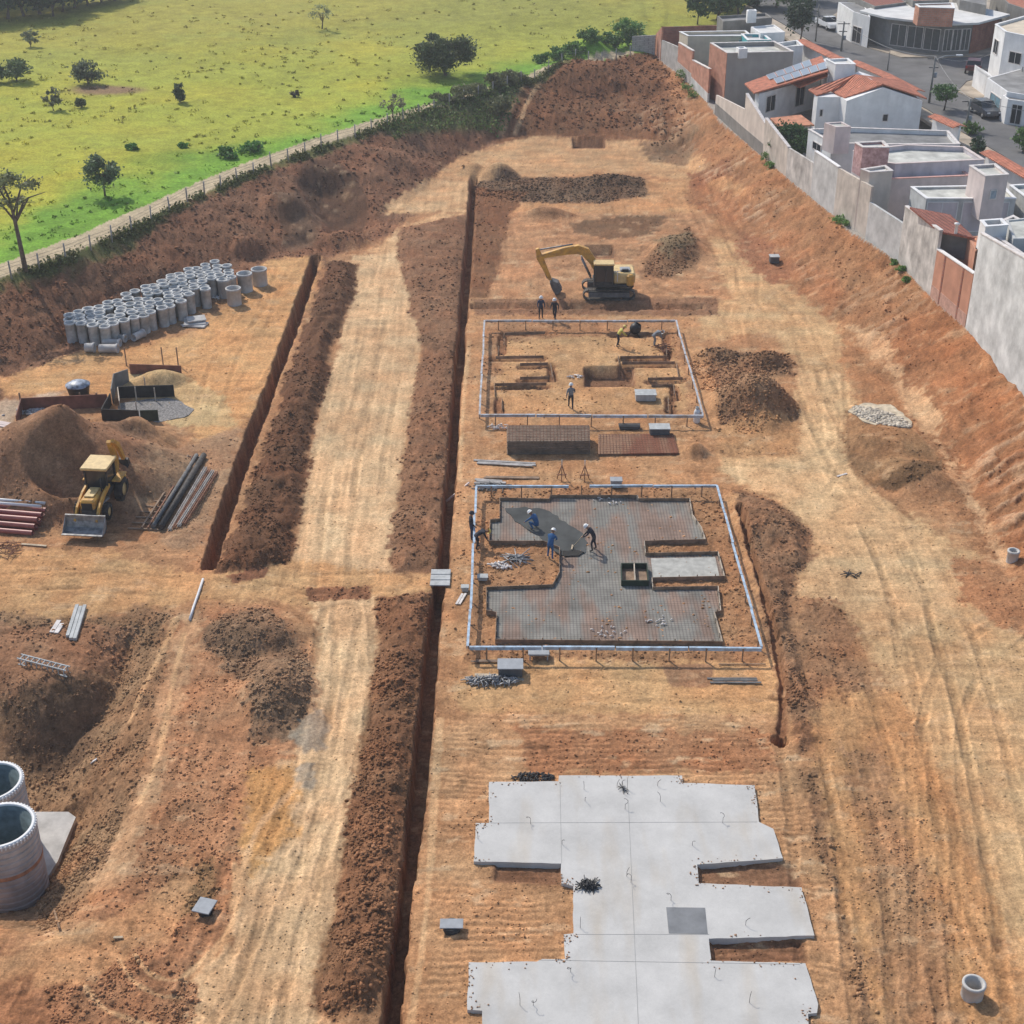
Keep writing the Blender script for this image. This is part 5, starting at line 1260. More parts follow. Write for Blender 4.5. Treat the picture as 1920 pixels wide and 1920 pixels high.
wbuild(tri_prism(W([(1220, 1047), (1341, 1045), (1349, 1082), (1225, 1087)], .08), .05, .09), 'cured_strip', mat('cured_strip', (.42, .41, .37), .9), t)
M_HOLE = mat('wet_pit', (.03, .028, .025), .9)
wbuild(tri_prism(ragged(W([(1055, 1034), (1080, 1032), (1095, 1036), (1085, 1043), (1058, 1044)], .1), .03, .2), .1, .14), 'fresh_heap', M_HOLE, t)
def boards(t, segs, z, h, m, th=.03, off=(0, 0), nm='form_board'):
    for a, b in segs:
        p, q = P(*a, z), P(*b, z)
        mb = MB().bar((p.x, p.y, z + h / 2 - .02), (q.x, q.y, z + h / 2 - .02), th, h)
        L_ = (q - p).length; d = (q - p).normalized()
        for k in range(max(2, int(L_ / 1.0))):
            w_ = p + d * (L_ * (k + .5) / max(2, int(L_ / 1.0))); n = Vector((-d.y, d.x, 0)) * (th / 2 + .022)
            mb.box((w_.x + n.x, w_.y + n.y, z + h / 2 + .03), (.04, .04, h + .1), math.atan2(d.y, d.x))
        wbuild(mb, nm, m, t)
bb = offs(W(BED, .07), -.03)
t2 = thing('formwork', 'timber formwork boards staked round the grey meshed foundation bed', 'formwork', (c.x, c.y, 0))
for i in range(len(bb)):
    a, b = Vector((*bb[i], 0)), Vector((*bb[(i + 1) % len(bb)], 0)); L_ = (b - a).length
    if L_ < .35: continue
    d = (b - a).normalized(); n = Vector((-d.y, d.x, 0))
    if not (abs(d.x) > .5): pass
    mb = MB().bar((a.x, a.y, .12), (b.x, b.y, .12), .03, .30)
    k = max(1, int(L_ / .9))
    for s in range(k):
        w_ = a.lerp(b, (s + .5) / k) + n * random.choice((-1, -1)) * .05
        mb.box((w_.x, w_.y, .14), (.045, .045, .42), math.atan2(d.y, d.x))
    wbuild(mb, 'form_board', M_FORML if abs(d.y) > .5 and a.x > 4 else M_FORM, t2)
def open_box(name, label, px4, z, h, m, cat, mid=True, mi=None):
    pts = W(px4, z + h); cx, cy = sum(p[0] for p in pts) / 4, sum(p[1] for p in pts) / 4
    t = thing(name, label, cat, (cx, cy, z))
    for i in range(4):
        a, b = pts[i], pts[(i + 1) % 4]
        wbuild(MB().bar((*a, z + h / 2), (*b, z + h / 2), .05, h), 'side_panel', m, t)
    if mid:
        a = [(pts[0][k] + pts[1][k]) / 2 for k in (0, 1)]; b = [(pts[2][k] + pts[3][k]) / 2 for k in (0, 1)]
        wbuild(MB().bar((*a, z + h / 2 + .002), (*b, z + h / 2 + .002), .05, h - .004), 'divider', M_FORML, t)
    wbuild(MB().prism(offs(pts, .03), z - .02, z + .02), 'base', mi or m, t)
    return t
open_box('form_box', 'dark two-cell formwork box standing in the middle of the grey bed', [(1165, 1056), (1213, 1056), (1216, 1088), (1166, 1088)], .08, .35, M_GREENB, 'formwork', mi=M_FORM)
# formwork of the farther foundation
def z1(x, y): return (850 + x / 3.84, 420 + y / 3.84)
c = P(1110, 690, 0)
t = thing('formwork', 'scattered low formwork boards on the soil inside the farther blue-grey frame', 'formwork', (c.x, c.y, 0))
boards(t, [(z1(*a), z1(*b)) for a, b in (((370, 800), (660, 790)), ((365, 800), (365, 890)), ((325, 895), (320, 965)), ((305, 970), (650, 965)), ((700, 1020), (715, 1120)), ((480, 1020), (680, 1015)), ((480, 1120), (690, 1115)), ((300, 1165), (670, 1160)), ((295, 1165), (300, 1245)), ((350, 1270), (350, 1355)),
                                        ((1130, 795), (1410, 795)), ((1185, 965), (1195, 1030)), ((1200, 970), (1540, 965)), ((1215, 1010), (1595, 1008)), ((1605, 1020), (1622, 1112)), ((1400, 1125), (1650, 1120)), ((1425, 1172), (1580, 1172)), ((1585, 1172), (1592, 1245)), ((1545, 1260), (1550, 1365)), ((1530, 880), (1535, 960)))], 0, .22, M_FORM)
# --- welded mesh stacks between the foundations
def mesh_stack(label, px4, h, m, lying=0):
    pts = W(px4, h); cx, cy = sum(p[0] for p in pts) / 4, sum(p[1] for p in pts) / 4
    t = thing('rebar_mesh_stack', label, 'steel mesh', (cx, cy, 0))
    n = int(h / .05)
    mb = MB()
    for k in range(n):
        o = offs(pts, random.uniform(-.03, .03)); mb.prism(o, k * h / n + .003, (k + .62) * h / n)
    wbuild(mb, 'stack', m, t)
    a, b, c_, d = [Vector((*p, h + .012)) for p in pts]
    mb = MB()
    for k in range(24): f = (k + .5) / 24; mb.bar(a.lerp(b, f), d.lerp(c_, f), .02, .02)
    for k in range(10): f = (k + .5) / 10; mb.bar(a.lerp(d, f) + Vector((0, 0, .02)), b.lerp(c_, f) + Vector((0, 0, .02)), .02, .02)
    wbuild(mb, 'top_grid', M_RUST, t)
    return t
M_MESHG = mat('old_mesh', (.25, .185, .135), .9, var=.2, scale=2)
mesh_stack('tall rusty brown stack of steel mesh sheets between the two foundations', [(951, 797), (1105, 797), (1106, 826), (951, 827)], .95, M_MESHG)
M_MESHR = mat_slab('striped_mesh', (.30, .125, .075), .12, (.40, .24, .15), .8, 1.1)
mesh_stack('low rust-red striped stack of steel mesh sheets right of the tall stack', [(1122, 814), (1262, 812), (1272, 848), (1122, 850)], .18, M_MESHR)
# --- planks, tables, boxes around the pads
def planks(name, label, a, b, n, wd, m, cat='planks', z0=0.03, spread=.0, th=.04, group=None):
    A, B = GZ(*a), GZ(*b); c = (A + B) / 2
    t = thing(name, label, cat, (c.x, c.y, c.z), 0, group)
    d = (B - A).normalized(); nn = Vector((-d.y, d.x, 0))
    for k in range(n):
        o = nn * ((k - (n - 1) / 2) * (wd + .03 + spread)) + Vector((0, 0, z0 + random.uniform(0, .05)))
        j1, j2 = d * random.uniform(-.2, .2), d * random.uniform(-.2, .2)
        wbuild(MB().bar(A + o + j1, B + o + j2, wd, th), 'plank', m, t)
    return t
M_GWOOD = mat('grey_timber', (.36, .34, .32), .9, var=.2, scale=2)
planks('plank_stack', 'weathered grey planks stacked behind the top left corner of the nearer blue frame', (893, 867), (1000, 873), 3, .18, M_GWOOD)
planks('plank_stack', 'brown planks lying on soil just beyond the nearer blue frame', (905, 896), (1012, 897), 2, .14, M_FORM)
planks('plank_stack', 'grey plank with debris at the top left corner of the nearer blue frame', (895, 903), (945, 906), 3, .2, M_GWOOD)
planks('plank_stack', 'dark timber planks lying below the bottom right corner of the nearer blue frame', (1332, 1277), (1425, 1278), 3, .11, M_GRIME, spread=.04)
planks('plank_stack', 'long pale board by the dark grey box below the nearer frame', (885, 1270), (978, 1272), 2, .2, M_WOODL)
planks('plank_stack', 'dark strips along the ground below the nearer blue frame', (890, 1241), (960, 1241), 2, .1, M_FORM)
planks('long_plank', 'pale pipe-like plank bridging the long trench left of the nearer frame', (835, 909), (878, 910), 1, .16, M_PINK, z0=.12, th=.08)
planks('long_batten', 'thin batten laid on the soil at the lower right of the nearer frame', (1345, 1247), (1430, 1247), 1, .05, M_FORM)
planks('plank_stack', 'pale plank piece leaning beside the left edge of the nearer blue frame', (858, 1135), (872, 1112), 2, .12, M_COPE)
tangle('rebar_heap', 'black coiled heap of offcuts below the nearer blue frame', 922, 1279, 0, 110, 1.25, .32, .35, .03, M_STEEL, 'offcuts', (.2, .6))
tangle('rebar_heap', 'dark rod bundle lying inside the left bay of the nearer frame', 968, 1052, 0, 26, .5, .5, .25, .03, M_STEEL, 'offcuts', (.7, 1.5))
tangle('debris_heap', 'pale scraps heap inside the left bay of the nearer frame', 935, 1063, 0, 26, .7, .3, .1, .05, M_COPE, 'debris', (.1, .4))
tangle('debris_heap', 'scattered offcuts by the top left corner of the nearer frame', 925, 915, 0, 60, 1.2, .5, .1, .03, M_GRIME, 'debris', (.2, .7))
tangle('debris_heap', 'small scraps pile left of the tall mesh stack', 935, 802, 0, 30, .8, .4, .1, .03, M_COPE, 'debris', (.1, .5))
tangle('brush_heap', 'black clumpy debris at the far edge of the finished slab', 1000, 1459, 0, 90, .9, .25, .15, .03, M_BLACKM, 'debris', (.1, .35))
def crate(name, label, px, py, s, m, cat='box', z=0, rz=0.0, lid=None, legs=False, group=None):
    p = P(px, py, z); p.z = z
    t = thing(name, label, cat, tuple(p), rz, group)
    z0 = .0 if not legs else .25
    MB().bbox((0, 0, z0 + s[2] / 2 + .005), s, .04).build('body', m, t)
    MB().bbox((0, 0, z0 + s[2] + .03), (s[0] + .08, s[1] + .08, .05), .015).build('lid', lid or m, t)
    if legs:
        for i in (-1, 1):
            for j in (-1, 1): MB().box((i * (s[0] / 2 - .05), j * (s[1] / 2 - .05), .125), (.06, .06, .25)).build('leg', m, t)
    return t
M_PALE = mat('pale_box', (.42, .43, .42), .7, var=.12)
crate('tool_box', 'dark grey tool box beside the black coil heap below the nearer frame', 957, 1262, (1.15, .8, .5), M_DGREY, lid=M_GREYP)
crate('grey_table', 'grey square mixing table standing at the lower edge of the nearer blue frame', 1010, 1232, (.95, .6, .08), M_GREYP, cat='table', legs=True)
crate('tool_box', 'pale box with dark front on the soil inside the farther frame', 1210, 748, (1.35, .9, .45), M_PALE)
crate('tool_box', 'dark box with pale lid above the striped mesh stack', 1236, 815, (1.25, .8, .55), M_DGREY, lid=M_PALE)
crate('steel_trough', 'low dark flat trough left of the box above the striped mesh stack', 1180, 803, (1.3, .5, .18), M_DGREY, lid=M_BLACKM)
crate('tool_box', 'small grey box on the top board side of the nearer blue frame', 1155, 912, (.65, .5, .45), M_GREYP)
crate('debris_box', 'grey cube half sunk in the slope right of the farthest pad', 1451, 492, (.75, .7, .55), M_DGREY, lid=M_PALE)
crate('concrete_block', 'pale grey block by the left side of the nearer blue frame', 872, 1108, (.35, .3, .25), M_PALE, 'block')
crate('concrete_block', 'small white bag beside the left workers of the nearer frame', 905, 1087, (.5, .35, .2), M_PALE, 'bag')
# stands
for px, lb in ((1053, 'left of the two rusty rod stands beyond the nearer blue frame'), (1096, 'right of the two rusty rod stands beyond the nearer blue frame')):
    p = GZ(px, 900); t = thing('rod_stand', lb, 'stand', tuple(p), 0, 'rod stands')
    for k in range(3):
        a = k * 2.09 + .5
        MB().tube([(0, 0, 1.0), (.32 * math.cos(a), .32 * math.sin(a), 0)], .028, 6).build('leg', M_RUST, t)
    MB().box((0, 0, .35), (.6, .08, .04)).build('crossbar', M_RUST, t); MB().tube([(0, 0, .9), (0, 0, 1.35)], .03, 6).build('rod', M_PALE, t)
p = GZ(1306, 792)
t = thing('gas_bottle', 'white cylinder at the near right corner of the farther frame', 'gas bottle', tuple(p))
MB().lathe([(.01, 0), (.2, .02), (.22, .1), (.22, .75), (.16, .92), (.06, .98), (.05, 1.05)], n=16).build('tank', M_PVC, t)
MB().lathe([(.12, .98), (.12, 1.12), (.10, 1.12), (.10, .98)], n=12).build('collar', M_PALE, t)
# --- manhole rings and cover plates
def ring(name, label, px, py, r, h, m=M_CONCL, z=None, grp=None):
    p = GZ(px, py); o = MB().lathe([(r, -.12), (r, h - .12), (r + .03, h - .1), (r + .03, h), (r - .07, h), (r - .07, -.1)], n=28).build(name, m); o.location = p
    return tag(o, label, 'concrete ring', grp)
ring('concrete_ring', 'open concrete manhole ring alone on tan soil in the lower right corner', 1822, 1866, .39, .62)
ring('concrete_ring', 'short grey concrete ring at the foot of the right-hand slope', 1896, 1058, .30, .62)
def plate(label, px, py, s, base=.3, rz=0.0, m=M_GREYP):
    p = GZ(px, py); t = thing('cover_plate', label, 'cover plate', tuple(p), rz, 'grey cover plates')
    MB().lathe([(s[0] * .38, -.1), (s[0] * .38, base), (s[0] * .3, base), (s[0] * .3, -.1)], n=20).build('pit_ring', M_BLACKM, t)
    MB().bbox((0, 0, base + .03), (s[0], s[1], .05), .015).build('plate', m, t)
plate('grey plate over a dark pit ring on brown soil left of the lower haul road', 385, 1709, (.72, .78), .28, -.28)
plate('grey plate on the ribbed ground left of the finished slab', 847, 1742, (.88, .5), .22)
p = P(826, 1086, 0); t = thing('trench_cover', 'pale grey panels laid across the long trench as a footbridge', 'footbridge', (p.x, p.y, .02))
for k in range(3): MB().bbox((0, (k - 1) * .56, .08), (1.05, .5, .07), .015).build('panel', M_PALE, t)
for k in (-1, 1): MB().box((k * .4, 0, .02), (.08, 1.7, .05)).build('runner', M_FORM, t)
# --- concrete pipes
def pipe_obj(r, h, m, name='concrete_pipe'):
    mb = MB().lathe([(r, 0), (r, h - .16), (r + .05, h - .13), (r + .05, h), (r - .05, h), (r - .05, .0), (r, 0)], n=18)
    return mb.build(name, m)
poly = [tuple(p) for p in W([(134, 648), (238, 656), (335, 616), (350, 590), (412, 570), (448, 545), (405, 520), (300, 558), (205, 598), (133, 618)], 0)]
proto = pipe_obj(.375, 1.55, M_CONC)
A = P(137, 640, 0); B = P(405, 555, 0); d = (B - A).normalized(); nn = Vector((-d.y, d.x, 0))
if nn.y < 0: nn = -nn
k = 0
for i in range(-3, 30):
    for jj in range(-3, 12):
        q = A + d * (i * .84 + (jj % 2) * .42) + nn * (jj * .76)
        if not inside(np.array([q.x]), np.array([q.y]), poly)[0]: continue
        if random.random() < .07: continue
        o = proto if k == 0 else proto.copy()
        if k: C.objects.link(o)
        s = random.uniform(.92, 1.05)
        o.location = (q.x + random.uniform(-.11, .11), q.y + random.uniform(-.11, .11), ground_z(q.x, q.y) - .03); o.scale = (s, s, random.uniform(.9, 1.04))
        o.rotation_euler = (random.uniform(-.02, .02), random.uniform(-.02, .02), random.uniform(0, 6))
        tag(o, 'upright grey concrete pipe packed in the big cluster by the left bank', 'concrete pipe', 'upright concrete pipes stored by the left bank'); k += 1
for px, py, lb, r, h in ((440, 570, 'wide pinkish-grey concrete pipe standing nearest at the right end of the pipe store', .56, 1.35), (423, 556, 'wide concrete pipe half hidden behind the nearest wide pipe', .55, 1.5), (461, 545, 'wide concrete pipe standing between the others at the right end', .58, 1.5), (488, 534, 'wide concrete pipe standing alone farthest to the right', .60, 1.35)):
    o = pipe_obj(r, h, M_CONCL if r != .58 else M_CONC); o.location = GZ(px, py); tag(o, lb, 'concrete pipe', 'wide concrete pipes')
def lying(px, py, r, L_, a, lb, m=M_CONCL, z=0, nm='concrete_pipe', grp='concrete pipes lying down', cat='concrete pipe'):
    p = GZ(px, py); o = pipe_obj(r, L_, m, nm); o.location = (p.x - math.cos(a) * L_ / 2, p.y - math.sin(a) * L_ / 2, p.z + r + .03 + z); o.rotation_euler = (0, R(90), a)
    return tag(o, lb, cat, grp)
lying(205, 661, .30, 1.35, 0.0, 'grey concrete pipe lying nearest in front of the pipe cluster')
lying(211, 649, .26, 1.3, -.15, 'second lying concrete pipe just behind the nearest one')
lying(222, 640, .26, 1.3, -.3, 'third lying concrete pipe pointing to the right in front of the cluster')
lying(170, 660, .32, .7, 0.0, 'short concrete pipe lying left of the other fallen pipes')
lying(260, 636, .28, 1.1, 1.1, 'concrete pipe lying end-on to the right of the fallen pipes')
# broken slab scrap
p = GZ(366, 608); t = thing('slab_scrap', 'pile of tilted pale concrete slabs at the foot of the pipe cluster', 'slab pile', tuple(p))
for k, (dx, dy, z, rz, rx, s) in enumerate(((0, 0, .25, .2, .12, (1.6, 1.2, .12)), (.1, -.25, .1, -.2, .02, (1.7, 1.0, .12)), (-.5, -.35, .12, .5, -.1, (.9, .6, .1)), (.1, .1, .42, .35, .1, (1.4, .9, .1)))):
    MB().bbox((dx, dy, z), s, .03, rz, rx).build('slab', M_CONCL, t)
q = GZ(340, 590)
tag(MB().bar(GZ(327, 572) + Vector((0, 0, 1.3)), GZ(347, 603) + Vector((0, 0, .1)), .1).build('timber_prop', M_PALE), 'pale timber prop leaning from the pipe cluster down to the slab pile', 'prop')
tangle('debris_heap', 'white scraps beside the wide concrete pipes', 410, 560, 0, 10, .5, .25, .1, .06, M_PVC, 'debris', (.1, .3))
# --- material bays
def z2(x, y): return (x / 3.2, 420 + y / 3.2)
def panel(t, a, b, z, h, m, nm='side_panel', th=.06):
    p, q = P(*z2(*a), z + h), P(*z2(*b), z + h)
    return wbuild(MB().bar((p.x, p.y, z + h / 2), (q.x, q.y, z + h / 2), th, h), nm, m, t)
M_BAYR = mat('bay_panel', (.20, .085, .06), .8, var=.2, scale=1.5)
M_BAYD = mat('bay_panel_dark', (.028, .026, .024), .75, var=.3, scale=1.5)
c = P(*z2(380, 1090), 0)
t = thing('material_bay', 'red-brown panelled bay holding pale stones beside the water tank', 'storage bay', (c.x, c.y, 0))
panel(t, (125, 1045), (640, 1020), 0, .95, M_BAYR); panel(t, (125, 1047), (95, 1150), 0, .8, M_BAYR)
for x in (130, 490, 590): p = P(*z2(x, 1100), 0); wbuild(MB().box((p.x, p.y, .5), (.09, .09, 1.1)), 'post', M_FORM, t)
c = P(*z2(800, 1080), 0)
t = thing('material_bay', 'black panelled bay with grey gravel floor below the sand pile', 'storage bay', (c.x, c.y, 0))
panel(t, (705, 975), (1040, 965), 0, .85, M_BAYD); panel(t, (705, 977), (715, 1060), 0, .85, M_FORML)
panel(t, (605, 1110), (830, 1118), 0, .8, M_BAYD); panel(t, (838, 1118), (945, 1115), 0, .8, M_GREENB); panel(t, (607, 1108), (660, 1015), 0, .8, M_BAYD)
for x, y in ((820, 1060), (935, 1065), (875, 1000), (825, 1150)): p = P(*z2(x, y), 0); wbuild(MB().box((p.x, p.y, .5), (.07, .07, 1.0)), 'post', M_FORML, t)
c = P(*z2(1000, 1100), 0)
wbuild(MB().prism(ragged(W([z2(*q) for q in ((720, 1075), (1000, 1040), (1090, 1065), (1165, 1110), (1100, 1160), (950, 1190), (700, 1150))], .03), .12, .4), -.1, .03), 'gravel_floor', mat('gravel', (.24, .225, .21), .95, var=.3, scale=8), t)
c = P(*z2(930, 880), 0)
t = thing('material_bay', 'dark brown panelled bay behind the yellow sand pile', 'storage bay', (c.x, c.y, 0))
panel(t, (775, 840), (1085, 850), 0, .75, M_BAYR); 
panel(t, (665, 990), (680, 900), 0, 1.1, M_CEMENT); panel(t, (680, 898), (765, 870), 0, 1.1, M_CEMENT)
for x in (760, 980, 1070): p = P(*z2(x, 850), 0); wbuild(MB().box((p.x, p.y, .7), (.07, .07, 1.4)), 'post', M_FORM, t)
x = rng.normal(0, 1, 260) * .55; y = rng.normal(0, 1, 260) * .35; c = P(*z2(235, 1125), 0)
tag(lumps('stone_heap', c.x + x, c.y + y, .0 * x + .12 * np.exp(-(x ** 2 + y ** 2)), rng.uniform(.05, .13, 260), rng.uniform(.3, .55, (260, 1)) * np.array([1, .98, .94]), M_CLOD), 'pale stones heaped in the red-brown bay', 'stones')
p = GZ(149, 742); t = thing('water_tank', 'round black water tank with blue-white cover beside the bays', 'water tank', tuple(p))
MB().lathe([(.01, 0), (.62, 0), (.78, .75), (.80, .8), (.74, .8)], n=24).build('tank', M_BLACK, t)
MB().lathe([(.81, .8), (.81, .86), (.5, 1.02), (.2, 1.1), (.01, 1.12)], n=24).build('cover', mat('cover_bluegrey', (.30, .34, .40), .4, var=.45, scale=3), t)
# --- red pipes
base = GZ(45, 1000)
k = 0
for row, (n, z) in enumerate(((5, .16), (4, .42), (3, .68))):
    for i in range(n):
        px, py = 97 - row * 2 - (i * 7), 985 + (i - 2) * 7 - row * 2
        p = P(94 - i * 8 + row * -2, 968 + (i * 9) + row * 4, 0)
        a = R(171)
        o = MB().tube([(0, 0, 0), (6.0, 0, 0)], .15, 12, cap=False)
        o.tube([(0, 0, 0), (.0001 + 6.0, 0, 0)], .125, 12, cap=False); o.lathe([(.15, 0), (.125, 0)], n=12)
        o = o.build('red_pipe', M_REDP)
        o.location = (p.x, p.y, z + .0); o.rotation_euler = (0, 0, a + random.uniform(-.01, .01))
        tag(o, 'long red-brown plastic pipe in the stack at the left edge', 'pipe', 'red pipes stacked at the left edge'); k += 1
for i, s in enumerate((0, 1, 2)):
    p = P(98 - i * 8, 965 + i * 6, 0); o = MB().tube([(0, 0, 0), (5.0, 0, 0)], .09, 10).build('highlight_tube', M_PVC)  # added white tubes stand for the bright highlights on the red pipes
    o.location = (p.x, p.y, .95); o.rotation_euler = (0, 0, R(171)); tag(o, 'thin white tube added as the highlight on top of the red pipe stack', 'pipe', 'white highlight tubes on the red pipes')
planks('plank_stack', 'pale plank lying in front of the red pipe stack', (45, 1022), (82, 1025), 1, .14, M_WOODL)
tangle('wire_coil', 'thin rusty wire tangle at the left edge below the red pipes', 12, 1035, 0, 30, .7, .8, .4, .02, M_RUST, 'wire', (.5, 1.3))
planks('plank_stack', 'reddish boards at the left edge beside the pebble patch', (-20, 792), (24, 800), 3, .2, M_PINK)
# --- long black pipe and cages next to the backhoe
A, B = GZ(302, 995), GZ(383, 858)
o = MB().tube([A + Vector((0, 0, .2)), B + Vector((0, 0, .2))], .18, 16).build('black_pipe', mat('dusty_black', (.06, .052, .046), .7, var=.3))
tag(o, 'long thick black pipe lying on battens beside the left trench', 'pipe')
o = MB().tube([A + Vector((-.45, .1, .2)), B + Vector((-.45, 0, .2))], .13, 12).build('black_pipe', M_GRIME)
tag(o, 'thinner grey-black pipe lying along the left side of the thick black pipe', 'pipe')
c = (A + B) / 2; t = thing('batten_rack', 'ladder-like rack of brown battens left of the black pipe', 'rack', tuple(c))
d = (B - A).normalized(); n = Vector((-d.y, d.x, 0)); n = n if n.x < 0 else -n
for k in range(15):
    f = k / 14; p = A.lerp(B, f) + Vector((0, 0, .06)); l = 1.9 - .4 * f
    wbuild(MB().bar(p, p + n * l + Vector((0, 0, .02)), .09, .06), 'batten', M_FORM, t)
wbuild(MB().bar(A + n * 1.1 + Vector((0, 0, .15)), B + n * 1.0 + Vector((0, 0, .15)), .1, .07), 'rail', M_FORM, t)
wbuild(MB().bar(A + n * .75 + Vector((0, 0, .15)), B + n * .7 + Vector((0, 0, .15)), .08, .07), 'rail', M_RUST, t)
# column cages
def cage(a, b, wd, m, lb, z=.1, nrung=24, name='rebar_cage', rad=.016, grp=None, cat='rebar cage'):
    A, B = GZ(*a), GZ(*b); A.z += z; B.z += z; d = (B - A).normalized(); n = Vector((-d.y, d.x, 0)) * wd / 2; up = Vector((0, 0, wd))
    mb = MB()
    for s, u_ in ((-1, 0), (1, 0), (1, 1), (-1, 1)): mb.bar(A + n * s + up * u_, B + n * s + up * u_, rad * 2)
    for k in range(nrung):
        f = (k + .5) / nrung; p = A.lerp(B, f)
        r = [p - n, p + n, p + n + up, p - n + up]
        for i in range(4): mb.bar(r[i], r[(i + 1) % 4], rad * 1.5)
    return tag(mb.build(name, m), lb, cat, grp)
for i in range(4):
    cage((318 + i * 9, 998 - i * 2), (386 + i * 7, 880 + i * 3), .14, (M_GWOOD, M_RUST, M_GWOOD, M_RUST)[i], ('grey steel cage closest to the black pipe', 'rusty steel cage second from the black pipe', 'grey steel cage third from the black pipe', 'rusty steel cage farthest from the black pipe')[i], z=.04, nrung=30, grp='steel cages beside the black pipe', rad=.02)
cage((38, 1241), (128, 1258), .35, M_PALE, 'pale ladder-like cage lying on the lower left soil', nrung=9, z=.0, rad=.028)
# posts on the left
planks('concrete_posts', 'bundle of long grey concrete posts lying left of the cross track', (134, 1198), (152, 1142), 3, .17, M_PALE, 'concrete posts', th=.15, z0=.1)
planks('concrete_posts', 'short pale slabs lying beside the long grey concrete posts', (100, 1190), (115, 1168), 2, .22, M_COPE, 'concrete slabs', th=.06)
o = MB().tube([GZ(356, 1163) + Vector((0, 0, .06)), GZ(363, 1140) + Vector((0, 0, .06)), GZ(372, 1115) + Vector((0, 0, .06)), GZ(381, 1088) + Vector((0, 0, .1))], .07, 8).build('white_hose', M_PVC)
tag(o, 'white plastic pipe crossing the tan track towards the left trench', 'pipe')
planks('long_plank', 'small pale plank on the slope above the tanks', (162, 1372), (174, 1372), 1, .12, M_PVC)
# --- tall tanks in the pit
def big_tank(label, px, py, zt, r, zb):
    p = P(px, py, zt); t = thing('ribbed_tank', label, 'tank', (p.x, p.y, zb), 0, 'tall ribbed tanks')
    prof = []
    h = zt - zb; n = 13
    for k in range(n):
        z0 = h * k / n; z1_ = h * (k + 1) / n
        prof += [(r * 1.0, z0 + .02), (r * 1.05, z0 + .06), (r * 1.05, z1_ - .06), (r, z1_ - .02)]
    MB().lathe(prof, n=48, smooth=False).build('shell', mat('tank_shell', (.54, .455, .40), .7, var=.12, scale=1.2, streaks=.15), t)
    inner = [(r * .93, h), (r * .93, h * .08), (.01, h * .08)]
    MB().lathe([(r * 1.0, h - .02), (r * .93, h)] + inner[1:], n=48).build('lining', mat('tank_lining', (.17, .215, .22), .95, var=.15, spec=.05), t)
    MB().lathe([(r * .93, h), (r * .93, h + .07), (r * 1.04, h + .07), (r * 1.04, h - .05)], n=48).build('rim', M_PVC, t)
    tm = MB()
    for k in range(56):
        a = k / 56 * 2 * math.pi; tm.box((r * 1.055 * math.cos(a), r * 1.055 * math.sin(a), h - .03), (.05, .06, .17), a)
    tm.lathe([(r * 1.03, h - .12), (r * 1.035, h - .1)], n=48); tm.build('rim_teeth', M_PVC, t)
    MB().lathe([(r * 1.054, h * .54), (r * 1.06, h * .55), (r * 1.06, h * .58), (r * 1.054, h * .59)], n=48).build('rust_band', mat('rust_band', (.50, .24, .13), .8, var=.2), t)
    return t
big_tank('nearer tall ribbed tank with white toothed rim standing in the pit', 0, 1549, .6, 1.35, -3.15)
big_tank('farther tall ribbed tank behind the nearer one at the left edge', -18, 1467, .6, 1.28, -3.15)
t = MB().prism(W([(-120, 1560), (40, 1522), (128, 1522), (142, 1532), (122, 1580), (108, 1615), (60, 1690), (-120, 1700)], -2.7), -3.3, -2.7).build('concrete_pad', M_CONCL)
tag(t, 'pale concrete base pad beneath the tall ribbed tanks', 'slab')
tag(MB().tube([P(97, 1690, -2.2), P(112, 1742, -.1)], .05, 6).build('timber_prop', M_WOOD), 'thin timber pole leaning on the pit edge by the tank', 'pole')
planks('long_plank', 'small wooden offcut on the brown soil left of the lower road', (217, 1760), (240, 1760), 1, .1, M_WOODL)
# rubble on the right
n = 900
x = rng.uniform(-1, 1, n); y = rng.uniform(-1, 1, n); k_ = (x ** 2 + y ** 2 < 1) & (rng.random(n) < .9)
x, y = x[k_], y[k_]; a, b = P(1600, 765, 0), P(1705, 805, 0); c = (a + b) / 2; d = (b - a) / 2; nn = Vector((-d.y, d.x, 0)).normalized() * 1.0
X_ = c.x + x * d.x + y * nn.x; Y_ = c.y + x * d.y + y * nn.y
tag(lumps('rubble_heap', X_, Y_, terrain(X_, Y_)[0] + .12 * (1 - x ** 2 - y ** 2), rng.uniform(.06, .16, len(x)), rng.uniform(.45, .8, (len(x), 1)) * np.array([.82, .72, .58]), M_CLOD), 'pale heap of broken stone on the soil at the foot of the right bank', 'rubble')
a = W([(1590, 770), (1620, 755), (1670, 758), (1705, 785), (1710, 812), (1670, 808), (1620, 790)], .08)
tag(MB().prism(ragged(a, .15, .4), -.2, .07).build('plaster_spill', mat('lime_spill', (.56, .47, .34), .95, var=.2, scale=2)), 'flat pale spill under the broken stone heap', 'spill')
for px, py, lb in ((1345, 320, 'white scrap at the foot of the far right slope'), (1320, 316, 'white crumpled scrap left of the other far scrap')):
    tangle('white_scrap', lb, px, py, .3, 8, .5, .25, .1, .07, M_PVC, 'debris', (.2, .5))
tangle('debris_heap', 'dark thin rods lying on the tan soil right of the nearer frame', 1596, 1078, 0, 5, .45, .1, .03, .03, M_BLACKM, 'debris', (.5, .9))
planks('long_plank', 'pale plank by the tall mound right of the farther frame', (1568, 893), (1590, 888), 1, .12, M_COPE)

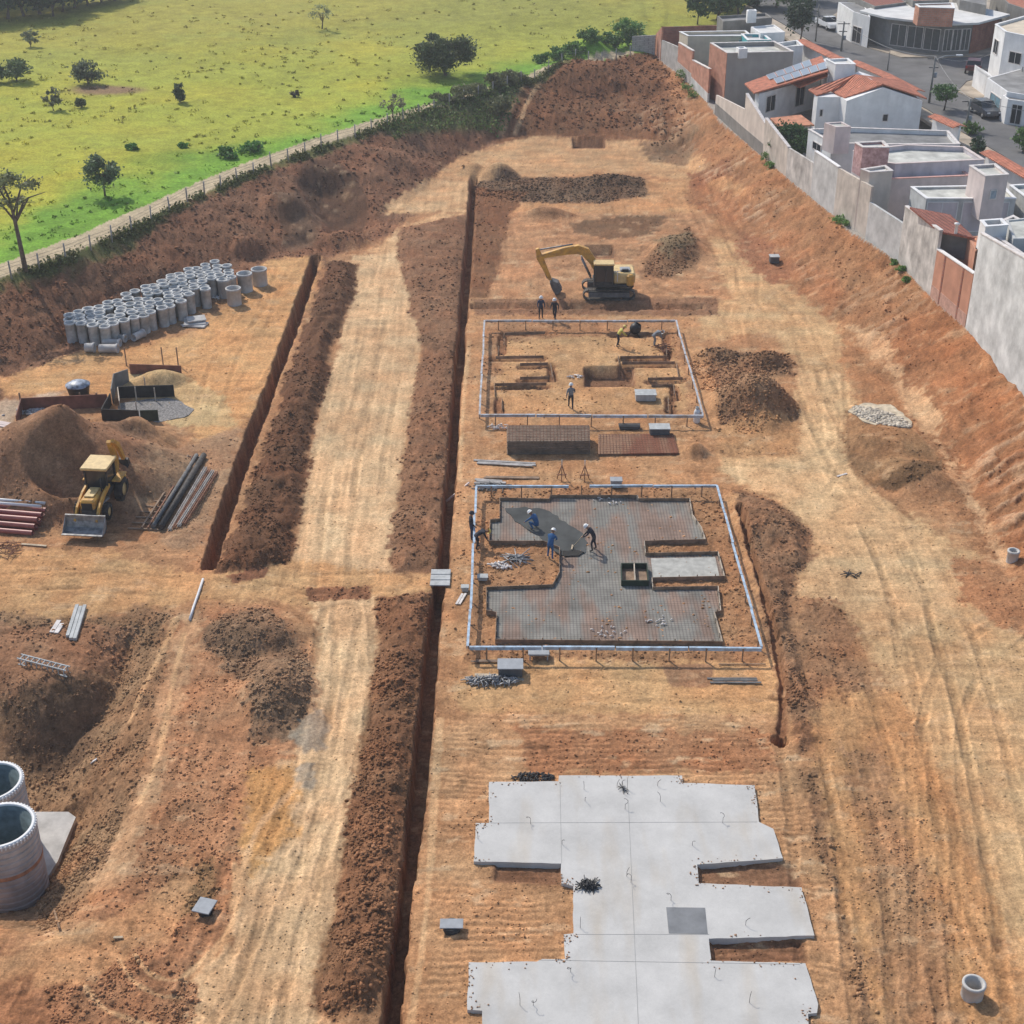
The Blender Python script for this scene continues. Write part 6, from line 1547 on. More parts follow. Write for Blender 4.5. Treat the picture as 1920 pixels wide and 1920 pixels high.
for nm, a0, a1, n_, lb in (('pad_clods', (885, 912), (1425, 1212), 2600, 'soil crumbs spilled round the grey meshed bed inside the nearer frame'), ('pad_clods', (905, 603), (1312, 772), 1300, 'soil crumbs along the footings inside the farther frame')):
    q0, q1 = P(*a0, 0), P(*a1, 0)
    x = rng.uniform(min(q0.x, -3.2), max(q0.x, q1.x) , n_); y = rng.uniform(q1.y, q0.y, n_)
    k_ = (vnoise(x * .9, y * .9, 31) > .0)
    if n_ > 2000: k_ &= poly_sd(x, y, W(BED, 0), 6) < -.12
    x, y = x[k_], y[k_]; z, c, *_r = terrain(x, y)
    tag(lumps(nm, x, y, z, .02 + .07 * rng.random(len(x)) ** 3, c * rng.uniform(.6, 1.4, (len(x), 1)), M_CLOD), lb, 'soil clods', None, 'stuff')
for px, py, lb in ((1230, 1165, 'pale crumbs scattered on the lower right of the grey meshed bed'), (1140, 1185, 'pale crumbs scattered on the lower middle of the grey meshed bed'), (1140, 940, 'pale scraps by the top edge of the grey meshed bed')):
    tangle('white_scrap', lb, px, py, .08, 14, .9, .5, .03, .03, M_COPE, 'debris', (.08, .25))
# ---------------------------------------------------------------- machines
def ribbon(pts, hh, w, yc=0.0):
    """plate-sided boom: centre line in XZ, half heights, width in Y"""
    mb = MB(); n = len(pts); vs = []
    for i, (x, z) in enumerate(pts):
        a = Vector(pts[max(i - 1, 0)]); b = Vector(pts[min(i + 1, n - 1)]); t = (b - a).normalized(); q = Vector((-t.y, t.x)) * hh[i]
        for s in (-1, 1):
            for k in (-1, 1): vs.append((x + q.x * k, yc + s * w / 2, z + q.y * k))
    fs = []
    for i in range(n - 1):
        o = i * 4; p = o + 4
        fs += [(o, o + 1, p + 1, p), (o + 2, p + 2, p + 3, o + 3), (o + 1, o + 3, p + 3, p + 1), (o, p, p + 2, o + 2)]
    fs += [(0, 2, 3, 1), (n * 4 - 4, n * 4 - 3, n * 4 - 1, n * 4 - 2)]
    return mb.add(vs, fs)
def track_loop(L_, r, w, yc):
    mb = MB(); pts = []
    for k in range(9): a = -math.pi / 2 + math.pi * k / 8; pts.append((L_ / 2 - r + r * math.cos(a), r + r * math.sin(a)))
    for k in range(9): a = math.pi / 2 + math.pi * k / 8; pts.append((-L_ / 2 + r + r * math.cos(a), r + r * math.sin(a)))
    n = len(pts); inn = [(x * (1 - .05), r + (z - r) * .86) for x, z in pts]
    vs = [(x, yc - w / 2, z) for x, z in pts] + [(x, yc + w / 2, z) for x, z in pts] + [(x, yc - w / 2, z) for x, z in inn] + [(x, yc + w / 2, z) for x, z in inn]
    fs = []
    for i in range(n):
        j = (i + 1) % n
        fs += [(i, j, n + j, n + i), (2 * n + j, 2 * n + i, 3 * n + i, 3 * n + j), (i, 2 * n + i, 2 * n + j, j), (n + i, n + j, 3 * n + j, 3 * n + i)]
    mb.add(vs, fs)
    m2 = int(L_ / .17)
    for k in range(m2):
        x = -L_ / 2 + r + (L_ - 2 * r) * k / (m2 - 1)
        mb.box((x, yc, 2 * r + .015), (.06, w + .04, .04)); mb.box((x, yc, .0), (.06, w + .04, .04))
    return mb
base = P(1140, 552, 0); Y0 = base.y; gz = ground_z(base.x, base.y)
t = thing('excavator', 'yellow tracked excavator with dark cab and arm stretched to the left over the pad', 'excavator', (base.x, base.y, gz))
L0 = lambda px, py, dy=.0: (lambda v: (v.x - base.x, v.z - gz))(P_y(px, py, Y0 + dy))
for s in (-1, 1):
    tr = track_loop(4.1, .42, .55, s * 1.1).build('crawler_track', M_TRK, t)
    wh = MB()
    for k in range(7): wh.lathe([(.01, -.2), (.24, -.2), (.24, .2), (.01, .2)], (0, 0, 0), 12).xform(Matrix.Identity(4)) if 0 else None
    wh = MB().box((0, s * 1.1, .42), (3.2, .40, .38)); wh.build('track_frame', M_GRIME, tr)
MB().box((0, 0, .65), (1.9, 1.7, .3)).lathe([(.7, .8), (.7, 1.0), (.01, 1.0)], n=20).build('undercarriage', M_GRIME, t)
MB().bbox((.35, .0, 1.12), (3.1, 2.45, .22), .05).build('deck', M_BLACKM, t)
MB().bbox((1.15, .1, 1.65), (1.75, 2.3, .85), .12).bbox((.2, .75, 1.55), (1.6, .9, .62), .08).build('engine_cover', M_YELP, t)
MB().bbox((1.62, 0, 1.55), (.55, 2.6, .95), .18).build('counterweight', M_YEL, t)
MB().bbox((1.25, -.2, 2.15), (.8, .75, .18), .04).build('engine_hatch', M_GREYP, t)
MB().bbox((1.25, -.5, 2.16), (.5, .3, .22), .02).build('grille', M_BLACK, t)
cab = MB()
cx, cy = -.45, -.72
cab.bbox((cx, cy, 1.32), (1.5, 1.0, .24), .03)
for i in (-1, 1):
    for j in (-1, 1): cab.box((cx + i * .70, cy + j * .45, 2.1), (.09, .09, 1.4))
cab.box((cx + .15, cy - .46, 2.1), (.07, .05, 1.4))
cb = cab.build('cab', M_BLACKM, t)
MB().bbox((cx, cy, 2.1), (1.38, .88, 1.36), .03).build('window', M_GLASSD, cb)
MB().bbox((cx, cy, 2.86), (1.6, 1.1, .13), .06).build('cab_roof', M_YELP, cb)
MB().box((.62, -1.1, 1.9), (.05, .05, .9)).box((.62, -1.1, 2.3), (.5, .04, .04)).build('handrail', M_PVC, t)
pts = [L0(1122, 512, .3), L0(1112, 490, .3), L0(1098, 472, .3), L0(1084, 467, .3), L0(1060, 470, .3), L0(1015, 480, .3)]
ribbon(pts, [.2, .28, .36, .34, .27, .16], .42, .3).build('boom', M_YEL, t)
st = [L0(1007, 466, .3), L0(1012, 482, .3), L0(1022, 503, .3), L0(1032, 524, .3)]
sk = ribbon(st, [.12, .26, .19, .12], .34, .3).build('stick', M_YEL, t)
a, b = L0(1074, 458, .3), L0(1012, 468, .3)
MB().tube([(a[0], .3, a[1]), (b[0], .3, b[1])], .065, 8).build('hydraulic_cylinder', M_STEEL, t)
a, b = L0(1108, 520, .3), L0(1090, 482, .3)
for s in (-.3, .3): MB().tube([(a[0], .3 + s, a[1]), (b[0], .3 + s, b[1])], .07, 8).build('hydraulic_cylinder', M_STEEL, t)
a, b = L0(1020, 490, .3), L0(1031, 522, .3)
MB().tube([(a[0] - .28, .3, a[1]), (b[0] - .2, .3, b[1])], .05, 8).build('hydraulic_cylinder', M_STEEL, sk)
a = L0(1033, 526, .3)
bk = ribbon([(a[0], a[1]), (a[0] + .32, a[1] - .28), (a[0] + .52, a[1] - .68), (a[0] + .42, a[1] - 1.0)], [.14, .34, .36, .12], .85, .3)
for k in range(5): bk.bar((a[0] + .38, .3 - .36 + k * .18, a[1] - 1.0), (a[0] + .26, .3 - .36 + k * .18, a[1] - 1.22), .07, .04)
bk.build('bucket', M_GRIME, t)

# backhoe loader (local +X is forward)
b0 = P(192, 965, 0); fw = P(170, 1004, 0) - P(216, 938, 0); ang = math.atan2(fw.y, fw.x)
t = thing('backhoe_loader', 'yellow backhoe loader facing the camera with its wide front bucket on the ground', 'backhoe', (b0.x, b0.y, ground_z(b0.x, b0.y) + .02), ang)
def wheel(x, y, r, w, par):
    M = Matrix.Translation((x, y, r)) @ Matrix.Rotation(R(90), 4, 'X')
    mb = MB().lathe([(r * .55, -w / 2), (r * .92, -w / 2), (r, -w / 2 + .06), (r, w / 2 - .06), (r * .92, w / 2), (r * .55, w / 2)], n=24)
    for k in range(16):
        a = k / 16 * 6.283; mb.box((r * math.cos(a), r * math.sin(a), 0), (.07, .05, w * .9), a)
    mb.xform(M); o = mb.build('wheel', M_RUB, par)
    h = MB().lathe([(.01, -w * .3), (r * .56, -w * .36), (r * .56, w * .36), (.01, w * .3)], n=18).xform(M); h.build('rim', M_YELP, o)
for s in (-1, 1): wheel(-1.15, s * .88, .70, .42, t); wheel(1.15, s * .82, .48, .30, t)
MB().box((0, 0, .75), (3.6, .8, .35)).build('chassis', M_GRIME, t)
MB().bbox((1.05, 0, 1.18), (1.7, .84, .62), .10).build('bonnet', M_YEL, t)
MB().bbox((.95, 0, 1.54), (1.1, .55, .08), .03).build('bonnet_top', M_YELP, t)
MB().box((1.92, 0, 1.12), (.05, .6, .42)).build('radiator_grille', M_BLACK, t)
for s in (-1, 1): MB().bbox((-1.15, s * .86, 1.48), (1.2, .5, .08), .03).build('mudguard', M_YEL, t)
cab = MB().bbox((-.55, 0, 1.05), (1.5, 1.25, .35), .04)
for i in (-1, 1):
    for j in (-1, 1): cab.box((-.55 + i * .68, j * .62, 1.85), (.08, .08, 1.4))
cb = cab.build('cab', M_BLACKM, t)
MB().box((-.55, 0, 1.82), (1.3, 1.18, 1.25)).build('window', M_GLASSD, cb)
MB().bbox((-.55, 0, 2.62), (1.75, 1.55, .16), .07).build('cab_roof', M_YELP, cb)
MB().tube([(.55, .42, 1.4), (.55, .42, 2.2)], .04, 8).build('exhaust', M_BLACKM, t)
for s in (-1, 1):
    ribbon([(-.1, 1.5), (.8, 1.35), (1.8, .95), (2.35, .42)], [.10, .13, .13, .09], .12, s * .62).build('loader_arm', M_YEL, t)
    MB().tube([(.2, s * .62, .8), (1.3, s * .62, 1.0)], .05, 8).build('hydraulic_cylinder', M_STEEL, t)
w_ = 2.3; prof = [(2.35, .78), (2.32, .45), (2.42, .1), (2.75, .0), (3.15, .0)]
bk = MB(); n = len(prof)
vs = [(x, s * w_ / 2, z) for s in (-1, 1) for x, z in prof] + [(x - .05, s * w_ / 2, z - .0 if i < 2 else z - .04) for s in (-1, 1) for i, (x, z) in enumerate(prof)]
fs = [(i, i + 1, n + i + 1, n + i) for i in range(n - 1)] + [(2 * n + i, 3 * n + i, 3 * n + i + 1, 2 * n + i + 1) for i in range(n - 1)]
bk.add(vs, fs)
for s in (-1, 1): bk.add([(x, s * w_ / 2, z) for x, z in prof] + [(x, s * (w_ / 2 - .03), z) for x, z in prof], [tuple(range(n)), tuple(range(2 * n - 1, n - 1, -1))] + [(i, n + i, n + (i + 1) % n, (i + 1) % n) for i in range(n)])
bk.bar((2.33, -w_ / 2, .8), (2.33, w_ / 2, .8), .1).bar((3.15, -w_ / 2, .02), (3.15, w_ / 2, .02), .14, .05)
bk.build('front_bucket', M_STEEL, t)
MB().box((-1.95, 0, .9), (.25, 1.8, .5)).build('rear_frame', M_YEL, t)
for s in (-1, 1): MB().bar((-1.95, s * .85, .9), (-2.1, s * 1.0, .1), .14).box((-2.1, s * 1.0, .06), (.45, .3, .08)).build('stabiliser', M_YEL, t)
ribbon([(-2.1, .8), (-2.45, 1.7), (-2.3, 2.5), (-1.85, 3.35)], [.13, .17, .17, .10], .26, .25).build('rear_boom', M_YEL, t)
ribbon([(-1.75, 3.45), (-2.4, 2.9), (-3.0, 1.7)], [.09, .15, .1], .2, .52).build('dipper', M_YEL, t)
MB().tube([(-2.5, .25, 1.5), (-2.05, .25, 2.9)], .05, 8).build('hydraulic_cylinder', M_STEEL, t)
ribbon([(-3.0, 1.7), (-3.1, 1.3), (-2.85, 1.0)], [.1, .22, .2], .55, .52).build('rear_bucket', M_BLACKM, t)

# ---------------------------------------------------------------- people
def body_mesh(name, J, E, rad, root, slots):
    me = bpy.data.meshes.new(name); keys = list(J); ix = {k: i for i, k in enumerate(keys)}
    me.from_pydata([J[k] for k in keys], [(ix[a], ix[b]) for a, b, _ in E], [])
    o = bpy.data.objects.new(name, me); C.objects.link(o)
    md = o.modifiers.new('skin', 'SKIN'); md.use_smooth_shade = True
    sv = me.skin_vertices[0].data
    for k in keys: sv[ix[k]].radius = rad[k]; sv[ix[k]].use_root = (k == root)
    s2 = o.modifiers.new('sub', 'SUBSURF'); s2.levels = 1; s2.render_levels = 1
    dg = bpy.context.evaluated_depsgraph_get()
    ev = o.evaluated_get(dg); nm = bpy.data.meshes.new_from_object(ev)
    o.modifiers.clear(); o.data = nm
    for m in slots: nm.materials.append(m)
    segs = [(Vector(J[a]), Vector(J[b]), c) for a, b, c in E]
    for p in nm.polygons:
        best = 9e9
        for a, b, c in segs:
            d = b - a; t_ = max(0, min(1, (p.center - a).dot(d) / max(d.length_squared, 1e-6)))
            q = (p.center - a - d * t_).length_squared
            if q < best: best = q; mi = c
        p.material_index = mi; p.use_smooth = True
    return o
POSES = {
 'stand': dict(pel=(0, 0, .95), sp=(0, 0, 1.15), ch=(.0, 0, 1.36), nk=(.01, 0, 1.5), hd=(.03, 0, 1.64), kn=((.03, .11, .5), (.02, -.11, .5)), an=((0, .12, .08), (-.02, -.12, .08)), el=((-.02, .27, 1.14), (.02, -.27, 1.14)), wr=((.10, .28, .90), (.18, -.25, .94))),
 'walk': dict(pel=(0, 0, .94), sp=(.02, 0, 1.14), ch=(.05, 0, 1.34), nk=(.08, 0, 1.48), hd=(.11, 0, 1.62), kn=((.20, .11, .52), (-.08, -.11, .5)), an=((.26, .11, .09), (-.34, -.11, .14)), el=((-.10, .27, 1.13), (.16, -.27, 1.13)), wr=((-.02, .28, .90), (.36, -.22, 1.0))),
 'work': dict(pel=(-.05, 0, .92), sp=(.05, 0, 1.10), ch=(.20, 0, 1.26), nk=(.30, 0, 1.36), hd=(.40, 0, 1.46), kn=((.10, .14, .5), (-.05, -.14, .5)), an=((.02, .16, .08), (-.16, -.16, .08)), el=((.36, .24, 1.04), (.34, -.24, 1.04)), wr=((.56, .12, .88), (.60, -.06, .82))),
 'bend': dict(pel=(-.15, 0, .86), sp=(.05, 0, .98), ch=(.28, 0, 1.02), nk=(.40, 0, 1.02), hd=(.54, 0, .99), kn=((.05, .15, .46), (-.05, -.15, .46)), an=((-.02, .17, .08), (-.18, -.17, .08)), el=((.36, .26, .76), (.36, -.26, .76)), wr=((.52, .18, .52), (.50, -.16, .50))),
 'crouch': dict(pel=(-.15, 0, .38), sp=(-.05, 0, .58), ch=(.10, 0, .74), nk=(.20, 0, .84), hd=(.31, 0, .93), kn=((.28, .20, .46), (.20, -.20, .42)), an=((.02, .18, .08), (-.05, -.18, .08)), el=((.34, .24, .56), (.34, -.24, .56)), wr=((.54, .18, .36), (.58, -.10, .30))),
}
M_SKIN = mat('skin', (.28, .15, .095), .6, var=.04)
M_BOOT = mat('boots', (.03, .025, .02), .7, var=.1)
def person(label, px, py, head, pose, shirt, trousers, helmet, z=0.0, group=None, tool=None):
    p = P(px, py, z); p.z = max(ground_z(p.x, p.y), z)
    q = POSES[pose]; J = {'pel': q['pel'], 'sp': q['sp'], 'ch': q['ch'], 'nk': q['nk'], 'hd': q['hd']}
    hv = Vector(q['hd']) - Vector(q['nk']); J['ht'] = tuple(Vector(q['hd']) + hv.normalized() * .09)
    rad = {'pel': (.15, .13), 'sp': (.145, .12), 'ch': (.17, .13), 'nk': (.06, .06), 'hd': (.10, .105), 'ht': (.07, .075)}
    E = [('pel', 'sp', 0), ('sp', 'ch', 0), ('ch', 'nk', 0), ('nk', 'hd', 2), ('hd', 'ht', 2)]
    for i, s in enumerate((1, -1)):
        ch = Vector(q['ch']); pe = Vector(q['pel'])
        J[f'sh{i}'] = tuple(ch + Vector((0, s * .19, .03))); J[f'el{i}'] = q['el'][i]; J[f'wr{i}'] = q['wr'][i]
        w_ = Vector(q['wr'][i]); e_ = Vector(q['el'][i]); J[f'hn{i}'] = tuple(w_ + (w_ - e_).normalized() * .13)
        J[f'hp{i}'] = tuple(pe + Vector((0, s * .10, -.08))); J[f'kn{i}'] = q['kn'][i]; J[f'an{i}'] = q['an'][i]
        a_ = Vector(q['an'][i]); J[f'to{i}'] = tuple(a_ + Vector((.17, s * .02, -.035)))
        rad.update({f'sh{i}': (.075, .075), f'el{i}': (.05, .05), f'wr{i}': (.035, .035), f'hn{i}': (.035, .02), f'hp{i}': (.10, .10), f'kn{i}': (.065, .065), f'an{i}': (.05, .05), f'to{i}': (.045, .04)})
        E += [('ch', f'sh{i}', 0), (f'sh{i}', f'el{i}', 0), (f'el{i}', f'wr{i}', 0), (f'wr{i}', f'hn{i}', 2), ('pel', f'hp{i}', 1), (f'hp{i}', f'kn{i}', 1), (f'kn{i}', f'an{i}', 1), (f'an{i}', f'to{i}', 3)]
    o = body_mesh('person', J, E, rad, 'pel', [shirt, trousers, M_SKIN, M_BOOT])
    o.location = p; o.rotation_euler = (0, 0, head)
    tag(o, label, 'person', group)
    h = Vector(J['ht']); up = hv.normalized()
    rot = up.to_track_quat('Z', 'Y').to_matrix().to_4x4()
    hm = MB().lathe([(.165, -.03), (.14, -.01), (.135, .04), (.10, .10), (.05, .125), (.001, .13)], n=14).xform(Matrix.Translation(h - up * .03) @ rot)
    hm.build('helmet', helmet, o)
    if tool:
        a = Vector(J['hn1']); mb = MB().tube([a + Vector((-.35, 0, .55)), a, a + Vector((.45, 0, -max(.1, a.z - .08)))], .018, 6)
        mb.box(tuple(a + Vector((.47, 0, -max(.1, a.z - .10)))), (.08, .5, .05))
        tl = mb.build('rake', M_WOODL); tl.location = p; tl.rotation_euler = (0, 0, head); tag(tl, 'long-handled rake held by the ' + tool, 'rake')
    return o
S_BLUE = mat('blue_cloth', (.035, .11, .25), .9, var=.12, scale=6); S_DK = mat('dark_cloth', (.035, .035, .045), .9, var=.15, scale=6)
S_GR = mat('grey_cloth', (.20, .21, .22), .9, var=.12, scale=6); S_NV = mat('navy_cloth', (.04, .055, .10), .9, var=.12, scale=6); S_YL = mat('yellow_vest', (.55, .50, .12), .8, var=.1); S_WH = mat('pale_cloth', (.5, .5, .48), .9, var=.1)
H_W = mat('white_helmet', (.75, .75, .73), .35, var=.03); H_Y = mat('yellow_helmet', (.65, .5, .12), .35, var=.03)
person('person in blue crouching on the dark wet concrete, smoothing it', 1003, 991, 2.6, 'crouch', S_BLUE, S_BLUE, H_W, .105)
person('person in blue standing at the left edge of the wet concrete', 1032, 1046, 1.2, 'work', S_BLUE, S_BLUE, H_W, .06)
person('person in dark clothes and white helmet standing right of the wet concrete with a rake', 1112, 1032, 3.0, 'work', S_DK, S_DK, H_W, .07, tool='person in dark clothes on the grey bed')
person('person in dark clothes bent over just inside the left side of the nearer blue frame', 897, 1028, .3, 'bend', S_DK, S_DK, H_Y, 0)
person('person in dark clothes standing outside the left side of the nearer blue frame', 884, 1012, .2, 'stand', S_DK, S_NV, S_DK, 0)
person('person in dark top beyond the farther frame, left of a pair', 1014, 597, -1.4, 'stand', S_NV, S_DK, H_W, 0)
person('person in dark top beyond the farther frame, right of a pair', 1040, 600, -1.9, 'walk', S_DK, S_DK, H_W, 0)
person('person in yellow vest and dark trousers standing inside the farther frame', 1159, 650, 0.2, 'work', S_YL, S_DK, H_Y, 0)
person('person in grey bending at the right side inside the farther frame', 1228, 648, .4, 'bend', S_GR, S_GR, H_W, 0)
person('person in grey and dark trousers standing alone near the front of the farther frame', 1070, 766, 1.6, 'walk', S_GR, S_DK, H_W, 0)
p = GZ(1182, 626)
t = thing('concrete_mixer', 'small black drum mixer at the back inside the farther frame', 'mixer', tuple(p))
MB().lathe([(.01, .35), (.25, .35), (.42, .6), (.42, .85), (.25, 1.15), (.22, 1.15)], n=16).xform(Matrix.Rotation(.5, 4, 'Y')).build('drum', M_BLACK, t)
for s in (-1, 1): MB().bar((-.3, s * .3, 0), (.2, 0, .7), .06).bar((.7, s * .3, 0), (.2, 0, .7), .06).build('leg', M_BLACKM, t)
tangle('debris_heap', 'orange-brown rods and scraps by the right side inside the farther frame', 1240, 655, 0, 22, .5, .8, .3, .03, M_RUST, 'debris', (.4, 1.0))
tangle('debris_heap', 'small pale scraps left of the square pit in the farther frame', 1078, 708, 0, 16, .5, .3, .1, .04, M_COPE, 'debris', (.15, .4))

# ---------------------------------------------------------------- vegetation
def mat_leaf(name):
    m, nt, b = nodes(name)
    N, L = nt.nodes.new, nt.links.new
    at = N('ShaderNodeAttribute'); at.attribute_name = 'albedo'
    L(at.outputs['Color'], b.inputs['Base Color']); b.inputs['Roughness'].default_value = .6; b.inputs['Specular IOR Level'].default_value = .2
    tr = N('ShaderNodeBsdfTranslucent'); L(at.outputs['Color'], tr.inputs['Color'])
    mx = N('ShaderNodeMixShader'); mx.inputs[0].default_value = .25
    out = nt.nodes['Material Output']; L(b.outputs[0], mx.inputs[1]); L(tr.outputs[0], mx.inputs[2]); L(mx.outputs[0], out.inputs[0])
    return m
M_LEAF = mat_leaf('leaves'); M_BARK = mat('bark', (.16, .125, .095), .95, var=.25, scale=4)
def leaves(cent, size, col, jit=.3):
    """one small quad per centre"""
    n = len(cent)
    a = rng.normal(0, 1, (n, 3)); a /= np.linalg.norm(a, axis=1)[:, None]
    b = np.cross(a, rng.normal(0, 1, (n, 3))); b /= np.linalg.norm(b, axis=1)[:, None]
    c_ = np.cross(a, b)
    s = (size * rng.uniform(.6, 1.3, n))[:, None]
    V_ = np.stack([cent - b * s, cent + c_ * s * .6, cent + b * s, cent - c_ * s * .6], 1).reshape(-1, 3)
    F_ = np.arange(n * 4).reshape(n, 4)
    cl = np.repeat(np.asarray(col) * rng.uniform(1 - jit, 1 + jit, (n, 1)), 4, 0)
    return V_, F_, cl
def leaf_obj(name, cent, size, col, parent=None, jit=.3):
    V_, F_, cl = leaves(cent, size, col, jit)
    me = fast_mesh(name, V_, F_, 4); set_attrs(me, albedo=cl); me.materials.append(M_LEAF)
    o = bpy.data.objects.new(name, me); C.objects.link(o)
    if parent: o.parent = parent
    return o
def crown_points(n, rx, ry, rz, zc, k, spread=.38, hollow=.35):
    c = rng.normal(0, 1, (k, 3)); c /= np.linalg.norm(c, axis=1)[:, None]; c *= rng.uniform(hollow, 1, (k, 1)) ** .6
    c[:, 2] = np.where(c[:, 2] < -.55, -.55 * rng.random(k), c[:, 2])
    w_ = rng.integers(0, k, n)
    p = c[w_] + rng.normal(0, spread * .5, (n, 3)) * rng.uniform(.6, 1.3, (k, 1))[w_]
    sh = rng.uniform(.75, 1.3, k)[w_]
    return p * np.array([rx, ry, rz]) + np.array([0, 0, zc]), sh
def tree(px, py, z, h, w, label, kind='bushy', col=(.055, .085, .025), n=2600, name=None, group=None, cat=None, trunk=.35, leaf=.17):
    p = P(px, py, z); p.z = ground_z(p.x, p.y) - .05 if z in (ZL, 0, ZR) else z
    name = name or ('tree' if trunk > .2 else 'shrub')
    t = thing(name, label, cat or name, tuple(p), 0, group)
    th = h * trunk; r0 = max(.05, w * .028)
    mb = MB()
    lean = random.uniform(-.08, .08) * h
    mb.tube([(0, 0, 0), (lean * .3, 0, th * .6), (lean * .6, .02, th), (lean, 0, h * .72)], [r0 * 1.3, r0, r0 * .85, r0 * .3], 7)
    for k in range(7 if h > 1.5 else 4):
        a = random.uniform(0, 6.28); z0 = th * random.uniform(.75, 1.3); l = w * random.uniform(.25, .42); z1_ = z0 + (h - th) * random.uniform(.3, .7)
        s = Vector((lean * .6 * z0 / max(th, .01), 0, z0))
        e = Vector((math.cos(a) * l, math.sin(a) * l, z1_))
        mb.tube([s, s.lerp(e, .5) + Vector((0, 0, .1 * h)), e], [r0 * .6, r0 * .4, r0 * .15], 5)
    mb.build('trunk', M_BARK, t)
    if kind == 'bushy': pts, sh = crown_points(n, w / 2, w / 2, (h - th * .8) / 2, th * .8 + (h - th * .8) / 2, 26, .36)
    elif kind == 'sparse': pts, sh = crown_points(n, w / 2, w / 2, (h - th) / 2, th + (h - th) / 2, 13, .30, .5)
    else: pts, sh = crown_points(n, w / 2, w / 2, h / 2, h / 2, 14, .4, .1)
    pts[:, 2] = np.maximum(pts[:, 2], .03)
    leaf_obj('crown', pts, np.full(len(pts), leaf), np.array(col) * 1.85 * sh[:, None], t)
    return t
tree(836, 141, ZL, 4.6, 6.2, 'large round dark tree standing alone in the pasture', 'bushy', (.058, .072, .034), 9000, trunk=.10)
tree(166, 162, ZL, 2.7, 3.2, 'round grey-green bush left of the bare soil patch', 'bushy', (.085, .10, .055), 1900, trunk=.12)
tree(32, 156, ZL, 2.3, 3.4, 'broad dark green bush near the left edge of the pasture', 'bushy', (.075, .10, .045), 1700, trunk=.1)
tree(-4, 158, ZL, 2.2, 1.8, 'dark bush cut by the left edge of the frame', 'bushy', (.065, .09, .04), 900, trunk=.1)
tree(58, 90, ZL, 2.0, 2.2, 'small grey scrubby bush high in the left of the pasture', 'sparse', (.11, .12, .07), 500, trunk=.15)
tree(101, 211, ZL, 2.2, 1.9, 'thin grey bush below the broad dark bush', 'sparse', (.13, .13, .07), 500, trunk=.2)
tree(153, 205, ZL, 1.1, 1.0, 'tiny dark bush right of the thin grey bush', 'bushy', (.08, .09, .04), 260, trunk=.12)
tree(340, 196, ZL, 2.0, 1.25, 'narrow dark upright bush in the middle of the pasture', 'bushy', (.045, .06, .03), 700, trunk=.12)
tree(197, 366, ZL, 3.5, 2.9, 'small grey-green tree on a short trunk near the track', 'bushy', (.075, .10, .055), 1700, trunk=.38)
tree(48, 506, ZL, 7.6, 5.8, 'tall slender tree with a thin crown beside the track at the left edge', 'sparse', (.095, .105, .05), 1500, trunk=.55, leaf=.13)
tree(604, 52, ZL, 3.2, 3.0, 'pale almost leafless tree at the top of the pasture', 'sparse', (.17, .18, .10), 420, trunk=.35, leaf=.12)
tree(738, 226, ZL, 2.6, 2.4, 'bare brownish small tree on the track edge', 'sparse', (.12, .115, .075), 420, trunk=.4, leaf=.12)
tree(1178, 86, ZL, 3.2, 3.8, 'leafy green bush in the pasture beside the far block wall', 'bushy', (.07, .13, .035), 2300, trunk=.12)
tree(1484, 292, ZR + .41, 2.9, 3.8, 'dense dark green shrub behind the cream rear wall', 'bushy', (.035, .065, .022), 2600, trunk=.1)
tree(553, 180, ZL, .9, 1.0, 'tiny dark brown tuft in the pasture left of the big tree', 'low', (.07, .06, .035), 160, trunk=.1, name='shrub')
for i, (px, py, w_, h) in enumerate(((428, 296, 1.8, 1.0), (475, 284, 3.2, .9), (248, 286, 1.2, .5), (345, 279, .9, .4))):
    tree(px, py, ZL, h, w_, 'low green clump of shrub in the lush grass along the track', 'low', (.055, .12, .03), 520, name='shrub', group='low shrubs along the track', trunk=.1)
hed = [(830, 192), (868, 184), (900, 174), (928, 166), (952, 160), (972, 154), (935, 186)]
for px, py in hed:
    tree(px, py, ZL, random.uniform(1.0, 1.9), random.uniform(2.0, 3.0), 'scrubby dark olive bush on the bank crest below the big tree', 'low', (.095, .10, .045), 900, name='shrub', group='bushes on the bank crest', trunk=.15)
for px, py, w_, h in ((1015, 118, 2.2, 1.2), (1045, 112, 2.6, 1.4), (1075, 106, 3.0, 1.8), (1100, 100, 3.0, 1.7), (1135, 96, 2.4, 1.3), (1150, 92, 2.2, 1.6)):
    tree(px, py, ZL, h, w_, 'green hedge bush between pasture and the far soil bank', 'low', (.06, .11, .03), 900, name='shrub', group='hedge bushes above the far bank', trunk=.12)
k = 0
for px, py, h, w_ in [(-60, 30, 8, 9), (-20, 36, 7, 8), (15, 34, 7, 7), (45, 30, 6, 7), (75, 26, 7, 7), (100, 30, 5.5, 5), (118, 22, 6, 6), (140, 14, 5, 6), (165, 8, 5, 6), (190, 4, 4, 5), (-40, 5, 9, 9), (5, 8, 9, 9), (50, 4, 8, 9), (95, 0, 8, 8), (215, 0, 3.5, 5)]:
    tree(px, py, ZL, h, w_, 'dark tree of the wood in the upper left corner', 'bushy', (.040, .060, .028), 2300, group='trees of the wood upper left', trunk=.2, leaf=.3)
